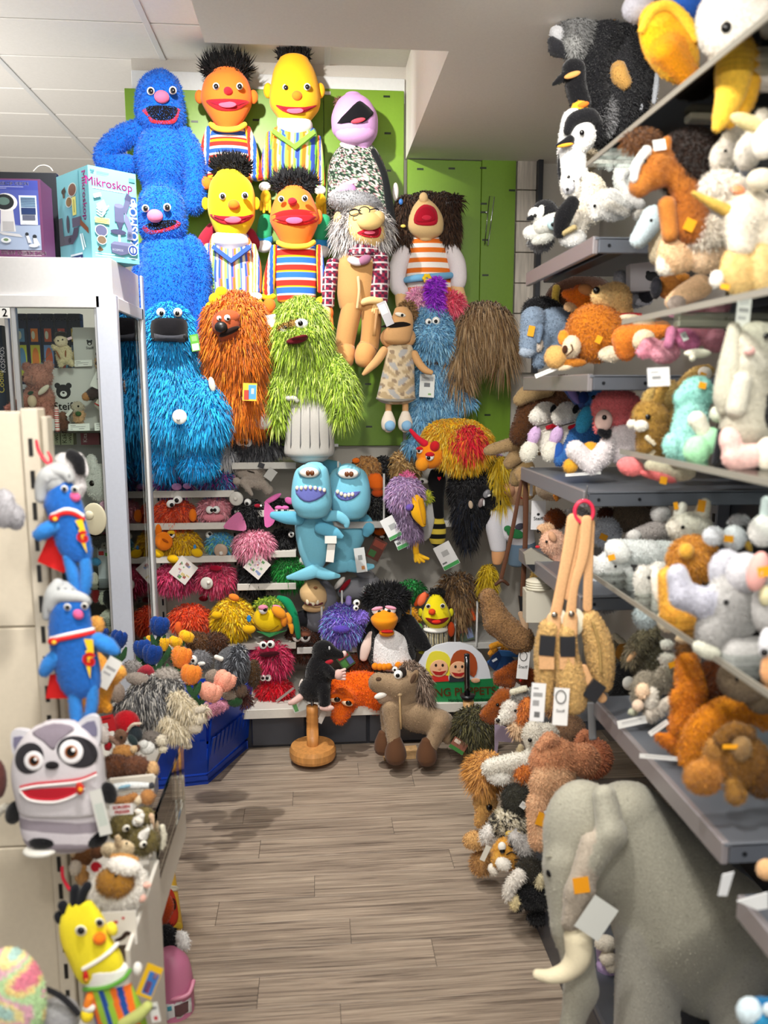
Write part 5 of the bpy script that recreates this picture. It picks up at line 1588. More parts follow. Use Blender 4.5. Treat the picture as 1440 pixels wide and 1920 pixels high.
RAW=dict(o=(0,0),k=1.0)
t=shark('front light blue shark puppet on the left with toothy grin',(578,1085),3.2,[(872,572,606),(880,556,614),(900,549,619),(928,546,622),(948,548,622),(962,556,616)],[(955,556,612),(985,553,626),(1010,555,628),(1040,562,618),(1070,575,602),(1078,582,596)],[[(560,972,13,-14),(535,970,12,-18),(512,966,7,-18)],[(612,968,11,-22),(634,968,10,-25),(648,978,8,-25),(650,986,5,-25)],[(600,990,12,-26),(625,998,11,-30),(640,1006,5,-30)]],[(580,886,17,9)],[(553,917),(578,912),(612,918),(604,932),(580,942),(562,935)],[(557,915),(565,915),(573,914),(582,914),(591,915),(600,917),(608,919)],[[(592,1070,13,-5),(568,1078,11,-8),(540,1083,4,-8)],[(595,1072,12,-5),(614,1078,10,-8),(635,1080,4,-8)]])
t.card('care_label','f0eee8',620,1012,22,14,0,d=-42);t.card('care_label','ece9e2',620,1034,15,40,6,d=-36)
t=shark('rear light blue shark puppet on the right looking sideways',(650,1075),3.33,[(874,638,668),(884,622,684),(903,616,692),(930,617,695),(950,620,693),(964,626,686)],[(955,625,688),(985,628,688),(1010,626,684),(1040,622,670),(1065,622,664)],[[(684,975,12,-5),(690,990,13,-10),(687,1000,8,-10)],[(628,880,16,10),(610,876,14,10),(594,882,10,10)]],[(653,888,18,9)],[(628,922),(650,924),(676,921),(664,934),(648,939),(634,934)],[(633,922),(640,926),(647,929),(654,928),(661,927)],[[(645,1060,14,0),(625,1064,11,-4),(612,1066,5,-4)],[(655,1060,13,0),(676,1064,10,-4),(698,1062,5,-4)]])
t.card('hang_tag','d4d8d8',676,1050,20,46,-8,d=-40,marks=[('8c9090',.3,.3,.7,.5),('c88850',.5,.75,.8,.9)]);t.card('hang_tag','5a3026',706,1030,26,40,28,d=-5,marks=[('8c4030',.1,.1,.9,.4),('3c6a38',.1,.6,.6,.9)])
# ---------------------------------------------------------------- upper right shelf of puppets
tan=['a97c46','8a6030','c49a60','6e4a26']
blk=['121214','1d1d21','09090b','26262c']
t=furball('tan curly duck puppet with broad orange bill next to the sharks',R6,3.4,280,250,130,110,['b08048','946434','c89c64'],9)
t.lo('bill','ee6c1c',[(300,300,400),(340,285,420),(390,300,420),(412,330,405)],m='felt',dep=.35,d=-70);t.e('bill_lower','c04c1c',375,440,50,35,d=-60,m='felt')
t.e('ear','e8701c',200,185,30,22,d=-80,m='felt')
furball('black shaggy puppet top between two tan ones',R6,3.42,420,250,80,110,blk,10)
furball('tan straw haired puppet in the middle of the upper shelf',R6,3.42,580,230,130,130,['b8935c','9c7640','d8b880','84602e'],15)
furball('black long haired puppet low between shark and white rod',R6,3.4,360,560,120,110,blk+['4a4a40'],14)
t=furball('orange beaked dark puppet on the shelf below the rods',R6,3.44,390,770,60,40,['5c3a24','442a1a'],5)
t.e('beak','ee6a20',390,745,50,36,d=-40,m='felt');t.e('tooth','ece8e0',410,790,20,10,d=-50,m='felt')
t=Toy('vulture_puppet','lavender fluffy vulture puppet with long yellow beak hanging down','puppet',3.22,(700,1000),**R6)
lv=['b89cc8','a084b4','d0b8dc','c8a0c8']
t.sw('leg','e8ae20',[(690,790,22),(675,870,24),(680,920,26)],m='felt')
for dx,dy in((-5,60),(25,68),(60,62),(95,40)):
 t.sw('toe','e8b424',[(680,930,22,-5),(680+dx*.6,930+dy*.6,18,-10),(680+dx,925+dy,12,-12)],m='felt',seg=8)
t.lo('body','8a7494',[(590,510,650),(680,520,700),(770,540,710),(800,580,690)],dep=.38,fur=shag(11,2.4,.35,.8,cols=['86708e','6c5876','a08cac']),d=0)
t.e('head','b89cc8',590,440,130,130,d=-30,fur=shag(13,2.4,.3,.5,cols=lv))
t.e('crest','e87aa8',610,315,45,30,d=-40,fur=shag(8,2.2,.5,-.1,cols=['e87aa8','d86494']))
t.sw('beak','eeb01c',[(680,490,40,-130),(690,600,50,-150),(735,690,24,-150)],m='felt',flat=.6);t.sw('beak_upper','d89c14',[(715,500,22,-160),(735,600,22,-175),(745,680,12,-170)],m='felt')
t.e('eyelid','7058b0',630,555,36,28,d=-150,rd=26,m='felt',roll=-20);t.e('lash','141018',650,560,16,24,d=-162,rd=8,m='felt',roll=20)
t.card('hang_tag','e4e6e6',480,720,110,180,-28,d=-60,marks=[('4a9a58',.02,.84,.98,.99),('a8acac',.4,.35,.9,.6)]);t.card('hang_tag','d8dcdc',570,840,110,80,-25,d=-50,marks=[('4a9a58',.02,.62,.98,.98),('6c7070',.1,.25,.4,.5)])
t=Toy('bee_puppet','black bird puppet with yellow striped belly and grey wings','puppet',3.3,(850,860),**R6)
def bee(x,y,d):
 return[hexc('d8c048' if int(math.floor((v-640)/40.0))%2==0 else '141414')for v in y]
t.lo('belly','141414',[(630,815,890),(700,795,915),(790,780,915),(840,795,900),(860,815,880)],m='felt',n=60,dep=.36,pat=bee)
t.lo('body','101012',[(270,790,900),(350,770,915),(480,800,900),(630,815,900)],m='felt',dep=.38,d=-20)
t.sw('wing','b8b8b6',[(780,500,24,-20),(790,640,36,-30),(755,770,42,-30),(745,800,25,-30)],m='felt',flat=.3)
t.e('eye','efefea',740,345,36,22,d=-60,rd=20,m='plastic',roll=20);t.bead(728,350,12,d=-80)
t.po('heart','e02838',[(850,312),(862,318),(874,312),(878,325),(862,345),(848,326)],d=-75,th=6)
t.e('tuft','c8c838',775,470,28,50,d=-40,fur=shag(8,2,.4,.4,cols=['c8c838','9cb030']))
t.card('hang_tag','e8e8e8',920,940,140,200,-28,d=-70,marks=[('48a058',.02,.84,.98,.99),('b4b4b4',.3,.28,.7,.5),('707474',.08,.7,.35,.77)])
t=Toy('wolf_puppet','large black shaggy wolf puppet with sharp profile snout','puppet',3.24,(1080,860),**R6)
t.e('head','101013',1120,400,165,160,d=0,rd=90,fur=shag(16,2.4,.4,.5,cols=blk))
t.sw('snout','121215',[(1200,460,95,-60),(1290,520,60,-80),(1325,520,34,-80)],fur=dict(len=3,w=1.3,dens=.3,segs=1,down=.2,jit=.6))
t.sw('chest','0f0f12',[(1100,540,110,0),(1080,680,70,0),(1085,800,40,0),(1080,850,20,0)],fur=shag(18,2.4,.4,.9,cols=blk+['1a2436']))
t.sw('jaw','121215',[(1150,560,60,-50),(1230,610,60,-50),(1240,680,40,-40)],fur=dict(len=4,w=1.3,dens=.3,segs=1,down=.4,jit=.6))
t.e('eye','8a8a90',1240,448,26,36,d=-160,rd=14,m='gloss',roll=35);t.e('eye','8a7c7c',1195,520,22,38,d=-165,rd=14,m='gloss',roll=20);t.e('tooth','c8b49c',1112,535,18,32,d=-150,m='felt',roll=-10)
t.e('eye_glint','eef0f2',1258,462,14,8,d=-172,rd=4,m='gloss',roll=-30);t.e('eye_glint','eef0f2',1217,520,7,26,d=-180,rd=4,m='gloss')
furball('pale lilac long haired tail behind the black wolf puppet',R6,3.36,1260,180,120,70,['c8a8d8','b090c4','dcc4e8'],11)
t=Toy('hand_puppet','yellow haired child puppet in white T-shirt and jeans at right end','puppet',3.22,(620,1240),**R7)
yc=['e8c428','d0a818','f4dc60']
t.sw('hair','e4c030',[(500,250,60,-20),(480,400,60,-20),(490,550,60,-20),(520,640,40,-20)],m='fur',fur=shag(22,2.4,.35,1.0,.2,cols=yc))
t.sw('lower_hair','d8b830',[(390,1280,50,0),(380,1380,60,0),(390,1450,50,0)],m='fur',fur=shag(16,2.4,.35,.9,.2,cols=['d8b818','b8980c','ecd048']))
t.e('head','ecc09c',660,530,120,150,d=20,m='felt');t.e('ear','e8b08c',590,500,55,80,d=-60,m='felt',roll=-20);t.e('lip','c8242c',715,580,18,14,d=-95,m='felt')
t.lo('shirt','e6e6ee',[(690,470,760),(800,420,820),(940,450,835),(1000,560,840),(1030,600,840)],m='felt',dep=.34)
t.lo('sleeve','e8e8f0',[(720,380,530),(850,360,545),(1000,390,560),(1080,410,560)],m='felt',dep=.4,d=-60)
t.lo('arm','eeb07c',[(1060,420,560),(1150,420,545),(1210,430,520)],m='felt',dep=.45,d=-50)
t.lo('jeans','6a8298',[(1010,600,845),(1100,590,840),(1220,580,760)],m='felt',dep=.34)
t.e('dragon_print','2f7a48',650,930,85,45,d=-150,rd=12,m='felt',roll=15);t.e('dragon_wing','4a4a58',690,860,45,30,d=-148,rd=10,m='felt',roll=-20);t.e('dragon_head','3a8850',575,880,35,30,d=-145,rd=10,m='felt')
t=Toy('plush_mammoth','beige plush legs of a big animal hanging over the wall shelf end','plush toy',2.75,(650,470),**R7)
BG='a88c64'
t.sw('leg',BG,[(720,60,90),(560,80,62),(420,120,55),(380,130,42)]);t.sw('leg',BG,[(740,120,80),(640,200,75),(590,250,60)]);t.sw('leg','9c8258',[(760,280,80,30),(680,340,70,20),(650,420,60,20)])
t.e('body','8a6c48',830,60,160,120,d=60);t.e('ear','6a4428',700,-20,110,60,d=20)
t=Toy('hand_puppet','grey hippo puppet with cream muzzle and crooked teeth','puppet',3.33,(330,640),**M)
t.e('head','77777e',380,500,75,120,d=30,m='felt');t.e('neck','6a6a72',350,600,90,80,d=40,m='felt')
t.lo('muzzle','e0bc88',[(400,270,360),(440,246,392),(490,255,400),(515,290,390)],m='felt',dep=.42,d=-30)
t.e('jaw','dcb684',325,535,65,30,d=-25,m='felt');t.e('mouth','6a2c34',325,512,52,16,d=-70,rd=12,m='felt')
for x,y in((290,505),(310,500),(322,512),(345,506)):
 t.e('tooth','efe4c8',x,y,10,16,d=-84,rd=6,m='felt',res=(10,7))
t.e('nostril','8a5c3c',335,425,12,7,d=-92,rd=4,m='felt')
t=Toy('hand_puppet','dark brown round hat topped puppet behind the mole','puppet',3.36,(290,640),**M)
t.e('head','15151a',280,600,75,50,rd=50,m='felt')
t=Toy('hand_puppet','grey donkey puppet lying with open dark red mouth','puppet',3.42,(560,470),**M)
t.sw('body','8f8f95',[(640,420,75,20),(560,430,65,10),(500,440,55,0)],m='felt');t.sw('ear','9c9ca2',[(640,360,30),(600,340,34),(560,330,20)],m='felt')
t.e('mouth','8c1220',500,415,14,48,d=-70,rd=16,m='felt',roll=40);t.e('lip','e6e0d8',470,400,45,16,d=-70,m='felt',roll=-50);t.e('mouth','8c1220',630,470,24,30,d=-90,m='felt');t.e('white_fur','dcdcdc',650,440,45,30,d=-60,fur=shag(7,2,.5,.3))
t=furball('violet shaggy unicorn puppet with blue streaks',M,3.28,490,625,120,120,['7058c8','8c74dc','5a48a8','80b8e8','a890e8'],15)
t.sw('horn','9a88d0',[(520,510,18,-30),(522,485,16,-30)],m='felt');t.eye(566,512,20,d=-110,look=(.1,.1));t.eye(562,540,16,d=-115,look=(.1,.1));t.e('snout','8c74d8',590,590,40,35,d=-80,fur=shag(5,2,.4,.3));t.e('mouth','5c48b0',480,660,50,22,d=-125,m='plush')
t=Toy('penguin_puppet','large black and white penguin puppet with shaggy black crest','puppet',3.24,(770,880),**M)
BK='141417'
t.lo('body',BK,[(620,660,850),(700,630,880),(800,620,900),(850,640,890)],dep=.36,d=10)
t.lo('belly','f0eeee',[(650,690,810),(700,660,850),(780,648,870),(830,650,882),(850,670,870)],m='plush',dep=.4,d=-20)
t.sw('flipper','e8cfc4',[(650,690,22,-20),(620,760,30,-40),(605,820,22,-45)],m='felt',flat=.5);t.sw('flipper',BK,[(660,640,30,10),(600,750,30,-20),(592,820,18,-20)],m='felt',flat=.5)
t.sw('flipper',BK,[(850,620,50,-10),(920,720,48,-25),(970,770,22,-30)],flat=.5)
for x0 in(650,780):
 for i in range(4):
  t.e('toe','ee8c1c',x0+20+i*26,868-(6 if x0>700 else 0)+4*math.sin(i),20,20,d=-110,m='felt',res=(10,7))
t.e('head',BK,725,570,95,90,d=-20,rd=80);t.e('crest',BK,735,480,115,62,d=0,rd=60,m='fur',fur=shag(17,2.2,.5,.0,.5,cols=blk))
t.e('crest_side',BK,800,520,40,50,d=-10,m='fur',fur=shag(14,2.2,.5,.2,.5,cols=blk))
t.e('eye','f0ecec',684,556,32,24,d=-92,rd=14,m='plastic');t.e('eye','f0ecec',755,552,32,24,d=-96,rd=14,m='plastic');t.bead(694,562,10,d=-106);t.bead(748,558,10,d=-110)
t.e('eyelid','e8a0b8',682,543,32,10,d=-100,rd=12,m='felt',roll=-12);t.e('eyelid','e8a0b8',758,538,32,10,d=-104,rd=12,m='felt',roll=12)
t.lo('beak','ee9418',[(580,660,790),(600,645,800),(630,655,790),(665,690,770)],m='felt',dep=.5,d=-85);t.e('beak_lower','e88c14',735,680,42,22,d=-120,m='felt');t.e('tongue','c82820',738,672,34,10,d=-140,m='felt')
furball('green shaggy puppet behind the yellow headed one',M,3.42,870,435,85,55,['1c7a34','0f5c24','38a050'],13)
t=furball('golden shaggy duck puppet behind a white rod',M,3.38,870,590,55,60,['e0a014','c08408','f0b838'],9);t.e('bill','e89828',850,615,20,20,d=-50,m='felt')
t=Toy('hand_puppet','small yellow headed puppet in striped waistcoat beside the penguin','puppet',3.27,(1010,760),**M)
t.lo('waistcoat','a89c84',[(640,940,1080),(700,920,1085),(760,935,1085)],m='felt',n=30,seg=90,dep=.3,pat=strip_pat(['d8cca8','5c6470','d8cca8','8a7c54','3c4450'],5.5,False,920))
t.e('collar','e8e6e0',1010,660,70,18,d=-20,m='felt',rd=50)
for x in(925,1098):
 t.e('ear','d0c81c',x,565,14,24,m='felt')
t.e('ear_tip','ee7048',935,490,22,44,d=30,m='felt',roll=25)
t.lo('head','ead81c',[(470,985,1040),(500,965,1060),(560,938,1090),(600,934,1094),(635,960,1070),(650,985,1040)],m='felt',dep=.42,d=-15)
o=t.patch('mouth','8c1018',[(952,594),(985,628),(1020,634),(1060,622),(1085,592),(1020,604)],off=1);t.e('tongue','e03020',1015,618,26,12,d=t.fd(1015,618)-3,m='felt',parent=o)
btn(t,968,530,11);btn(t,1050,528,11);t.e('nose','e04a1c',990,562,20,18,d=-95,m='felt');t.e('hair','121212',1020,455,45,20,d=-10,m='fur',fur=shag(6,2,.5,-.2))
t.e('hand','58a038',915,650,22,26,d=-20,m='felt');t.e('hand','c8481c',1098,660,20,44,d=-10,m='felt');t.e('cuff','d8d838',940,790,26,10,d=-20,m='felt')
t=furball('brown streaked mop puppet with orange feet hanging on the right',M,3.34,1135,460,120,130,['7a5a38','5c4026','a88860','8c6c48','3c2a1a'],22,rd=50)
t.sw('body','6e5032',[(1140,500,70,10),(1120,600,50,10)],m='fur',fur=shag(20,2.4,.35,.9,.3,cols=['7a5a38','5c4026','a88860']))
t.sw('foot','e8561c',[(1195,500,16,-30),(1205,550,20,-40),(1225,600,14,-40)],m='felt');t.sw('foot','e8561c',[(900,520,12,20),(930,480,20,20),(960,470,14,20)],m='felt')
t.card('hang_tag','5a6a58',1180,675,80,100,-15,d=-20,marks=[('c87888',.1,.1,.6,.5),('8898c0',.5,.3,.95,.9)])
t=furball('russet dark furry puppet lying behind the orange one',M,3.3,590,840,110,50,['7c3414','5c240c','944420'],8,rd=50)
t.card('hang_tag','4a6a4a',500,830,80,100,-35,d=-70,marks=[('c83848',.1,.1,.9,.4),('58a858',.1,.5,.5,.9),('6878c0',.6,.5,.95,.9)])
furball('yellow tail tuft hanging at the right end of the wall',M,3.3,1300,360,36,60,['d8b020','b89010','ecc848'],10)
t=Toy('plush_monster','large orange terry plush monster lying over the bottom shelf edge','plush toy',3.2,(560,1185),**M)
t.blob('body',[('e','ee6a14',590,1010,0,170,115,80),('c','f0701a',500,1060,-60,75,470,1150,-110,42),('e','ec6812',420,970,0,50,40,40),('e','ee6a14',680,1050,-10,80,85,70)],k=25,N=44,fur=dict(len=5,w=1.6,dens=.4,segs=1,down=.2,jit=.8))
for x,y,r in((450,1045,0),(515,1065,18)):
 t.e('eyelid','d85c10',x,y,44,24,d=-150,rd=20,m='felt',roll=r);t.e('eye','ecc8a8',x-2,y+10,32,16,d=-160,rd=14,m='plastic',roll=r);t.e('pupil','1c1410',x+6,y+10,17,14,d=-172,rd=6,m='gloss',roll=r)
t=Toy('puppet_stand','turned wooden puppet stand with round base on the floor','stand',3.06,(320,1375),**M)
W1,W2='c68c4e','b87c40'
zx=lambda y:t.L(320,y)[2]
bz=[zx(y)for y in(1370,1300,1265,1180,1170,1155,1140,1090,1060)]
rr=t.u(130)
MB().lathe([(0,0),(rr*.96,0),(rr,.012),(rr,.034),(rr*.93,.05),(0,.05)],hexc(W1),40).build('base','wood',t.root,smooth=False)
r2=t.u(33)
MB().lathe([(r2,.048),(r2*1.02,.12),(r2,bz[4]*.55),(r2,bz[3]),(r2*1.06,bz[4]),(r2*.95,bz[5]-.004),(r2*1.06,bz[5]+.004),(r2*.95,bz[6]),(r2,bz[6]+.01),(r2*.97,bz[7]),(0,bz[7])],hexc(W2),24).build('post','wood',t.root,smooth=True)
MB().lathe([(.006,bz[7]),(.006,bz[8]+.02),(0,bz[8]+.02)],hexc('9a9a9a'),10).build('rod','chrome',t.root,smooth=True)
t=Toy('mole_puppet','black velvet mole puppet on the wooden stand in side view','puppet',3.06,(320,1085),**M)
MK='131215'
t.blob('body',[('e',MK,350,930,0,75,130,65),('e',MK,320,1000,10,80,70,70),('e',MK,380,780,-5,65,60,55),('c',MK,400,790,-10,50,480,805,-20,20),('c',MK,390,880,-40,34,430,915,-70,28),('c',MK,380,1000,-40,40,385,1075,-60,32)],k=18,N=46)
t.e('nose','e8c4c0',496,797,15,17,d=-20,m='felt')
t.e('palm','e0b8b0',465,915,26,30,d=-80,m='felt')
for i in range(4):
 t.sw('finger','e6c0b8',[(475,895+i*14,9,-82),(500,885+i*18,8,-84)],m='felt',seg=8)
t.e('mouth','a82430',410,845,26,14,d=-45,m='felt',roll=-20);t.e('eye','c8c8cc',412,768,7,14,d=-50,rd=8,m='gloss')
t.e('foot','e2bcb4',398,1102,42,18,d=-70,m='felt');t.sw('foot','e2bcb4',[(250,1040,20,-10),(215,1065,18,-20),(190,1075,12,-20)],m='felt');t.e('tail','e8dcd4',252,970,10,34,d=10,m='felt',roll=15)
t.card('hang_tag','d4d8d4',250,1090,90,60,-20,d=20,marks=[('6aa868',.05,.1,.3,.9)])
t.card('hang_tag','d8d4d0',370,1155,30,70,25,d=10)
t=Toy('horse_puppet','taupe horse puppet with open mouth and dark hooves on a board','puppet',2.98,(820,1390),**M)
HB_,HD='9c8468','5a3c28'
t.blob('body',[('c',HB_,790,1120,-10,75,900,1150,0,85),('c',HB_,900,1150,0,85,1030,1190,20,80),('c',HB_,760,1110,-50,55,775,1290,-70,38),('c',HB_,740,1120,30,45,745,1270,20,34),('c',HB_,1030,1200,-20,60,985,1320,-50,38),('c',HB_,1060,1180,40,50,1080,1270,40,36)],k=14,N=56,fur=dict(len=2,w=1.2,dens=.2,segs=1,down=.3,jit=.6))
for(x,y,rx,ry,d)in((715,1290,52,50,10),(785,1330,62,58,-80),(960,1340,60,56,-60)):
 t.lo('hoof',HD,[(y-ry,x-rx*.5,x+rx*.5),(y,x-rx*.9,x+rx*.9),(y+ry*.7,x-rx,x+rx),(y+ry,x-rx*.9,x+rx*.9)],m='felt',d=d)
t.blob('head',[('c',HB_,690,960,-40,58,800,990,-40,80),('e',HB_,840,970,-30,75,85,60),('c','a8907a',830,1040,-40,40,710,1050,-50,30),('c',HB_,840,1040,-10,70,800,1110,-10,62)],k=16,N=44,fur=dict(len=2,w=1.2,dens=.2,segs=1,down=.3,jit=.6))
t.e('mouth','f0ece4',705,1030,42,18,d=-78,rd=14,m='felt',roll=-22);t.e('gum','9c4a40',740,1022,50,12,d=-74,rd=12,m='felt',roll=-18)
t.e('nostril','5c4636',690,940,16,12,d=-95,rd=6,m='felt')
t.eye(800,915,26,d=-95,look=(-.1,.2));t.eye(782,885,16,d=-60,look=(-.1,.2));t.e('brow','2c2420',820,905,26,32,d=-88,rd=8,m='felt',roll=20)
t.e('ear','8a7258',888,930,22,46,d=-70,rd=12,m='felt',roll=25);t.e('ear_inner','5c4636',884,936,12,32,d=-84,rd=6,m='felt',roll=25)
t.sw('mane','6e5a4c',[(860,870,30,10),(920,940,45,10),(940,1050,40,15)],m='fur',fur=shag(18,2.4,.4,.7,.4,cols=['8a7464','5c4a3e','a89484']))
t.tube('control_rod','b89a70',[(808,1030,-100),(815,1220,-110)],6,m='wood',n=4);t.e('rod_knob','dcc098',808,1020,17,17,d=-100,m='wood')
t=Toy('floor_board','small square pine board under the horse puppet','board',2.95,(820,1400),**M)
A=at(713,1400,Z=0)if False else None
p=[at(480+x/3,960+y/3,Z=0.0)for x,y in((720,1400),(922,1388),(900,1330),(705,1345))]
MB().poly(np.array(p)-t.B[None]if False else np.array([[(q-t.B)@RT,(q-t.B)@NH,0.001]for q in p]),(0,0,.014),hexc('d0a978')).build('board','wood',t.root)
t.root.location.z=0
t=Toy('shop_sign','green and white puppet shop sign with two cartoon children','sign',3.18,(1130,1120),**M)
rw=[(905,1120),(905,890),(915,850),(950,790),(1010,752),(1080,735),(1150,735),(1220,755),(1270,800),(1300,850),(1312,890),(1360,1120)]
t.po('backing','e2e6ee',rw,d=0,th=14,m='plastic')
t.po('green_band','1e7a45',[(930,965),(1130,948),(1365,935),(1368,1070),(960,1084)],d=-3,th=4,m='plastic')
def kid(x,y,hair,shirt,pts):
 o=t.po('hair',hair,pts,d=-6,th=2,m='paper',smooth_n=2)
 fs=t.e('face','e8b48c',x,y,52,50,d=-8,rd=2,m='paper')
 t.po('shirt',shirt,[(x-55,958),(x-50,920),(x+50,920),(x+55,952)],d=-7,th=1,m='paper')
 t.po('mouth','a82020',[(x-40,y+14),(x-20,y+36),(x+15,y+38),(x+42,y+12),(x,y+20)],d=-12,th=1,m='paper',parent=fs)
 for dx in(-18,20):
  t.e('eye','2c2018',x+dx,y-18,7,9,d=-11,rd=1,m='paper',res=(10,7),parent=fs)
 t.e('nose','dca078',x+2,y+2,9,8,d=-11,rd=1,m='paper',res=(10,7),parent=fs)
 t.e('hand','e4b08c',x-60 if x<1100 else x+95,948,26,14,d=-9,rd=3,m='paper')
kid(1030,880,'e8dc40','c82c24',[(955,860),(975,800),(1010,782),(1060,790),(1090,820),(1095,880),(1080,930),(1040,890),(990,930),(960,910)])
kid(1140,888,'a84c24','2c2c34',[(1090,860),(1110,800),(1150,775),(1200,785),(1235,820),(1245,880),(1225,930),(1180,900),(1120,930),(1092,910)])
t.text('LIVING PUPPETS','6a4a28',1128,1014,62,-2,d=-8,bold=.02)
t.text('Handpuppen | handpuppets','12301e',1215,1056,24,-2,d=-8,bold=.012)
t=Toy('puppet_stand','empty puppet stand with dark metal rod before the green sign','stand',3.02,(1195,1125),**M)
t.sw('post','c89c68',[(1195,1400,31),(1195,1062,31)],m='wood',n=6,cap=False)
t.sw('collar','222226',[(1190,1048,36),(1190,1030,44)],m='plastic',n=4,cap=False)
t.sw('rod','77777c',[(1188,1040,17),(1186,810,15)],m='chrome',n=4,cap=False);t.e('rod_cap','2c2c30',1186,803,16,8,m='plastic')
t=furball('olive brown shaggy plush lying on the floor at right',M,2.95,1230,1210,125,130,['4c4a30','3a3824','6a6644','585030','2c2818'],18,rd=70,name='furry_plush')
t.card('hang_tag','8a5848',1140,1315,90,70,32,d=-80,marks=[('3c7a3c',.0,.7,1,1),('d8c8b8',.1,.1,.5,.4)])
# ---------------------------------------------------------------- plush on the right hand shelves
TR1,TR2,TR3=dict(o=(980,0),k=460/1440),dict(o=(960,240),k=1/3),dict(o=(960,480),k=1/3)
TR4,TR5,TR6=dict(o=(980,880),k=460/1440),dict(o=(1080,1120),k=.25),dict(o=(840,1240),k=.25)
X6=dict(o=(960,960),k=1/3)
def pl(name,label,fr,X,base,*parts,cat='plush toy',group=None,fuzz=1.0):
 t=Toy(name,label,cat,X if X>1.05 else None,base,X=None if X>1.05 else X,group=group,fuzz=fuzz,**fr)
 for p in parts:
  k=p[0]
  if k=='e':
   q=list(p[1:])+[0]*(9-len(p[1:]))
   n,c,x,y,rx,ry,d,ro,fl=q[:9]
   t.e(n,c,x,y,rx,ry,d=d,roll=ro,fur=dict(len=fl,w=1.7,dens=.32,segs=1 if fl<9 else 2,down=.35,jit=.5)if fl else None)
  elif k=='s':
   fl=p[4]if len(p)>4 else 0
   t.sw(p[1],p[2],p[3],fur=dict(len=fl,w=1.7,dens=.32,segs=1 if fl<9 else 2,down=.5,jit=.45)if fl else None)
  elif k=='f':
   q=list(p[1:])+[0]*(8-len(p[1:]))
   t.e(q[0],q[1],q[2],q[3],q[4],q[5],d=q[6],roll=q[7],m='felt')
  elif k=='k':
   t.bead(p[1],p[2],p[3],d=p[4],name=p[5]if len(p)>5 else 'eye',c=p[6]if len(p)>6 else '0d0b0b')
  elif k=='y':
   t.card('ear_flag','f2a61c',*p[1:6],d=p[6])
  elif k=='w':
   t.card('paper_tag','e8e8e4',*p[1:6],d=p[6],marks=[('a8a8a8',.15,.3,.85,.4),('b8b8b8',.15,.5,.7,.58)])
  elif k=='b':
   t.blob(p[1],p[2],k=p[3]if len(p)>3 else 14,N=34,fur=dict(len=p[4],w=1.7,dens=.3,segs=1,down=.3,jit=.6)if len(p)>4 and p[4]else None)
 return t
BLK,WHI,CRM='17171a','ecebe6','e9dfca'
pl('plush_penguin','king penguin with orange cheek patch looking left, above the other penguin',TR1,.72,(330,640),('s','body',BLK,[(310,420,60),(315,520,62),(345,620,60)]),('e','head',BLK,300,410,70,62,-10),('s','beak',BLK,[(260,440,30,-20),(215,470,20,-25),(180,495,9,-25)]),('f','cheek_patch','e8a860',292,440,50,17,-66,-18))
pl('plush_penguin','king penguin with white face and black and orange beak before the wall',TR1,.68,(300,1130),('s','body','e4e4e2',[(300,700,70,20),(285,860,80,20),(300,1050,85,20)]),('e','nape','f0b428',330,640,52,42,10,-30),('f','orange_nape','ee7a28',355,615,36,16,-20,-15),('e','head','e9e8e4',350,800,78,90,-30),('s','cap',BLK,[(262,770,24,-60),(300,705,40,-60),(390,680,42,-60),(440,720,30,-40)]),('s','beak',BLK,[(280,820,26,-70),(230,845,18,-75),(200,855,9,-75)]),('f','beak_stripe','e8a030',250,852,48,10,-90,-10),('k',348,778,15,-112),('s','wing',BLK,[(225,900,14,10),(222,1000,18,10),(240,1120,14,10)]))
pl('plush_gorilla','big black silverback gorilla plush with tan hand on the top glass shelf',TR1,.86,(560,830),('e','body','2a2a2d',540,520,210,320,60,8,9),('e','head','232326',570,110,150,130,0,0,9),('s','arm','1c1c1f',[(480,200,110,-40),(420,420,85,-50),(440,640,80,-60),(430,800,60,-60)],8),('e','silver_back','8a8a8c',470,680,80,130,-60,10,9),('s','forearm','1a1a1d',[(700,260,80,-20),(640,420,70,-40)],8),('s','hand','c89a54',[(560,400,45,-110),(570,450,50,-115),(600,490,40,-115)]),('f','ear','b08a58',550,95,14,30,-130,40),('s','white_laces','c8ccd2',[(690,450,16,-40),(680,540,22,-40),(690,640,16,-40)]),('s','white_laces','c8ccd2',[(790,430,12,-30),(780,520,16,-30),(770,600,12,-30)]))
pl('plush_parrot','grey fluffy parrot plush with dark hooked beak at the top',TR1,.74,(340,350),('e','head','6f6f6e',320,190,110,150,-20,0,10),('e','face','9a9a98',300,260,70,80,-50,0,9),('e','beak_top','b4b4b6',205,200,50,42,-50,35),('s','beak','26262a',[(170,240,26,-60),(200,285,46,-60),(240,320,22,-60)]),('s','crest','e8a030',[(210,50,16,-40),(240,10,20,-40),(280,-10,16,-40)]),('w',320,33,84,50,-5,-130),('k',234,90,10,-90))
pl('plush_pelican','pelican plush with huge orange yellow bill on the top shelf',TR1,.68,(880,560),('b','bill',[('e','f0b21a',860,260,-40,160,250,90,-25),('c','ee9a14',860,300,-60,120,980,470,-60,60),('e','f4bc28',800,130,-40,110,120,80)],30),('s','bill_edge','f6c83c',[(700,180,22,-90),(760,70,28,-110),(850,35,30,-110),(950,110,30,-100),(1020,230,28,-90)]),('e','body','2454a8',950,30,120,90,40),('e','face','aeacb4',680,50,95,80,20))
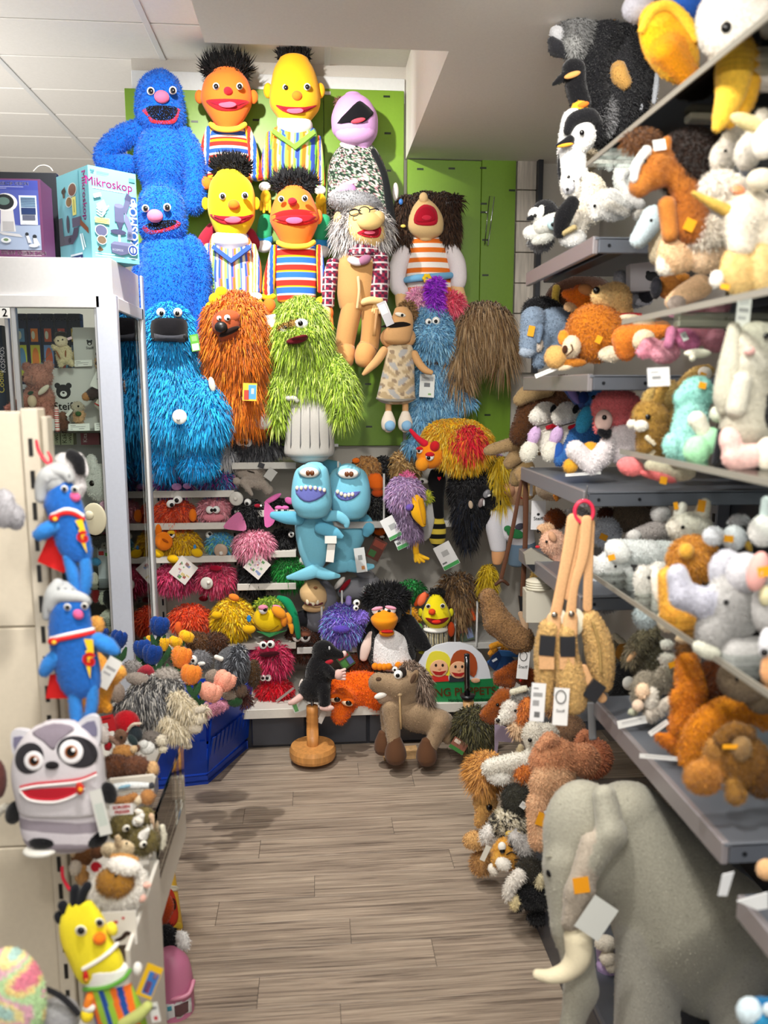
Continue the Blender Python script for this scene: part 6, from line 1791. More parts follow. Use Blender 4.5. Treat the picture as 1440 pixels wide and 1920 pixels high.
pl('plush_goose','large white goose plush with long yellow bill, top right corner',TR1,.66,(1200,780),('b','head',[('e','ece6dc',1260,150,0,240,260,190),('e','ece6dc',1420,330,40,190,200,160)],40,6),('s','bill','f0c040',[(1240,420,105,-80),(1220,560,85,-100),(1170,690,55,-110),(1140,750,30,-110)]),('s','bill_lower','e8b030',[(1330,460,70,-30),(1290,620,60,-50),(1210,720,36,-60)]),('k',1195,160,30,-185))
pl('plush_cushion','grey soft toy bundle behind the goose bill on the top shelf',TR1,.85,(1000,680),('e','body','8e8f86',1000,600,130,90,20),('e','body','9a9a90',1080,510,80,80,30))
pl('plush_penguin','small black penguin chick sitting at the far shelf end',TR2,.61,(150,640),('e','body','8a8a8c',160,610,75,85,20,0,6),('e','head',BLK,185,475,75,68,-5),('e','face',WHI,130,490,38,42,-50),('k',130,492,10,-88),('s','beak',BLK,[(110,505,16,-70),(90,512,10,-72)]),('w',122,622,38,38,0,-80),('e','white_cheek',WHI,160,475,20,40,-64,10))
pl('plush_seal','pale grey seal plush with blue diamond eye patch on the far shelf',TR2,.615,(200,690),('s','body','cfcfc6',[(150,560,40,-10),(230,540,60,-10),(330,560,90,10)]),('f','eye_patch','b4d0d4',232,540,34,34,-75,0),('k',230,543,12,-104),('e','flipper','c4c4bc',180,620,75,30,-10,-20),('e','belly','d8d8d2',120,590,60,42,10))
pl('plush_penguin','black and white penguin lying on its side beside the seal',TR2,.64,(310,660),('s','wing',BLK,[(340,420,40,-30),(290,500,50,-40),(265,590,34,-40)]),('e','belly',WHI,340,620,80,50,0),('s','foot','c8b480',[(290,590,16,-60),(350,560,16,-60)]))
pl('plush_leopard','white snow leopard cub with grey spotted face',TR2,.70,(400,610),('b','body',[('e','ece4d2',430,400,20,110,150,90),('c','e9e2d4',400,500,-10,50,380,570,-20,40)],20,4),('e','head','e4e0d8',330,330,58,88,-40,-15),('e','muzzle','cfcfd4',318,330,36,40,-84),('k',318,275,9,-86),('k',345,300,8,-94),('k',312,345,9,-118),('f','ear','d4d4d8',375,270,20,20,-60),('f','spot','8e8e96',330,310,9,7,-100),('f','spot','8e8e96',345,340,9,7,-98))
pl('plush_hedgehog','beige hedgehog plush peeping over the penguin beside the glass edge',TR2,.76,(420,270),('e','body','b4a68c',410,190,80,60,10,-35,6))
pl('plush_lamb','white lamb plush on the upper shelf end with long soft legs',TR2,.72,(560,525),('b','body',[('e','eeece6',560,430,0,130,90,80),('c','f0eee8',480,440,-20,60,470,490,-30,30),('c','e8e8e4',560,380,-70,26,660,440,-70,22),('c','e8e4da',550,440,-80,26,640,480,-80,20)],16,4),('k',465,438,9,-78))
pl('plush_rabbit','white soft rabbit under the top glass with limbs hanging',TR2,.78,(700,500),('e','body','dfe4e0',660,270,90,130,20),('s','arm','e6e8e4',[(640,250,26,-40),(610,300,28,-50),(650,360,26,-50)]),('s','leg','e8e6e2',[(640,390,30,-60),(720,430,30,-60)]),('s','leg','e2ddd2',[(700,490,30,-50),(770,470,26,-50)]),('e','head','ccd4d0',600,160,60,50,10))
pl('plush_elephant','pale mint elephant seen through the top glass shelf',TR2,.85,(540,250),('e','body','c2ccc6',520,170,80,60,20),('s','trunk','c8d0cc',[(560,120,30),(540,190,26),(550,230,20)]))
pl('plush_horse','chestnut horse plush with white blaze and dark bushy mane',TR2,.70,(1100,720),('b','body',[('e','b06a26',790,250,-40,105,100,75,30),('c','b4702c',720,330,-60,62,830,180,-30,72),('c','b06a26',860,190,-10,70,980,340,10,85),('c','ac6424',980,340,10,85,1020,560,20,110)],24,4),('s','blaze',WHI,[(760,125,26,-80),(700,210,26,-100),(688,290,18,-110)]),('e','mane','2c1a10',1000,190,170,170,70,20,16),('e','forelock','6a4424',720,70,100,55,20,-10,14),('s','ear','b06a26',[(860,130,34,-40),(872,70,26,-40)]),('w',830,95,70,60,-8,-110),('k',745,185,14,-104),('s','leg','c07a34',[(870,430,50,-30),(890,600,46,-30)]))
pl('plush_foal','tan foal with white fluffy legs in front of the chestnut horse',TR2,.68,(1010,830),('b','body',[('e','e0bc92',930,700,0,110,120,80),('e','e6c8a4',1090,720,10,120,100,80),('e','efe6d8',860,770,-10,50,60,40)],24,4),('e','mane','ece2d2',1070,590,110,90,-30,20,16),('e','mane','ece2d2',940,530,50,60,-20,0,12),('y',1000,545,60,70,25,-140))
pl('plush_horse','pale blue baby horse hanging its head over the shelf edge',TR2,.69,(760,670),('s','head','cfdfe4',[(800,500,70,-20),(740,590,58,-30),(710,630,50,-30)]),('k',783,520,9,-86),('s','body','d8c8a8',[(830,600,60,20),(830,720,60,20)]))
pl('plush_unicorn','cream unicorn plush with gold horn and white tufted mane',TR2,.66,(1300,720),('b','head',[('e','e6ddca',1330,460,0,140,130,110),('c','e8dfce',1290,520,-30,100,1290,650,-40,80),('e','e2d8c4',1440,560,40,130,160,100)],26,4),('s','horn','c8a44c',[(1210,465,34,-60),(1120,420,26,-70),(1020,365,12,-75)]),('e','mane','efe8dc',1190,330,110,70,0,15,18),('f','ear','d88a5c',1270,350,42,26,-70,10),('k',1270,485,14,-104),('e','ear','e6dccb',1430,460,30,60,-60))
pl('plush_bunny','cream bunny head, left of three under the goose',TR2,.70,(1200,250),('b','head',[('e','e6dfd2',1190,160,0,75,100,70,20),('c','e2dac8',1230,60,10,50,1290,-40,20,40)],24,4),('k',1200,130,10,-66),('s','smile','b0a898',[(1170,210,4,-66),(1210,220,4,-66)]))
pl('plush_bunny','cream bunny head, middle of three under the goose',TR2,.68,(1330,240),('b','head',[('e','e8e2d6',1330,130,0,75,110,70,20),('c','e6decd',1370,20,0,50,1410,-70,0,40)],24,4),('k',1385,8,9,-48))
pl('plush_bunny','cream bunny head, rightmost of three under the goose',TR2,.66,(1430,200),('e','head','ebe6da',1440,60,80,110,-10,20),('e','body','dcd2ba',1400,290,80,60,40),('e','arm','d8c890',1330,-30,110,40,20,20))
pl('plush_bear','honey yellow bear plush lying on the middle glass shelf at right',TR2,.66,(1300,940),('b','body',[('e','d8b878',1280,800,0,110,145,90),('e','dcc084',1410,790,10,90,150,90)],10,4),('e','paw','e6e0d6',1150,850,38,48,-40),('y',1198,892,50,30,10,-80),('w',1300,1060,80,240,6,-90))
pl('plush_dog','brown and black dog plush peeping over the middle glass shelf',TR2,.78,(880,960),('e','head','a06428',890,890,85,70,0),('e','ear','26262c',810,900,32,60,-50),('e','brow','c07c30',960,840,40,24,-40))
pl('plush_bear','peach plush paw with grey sole reaching over the glass edge',TR3,.69,(920,300),('s','leg','d8b48c',[(1060,170,70,10),(960,220,56,-20),(900,260,44,-30)]),('e','sole','9c8e84',925,265,50,42,-66))
pl('plush_mammoth','dark brown mammoth plush standing at the back of the eye level shelf',TR3,.88,(380,300),('e','body','4a2c1c',390,250,210,140,60),('s','tusk','a88c38',[(250,180,22,-40),(245,260,20,-50),(290,300,16,-50)]))
pl('plush_donkey','grey blue donkey plush with black mane, far end of the eye level shelf',TR3,.655,(170,640),('b','body',[('e','8496aa',240,380,20,100,110,70),('c','8799ae',120,350,-30,70,95,520,-50,52),('c','7c8ea2',190,450,0,45,150,600,-20,36),('c','7c8ea2',260,440,20,42,240,560,20,36)],16,3),('s','mane',BLK,[(70,320,18,-30),(110,270,30,-20),(190,262,30,0),(270,290,20,10)],6),('e','muzzle','a4b2c2',85,540,44,30,-80),('e','muzzle_patch','cfc0ae',150,500,26,40,-66),('y',108,422,36,60,12,-112),('s','ear','7488a0',[(160,400,20,-90),(150,480,12,-100)]))
pl('plush_tiger','orange striped cub plush head leaning back behind the curly lion',TR3,.72,(370,300),('b','head',[('e','ee7a1e',400,230,0,75,72,60),('c','ee7a1e',330,220,-10,40,300,212,-10,22)],14,3),('e','chin','e4b888',330,285,40,30,-10),('f','ear','d89058',415,190,44,32,-50,20))
pl('plush_lion','curly orange lion plush with cream muzzle and paws on the shelf',TR3,.665,(420,615),('e','mane','c87820',470,430,165,160,0,20,6),('e','body','cc7c24',560,480,110,100,20,0,6),('e','muzzle','e6d4b4',335,510,52,62,-80),('f','nose','4a2c1c',298,525,16,22,-110),('s','smile','5c4028',[(310,560,4,-130),(340,530,4,-136),(335,500,4,-136)]),('e','ear','e8922c',290,460,32,42,-60),('e','paw','d8aa64',245,568,62,64,-60),('e','paw','e9d9bc',560,552,74,46,-110),('e','paw','c07828',350,600,70,24,-70),('y',488,470,34,44,25,-170),('w',200,650,150,24,-22,-60),('e','paw_sole','e4d4b4',305,625,50,16,-70,-15))
pl('plush_bear','pale yellow bear plush with black nose and red scarf',TR3,.74,(600,380),('b','head',[('e','dcb678',580,240,0,95,95,70),('c','dfbc80',520,230,-30,62,500,225,-40,55),('e','d8b070',610,320,10,70,60,60)],14,4),('k',475,193,20,-90,'nose'),('s','scarf','d02c30',[(560,360,24,-40),(640,350,30,-50),(715,345,24,-40)]),('e','hat','e6d8b8',660,345,60,18,-74))
pl('plush_elephant','light grey elephant plush with raised trunk behind the yellow bear',TR3,.80,(680,280),('b','body',[('c','a4a4ac',610,120,0,40,650,230,0,70),('e','b4b4bc',700,230,10,70,60,50)],16,3),('e','ear','2a2a32',760,200,48,62,-50),('e','collar','dcdce4',730,255,60,24,-30))
plain=pl('carton','white bear logo carton at the back of the eye level shelf',TR3,.80,(745,190),cat='box')
plain.po('box_body','d4cfd2',[(665,45),(850,25),(850,190),(665,200)],d=0,th=80,m='paper');plain.e('logo','2a2a2c',790,115,40,26,d=-2,rd=2,m='paper');plain.e('logo_ear','2a2a2c',765,95,12,12,d=-3,rd=2,m='paper');plain.e('logo_ear','2a2a2c',820,95,12,12,d=-3,rd=2,m='paper')
pl('plush_tiger','orange tiger plush lying behind the pink pig with cream foot',TR3,.74,(740,560),('b','body',[('c','e0842c',640,470,10,80,850,410,10,45),('e','d87c28',640,520,0,60,70,50)],16,3),('e','foot','e9d6b4',735,470,66,55,-50,-20))
pl('plush_pig','pink pig plush lying on its side at the near end of the shelf',TR3,.68,(900,605),('b','body',[('e','dc98a8',860,540,-20,90,62,60,-10),('e','d890a0',780,500,-10,60,45,45),('e','d88c9e',1000,440,20,110,70,60),('e','c88494',1140,470,30,80,70,60),('e','d48a9c',740,540,-10,44,40,30)],12,4),('s','dress','e08ab0',[(900,420,30,-60),(880,500,26,-80)]),('e','dress','dc7ca8',985,470,80,55,-60,30),('w',970,452,34,50,-25,-130))
pl('suction_pad','cream suction pad lying beside the pink pig',TR3,.66,(1040,590),('f','pad','d8d4c2',1045,548,78,26),('f','pad_knob','d0ccba',1015,575,18,18,-20),cat='suction pad')
tg=Toy('price_ticket','white ticket hanging from the eye level shelf front','label',None,(825,720),X=.6,**TR3)
tg.card('ticket','dcdcdc',825,680,125,105,-3,0,marks=[('9a9a9a',.15,.2,.5,.28),('8c8c8c',.2,.45,.6,.62),('b0b0b0',.1,.75,.8,.8)])
pl('plush_rabbit','tall pale grey rabbit plush with pink nose behind the glass shelves',TR3,.67,(1350,1000),('b','body',[('e','c4bfae',1380,540,0,160,170,110),('c','c0bbaa',1330,700,30,150,1330,950,30,160),('e','ccc8b8',1360,600,-60,100,80,60)],24,4),('s','ear','bcb8a6',[(1250,400,34,-20),(1230,600,62,-40),(1200,780,64,-40),(1190,860,40,-40)]),('f','nose','d8a8a0',1335,535,32,24,-135),('s','arm','c6c2b2',[(1290,700,60,-90),(1260,860,56,-110)]),('k',1432,450,18,-110))
C6=dict(o=(960,480),k=1/3)
pl('plush_mammoth','brown mammoth plush with long trunk at the far end of the lower shelf',C6,.70,(60,1060),('b','body',[('c','5c3a22',300,740,30,70,150,820,0,85),('c','5c3a22',100,880,-10,75,40,1010,-20,55),('e','4e301c',280,790,60,90,110,60)],30,4),('s','tusk','b09468',[(200,750,45,-60),(100,770,50,-80),(40,810,36,-80)]))
DG='white dog plush toys with black ears'
for i,(dx,X,lab)in enumerate(((0,.655,'white dog plush with black ear, leftmost of the pair'),(125,.69,'white dog plush with black ear, right one of the pair'))):
 pl('plush_dog',lab,C6,X,(150+dx,1165),('b','head',[('e','e8e4da',190+dx,880,0,68,60,50),('c','eae6dc',170+dx,900,-20,52,140+dx,905,-40,44)],14,3),('e','ear',BLK,232+dx,862,16,26,-60,15),('s','smile','4c4440',[(140+dx,960,3,-70),(190+dx,945,3,-74),(225+dx,938,3,-60)]),('s','collar','d01c30',[(200+dx,965,12,-30),(250+dx,950,14,-40)]),('e','body','e4e0d4',200+dx,1040,60,80,10),('e','bow','d4b4dc',125+dx,1010,34,55,-50,20),('e','foot','e2decf',95+dx,1100,50,62,-50,20),('e','foot','e6e2d8',205+dx,1095,42,55,-60,-10),group=DG)
pl('plush_monster','bright blue big eared plush with dark nose between dogs and flamingo',C6,.70,(300,1175),('b','body',[('e','3f7cc0',400,1040,0,95,130,80,30),('e','4a86c8',470,830,0,90,100,70),('c','3a70b4',330,1090,-40,52,270,1150,-60,36)],16,3),('e','belly','48b8e4',410,920,45,80,-66,20),('s','ear','5468a8',[(390,830,34,-20),(330,760,30,-20),(270,715,14,-20)]),('f','inner_ear','8878b8',345,780,22,60,-52,-35),('s','ear','2c66b0',[(470,760,40,10),(560,710,40,20)]),('f','nose','243a78',402,795,28,34,-70),('k',460,795,13,-74),('e','foot','2c5cae',265,1110,32,60,-60))
pl('plush_flamingo','coral headed flamingo plush with white body and floppy foot',C6,.665,(420,1210),('b','head',[('e','ee7c80',590,850,0,140,105,90),('c','ee8484',520,900,-40,62,500,960,-50,40)],18,5),('f','face','ecc8bc',515,925,48,60,-92),('s','beak','18181c',[(500,985,22,-100),(530,1005,22,-100),(550,985,12,-90)]),('k',520,908,14,-138),('b','body',[('e','e8dede',620,1040,30,110,130,80),('c','ece4e4',540,1050,-50,42,500,1130,-60,60),('c','ece6e6',360,1090,-70,55,450,1180,-70,52),('e','e8b8bc',700,1030,30,50,90,60)],18,4),('e','yellow_foot','d8a030',440,1085,45,40,-30),('e','yellow_foot','d8a030',330,1180,42,45,-50,20),('w',400,1226,200,16,-4,-90))
pl('plush_otter','cream and coral plush lying on its back at the shelf front',C6,.66,(850,1265),('e','body','cfc4ac',890,1200,150,62,0,10),('e','flipper','e07878',665,1185,75,52,-30,15),('e','fin','d86c6c',820,1240,110,24,-60,14),('y',852,1262,40,42,10,-90))
pl('plush_rabbit','golden brown rabbit plush with white muzzle sitting upright',C6,.68,(760,1110),('b','body',[('e','a8823c',780,900,0,105,90,80),('c','a07a38',790,980,10,90,780,1060,10,80)],16,5),('s','ear','b89248',[(800,830,34,0),(830,770,34,10),(860,740,20,10)],4),('s','ear','b89a58',[(760,830,30,0),(770,780,28,0),(790,760,18,0)],4),('e','muzzle','e9e2d4',725,955,42,32,-90),('e','muzzle','e9e2d4',672,945,26,24,-84),('k',765,905,16,-84),('s','ribbon','e8dcc0',[(760,1020,14,-80),(800,1060,10,-80)]))
pl('plush_deer','tan deer plush with big ear lying behind the brown rabbit',C6,.76,(900,950),('e','body','b89c60',870,780,100,80,20,0,5),('e','body','9c8450',900,920,70,110,30,0,5),('s','ear','c0a060',[(950,730,30,-10),(1030,670,42,-20),(1100,645,36,-20)],4),('f','inner_ear','e6ded0',1085,658,40,34,-62,20),('y',1075,670,36,28,20,-100))
pl('plush_bear','mint green curly bear plush with ear flag',C6,.67,(980,1150),('b','body',[('e','9cd8ce',1040,770,0,100,90,80),('e','a0dcd2',960,800,-30,55,55,45),('c','a4dcd2',1010,880,0,90,990,1060,-10,110)],18,5),('e','ear','9cd8ce',1060,720,50,44,-40,0,5),('y',1072,728,42,36,15,-100),('e','foot','a8e0d6',900,1060,50,66,-70,0,5))
pl('plush_frog','white and mint plush feet in front of the mint bear',C6,.64,(1060,1160),('e','foot','a4dcae',1040,1090,75,80,-20,15),('e','foot','a8e0b4',1115,1040,62,75,-10,10),('s','leg','e0dccc',[(1040,920,50,10),(1080,990,40,0)]),('s','arm','d8dcc8',[(1160,890,50,10),(1280,850,50,20),(1370,810,36,30)]))
pl('plush_ladybird','black and red plush lying behind the pale pink foot',C6,.66,(1330,1010),('e','body','18181b',1400,900,110,110,20),('e','shell','c81c30',1310,950,60,55,-40,-20),('e','head','1c1c20',1420,820,70,60,-10),('s','strap','1c1c20',[(1170,990,16,-10),(1160,1060,18,-10),(1140,1160,18,-10)]))
pl('plush_pig','pale pink plush foot resting on the lower glass shelf',C6,.635,(1290,1200),('b','foot',[('e','ecc8c0',1230,1050,0,62,90,55,-15),('c','ecc4bc',1250,1130,0,70,1380,1120,10,62)],18,3),('e','paw','e6dccb',1430,1110,60,90,-20))
pl('plush_duck','beige plush duck with green head under the far shelf',TR4,.78,(190,190),('e','body','b4a088',170,110,95,75,10),('e','head','3c6a58',215,100,52,40,-30),('e','neck','c8c0a4',180,125,45,30,-40,30),('s','beak','d88830',[(195,155,18,-70),(200,178,10,-74)]))
pl('plush_mammoth','tan plush trunk and feet at the far end below the shelf',TR4,.70,(20,190),('s','trunk','b49468',[(-10,20,40),(20,60,40),(60,60,30)]),('e','body','a88858',30,110,55,70,20))
tg=Toy('brand_tag','long white bear logo tag hanging at the far gondola upright','label',None,(95,355),X=.66,**TR4)
tg.card('tag','e4e4e6',92,270,84,170,2,0);tg.text('Steiff','1c1c1e',92,290,28,0,d=-3,bold=.01);tg.e('logo','1c1c1e',92,264,9,8,d=-3,rd=1,m='paper',res=(10,7));tg.card('hanger','d0d0d4',52,70,18,170,2,4)
pl('plush_bear','dark ginger curly bear plush behind the pink pig head',TR4,.69,(190,350),('e','head','7a3c14',190,290,60,58,20,0,6))
pl('plush_pig','peach pig plush face with black dog nose beside the tan straps',TR4,.66,(190,540),('b','head',[('e','e4b89c',180,430,0,80,75,60),('c','deb48c',150,350,10,36,110,350,-10,26),('c','e2b298',200,480,20,50,220,540,20,40)],14,4),('k',98,362,16,-20,'nose'),('k',140,425,8,-66),('f','ear','d8a480',175,395,22,34,-66,-30),('f','lip','c83038',88,455,14,9,-60))
pl('plush_lamb','white curly lamb plush behind the pink hanging ring',TR4,.76,(310,440),('e','head','eae8e4',310,320,95,100,10,0,6))
pl('plush_lynx','light grey lynx cub plush behind the white elephant',TR4,.78,(500,460),('e','head','ccd0d8',490,370,80,85,20,0,7),('y',475,398,46,36,25,-60),('e','ear','c4c8d0',545,390,34,30,-20))
pl('plush_bear','mottled brown bear plush at the back of the shelf',TR4,.88,(640,380),('e','body','7a6a58',640,280,130,90,30,0,7),('e','ear','4c3a2c',740,205,40,36,20,0,5),('e','body','4a2414',490,260,50,40,30,0,6))
pl('plush_koala','grey koala plush lying flat with white paw',TR4,.76,(730,425),('s','body','a09a96',[(640,400,40,0),(760,370,60,0),(860,340,50,10)],4),('e','paw','dcdad6',655,390,42,36,-40),('e','head','c8c6c4',810,260,60,60,10))
pl('plush_cow','cream calf plush with upright ears and orange ear flags',TR4,.72,(980,430),('b','head',[('e','e2ddd0',980,340,0,135,90,85)],10,4),('s','ear','d8d4ca',[(920,260,36,0),(940,215,26,0)]),('s','ear','e2dccc',[(1050,260,44,-10),(1070,200,32,-10)]),('y',900,215,26,44,-10,-30),('y',1050,215,46,70,10,-50),('k',940,340,12,-82))
pl('plush_elephant','white baby elephant plush with raised trunk on the glass shelf',TR4,.66,(560,620),('b','body',[('c','e2e4e2',370,510,-30,34,440,580,-20,50),('e','e2e4e2',530,550,0,100,75,65),('c','dee2e0',560,480,10,70,860,490,30,70)],16,4),('e','ear','e8eae6',560,480,85,62,-70,35),('y',522,518,42,34,-15,-130),('k',545,570,9,-74),('s','leg','dcdedc',[(620,590,26,-20),(640,630,20,-20)]))
pl('plush_sheep','cream lamb plush with drooping ears under the glass shelf line',TR4,.65,(730,800),('b','head',[('e','d8d6ce',710,660,0,60,100,55),('e','dcdad2',800,600,10,60,60,45)],18,5),('k',742,635,10,-58),('s','ear','d4d2ca',[(780,660,40,-10),(790,740,36,-10)]))
pl('plush_animal','grey fluffy plush sitting at the shelf below the lynx',TR4,.72,(480,850),('e','body','a0a2a8',480,740,85,100,10,0,8),('e','head','c4c8cc',440,660,55,50,0,0,6))
pl('plush_animal','pale grey pompom plush hanging below the glass shelf',TR4,.655,(720,930),('e','body','b8c0c4',720,860,66,72,0,0,6))
pl('plush_mouse','lilac plush with small yellow chick beside the tan straps',TR4,.74,(150,700),('e','body','cbb2cc',165,640,62,48,0,0,4),('e','chick','d8b868',80,610,28,26,-20,0,4),('e','chick_head','d4b060',62,640,22,20,-30,0,4))
bx=Toy('carton','cream craft carton with stacked plates behind the brown strap','box',None,(110,900),X=.62,**TR4)
bx.po('box_body','cdc8b8',[(20,720),(190,700),(200,900),(20,900)],d=0,th=120,m='paper')
for i in range(4):
 bx.e('plate','d6d0bc',95,655+i*14,78,18,d=40,rd=60,m='plastic')
bx.po('grey_lid','9a968a',[(10,500),(60,470),(190,545),(190,560),(20,560)],d=30,th=60,m='paper');bx.po('black_tray','22242a',[(25,560),(160,560),(210,590),(60,600)],d=20,th=40,m='plastic')
pl('plush_lion','golden lion plush with orange mane and round haunch',TR4,.645,(900,935),('e','mane','c88a34',1000,520,140,130,10,0,10),('b','body',[('c','e2ac44',860,640,-20,70,870,780,-20,70),('e','dca03a',920,850,-30,120,90,80,15)],20,4),('e','chest','ece4d6',790,680,34,110,-10,-10),('e','belly','e8dcc4',850,890,62,70,10,-30),('e','ear','d8a03c',960,480,44,46,-100))
pl('plush_husky','white fluffy arctic fox plush with orange flag beside a black bird',TR4,.70,(1200,490),('e','head','dcdee2',1240,400,66,72,-10,0,4),('e','arm','d4d6da',1120,390,60,56,0,0,4),('y',1210,408,56,40,5,-80))
pl('plush_crow','black bird plush with white fluffy cap behind the arctic fox',TR4,.78,(1290,480),('e','body','1c1c20',1280,400,85,100,30,0,5),('e','cap','c8c8cc',1270,300,62,30,0,0,7),('s','beak','c8a040',[(1320,440,22,-40),(1335,470,12,-40)]))
pl('plush_sheep','white round plush head at the right edge above the pink ear',TR4,.67,(1400,450),('e','head','e6e4e0',1410,360,80,90,0,0,4),('s','ear','ccd8d8',[(1420,280,30,20),(1430,180,26,20)]))
pl('plush_elephant','light grey elephant plush with big upturned trunk on the third glass',TR4,.63,(1200,1080),('b','body',[('c','c2c2ce',910,620,-60,64,940,740,-60,75),('c','c2c2ce',940,740,-60,75,1060,780,-40,90),('e','b4b2b0',1240,800,0,180,200,120),('e','b0aeac',1120,950,-20,110,120,90),('e','c4c4cc',1200,590,10,110,120,70)],30,4),('k',1195,780,16,-122),('e','ear','c8c6ca',1300,610,110,120,-60,10),('s','leg','b8b6b4',[(1220,1060,90,-20),(1400,1060,80,0)]),('e','foot','c8c8b8',1080,1060,90,50,-60,25))
pl('plush_pig','pink eared grey plush at the right frame edge',TR4,.625,(1400,900),('f','ear','e0a49c',1380,600,60,120,-30,10),('e','body','b0aeac',1440,800,90,180,30),('y',1420,600,80,60,-10,-80),('e','collar','d8d0a8',1430,740,40,60,-40))
pl('plush_animal','peach and white plush standing at the right frame edge',X6,.62,(1430,940),('e','body','d8a070',1440,880,40,90,0),('e','muzzle','dcdce0',1430,740,40,90,10),('k',1420,790,22,-30,'nose'))
pl('plush_owl','grey owl plush with amber ears behind the tan pouch',TR5,.78,(290,560),('e','head','8e8878',290,440,90,120,10,0,5),('f','ear','a87430',340,400,40,70,-60,20),('k',288,480,16,-80),('f','beak','d8b060',350,490,30,34,-70),('s','ribbon','cfc6ae',[(290,290,24,-40),(350,340,26,-50)]))
pl('plush_hare','grey brown shaggy hare plush with long ears',TR5,.72,(520,620),('e','body','5c5442',560,460,130,190,30,0,10),('s','ear','6e644e',[(400,470,45,-30),(470,340,60,-30),(570,260,50,-20)],10),('f','inner_ear','b89068',420,440,22,60,-76,35))
pl('plush_bear','black bear plush with round white bear logo badge',TR5,.74,(360,805),('e','body','121214',350,670,110,150,10,0,4),('e','head','141416',380,540,90,70,0,0,4),('f','badge','e6e4de',395,645,46,52,-100))
pl('plush_koala','grey koala plush with white chest holding a peach cub',TR5,.66,(560,920),('b','body',[('e','8c8474',520,700,0,110,150,80),('e','948c7c',680,600,0,90,100,70),('e','dcd6cc',690,470,-10,70,60,50),('c','d4cabc',560,880,-40,50,700,780,-30,44)],18,7),('e','chest','e6dfd2',560,750,55,90,-60,0,4),('e','cub','ecd0b0',500,700,50,60,-80,0,4),('e','foot','e0c8b0',465,810,42,45,-90),('y',725,505,62,44,-20,-90),('e','ear','d8d4cc',680,355,48,40,-20,0,4),('w',420,935,220,60,-12,-70),('e','seat','aeb09a',430,860,40,30,-20))
pl('plush_squirrel','bright orange squirrel plush standing upright on the grey shelf',TR5,.645,(760,1200),('b','body',[('c','cc7a18',830,480,0,80,860,700,0,115),('c','c87618',860,760,0,110,800,960,-10,110),('e','cc7c1c',760,760,-50,60,80,50),('c','c06c14',700,1080,-20,60,620,1040,-40,36),('e','c87818',780,1100,0,90,100,80)],24,7),('s','ear','6a4420',[(800,420,50,10),(810,340,45,10)],6),('e','hand_top','c4a888',815,310,66,46,0),('w',620,980,170,40,-35,-60),('w',620,1200,290,34,5,-80))
pl('plush_beaver','dark russet plush behind the orange squirrel',TR5,.74,(1020,820),('e','body','5a2a0c',1010,650,120,190,40,0,7))
pl('plush_seal','taupe seal plush with tiny eye behind the orange tail',TR5,.68,(1260,800),('e','body','8a7660',1260,620,200,160,20,10,4),('k',1205,615,14,-118),('e','body_rear','7c6a54',1400,720,140,150,40,0,4))
pl('plush_fox','curled orange fox tail plush in front of the brown bear',TR5,.635,(850,1270),('s','tail','c67a14',[(850,1200,80,0),(920,1010,105,0),(1100,870,110,10),(1300,830,110,20),(1400,900,90,30)],7))
pl('plush_monkey','golden brown monkey plush sitting at the near shelf end',TR5,.63,(1150,1470),('b','body',[('e','8a5e24',1260,1230,0,190,190,120),('e','b87c34',960,1340,-20,150,130,90),('e','6a4418',1400,1330,20,140,170,110),('c','9c7030',1180,1400,-50,60,1200,1480,-60,70),('e','a8783a',1030,1150,-20,70,100,60)],24,8),('e','muzzle','94744a',1240,1130,70,90,-110,0,5),('s','tail','7c5420',[(1080,1060,50,-60),(1180,980,45,-60),(1300,1010,45,-50)],7),('y',1160,1120,120,34,0,-150))
pl('plush_bear','golden bear paws at the bottom right on the near grey shelf',dict(o=(960,960),k=1/3),.635,(1430,1760),('e','paw','d8ac7c',1430,2010,55,60,0),)
# ---------------------------------------------------------------- floor level plush at right, pouches, elephant
pl('plush_dog','russet dog plush head behind the blue carton, upper of two',TR6,2.4,(500,190),('b','head',[('c','8a4416',380,110,-20,42,520,60,0,70),('e','7c3c12',600,120,20,90,70,60),('c','964e1c',370,150,-20,30,460,150,0,50)],16,3),('k',545,145,12,-70,'nose','b02a20'))
pl('plush_horse','russet horse plush head in profile with dark mane, lower of two',TR6,2.3,(400,470),('b','head',[('c','8f4a18',290,400,-10,50,420,290,0,90),('c','8f4a18',320,430,-10,40,430,400,0,60),('e','a86a30',480,300,20,70,80,60)],18,3),('k',372,326,13,-82),('s','mane','201814',[(430,250,18,-40),(470,260,22,-40)],6),('f','pad','d8d4be',530,215,70,22,-60,-25))
bx=Toy('carton','navy blue open carton behind the fleece pouch','box',2.5,(470,60),**TR6)
bx.po('front_face','1c4478',[(300,20),(330,0),(390,-40),(470,-40),(520,20),(350,70)],d=0,th=60,m='paper');bx.po('side_face','142f5a',[(300,20),(330,-40),(380,-80),(400,-40),(350,70)],d=-6,th=6,m='paper');bx.po('lid','2c5c94',[(380,-80),(540,-70),(520,-30),(400,-40)],d=-4,th=20,m='paper');bx.card('window','dce4ec',350,-10,40,18,-30,-14);bx.card('label','d4dce4',480,15,50,14,-10,-4)
pl('plush_bird','ochre bird plush feet hanging behind the navy carton',TR6,2.55,(400,-60),('s','foot','d89428',[(330,-110,26),(390,-130,22),(450,-100,20)]),('s','foot','d08c24',[(320,-60,22),(350,-90,26)]),('e','body','c88824',440,-90,50,30,30))
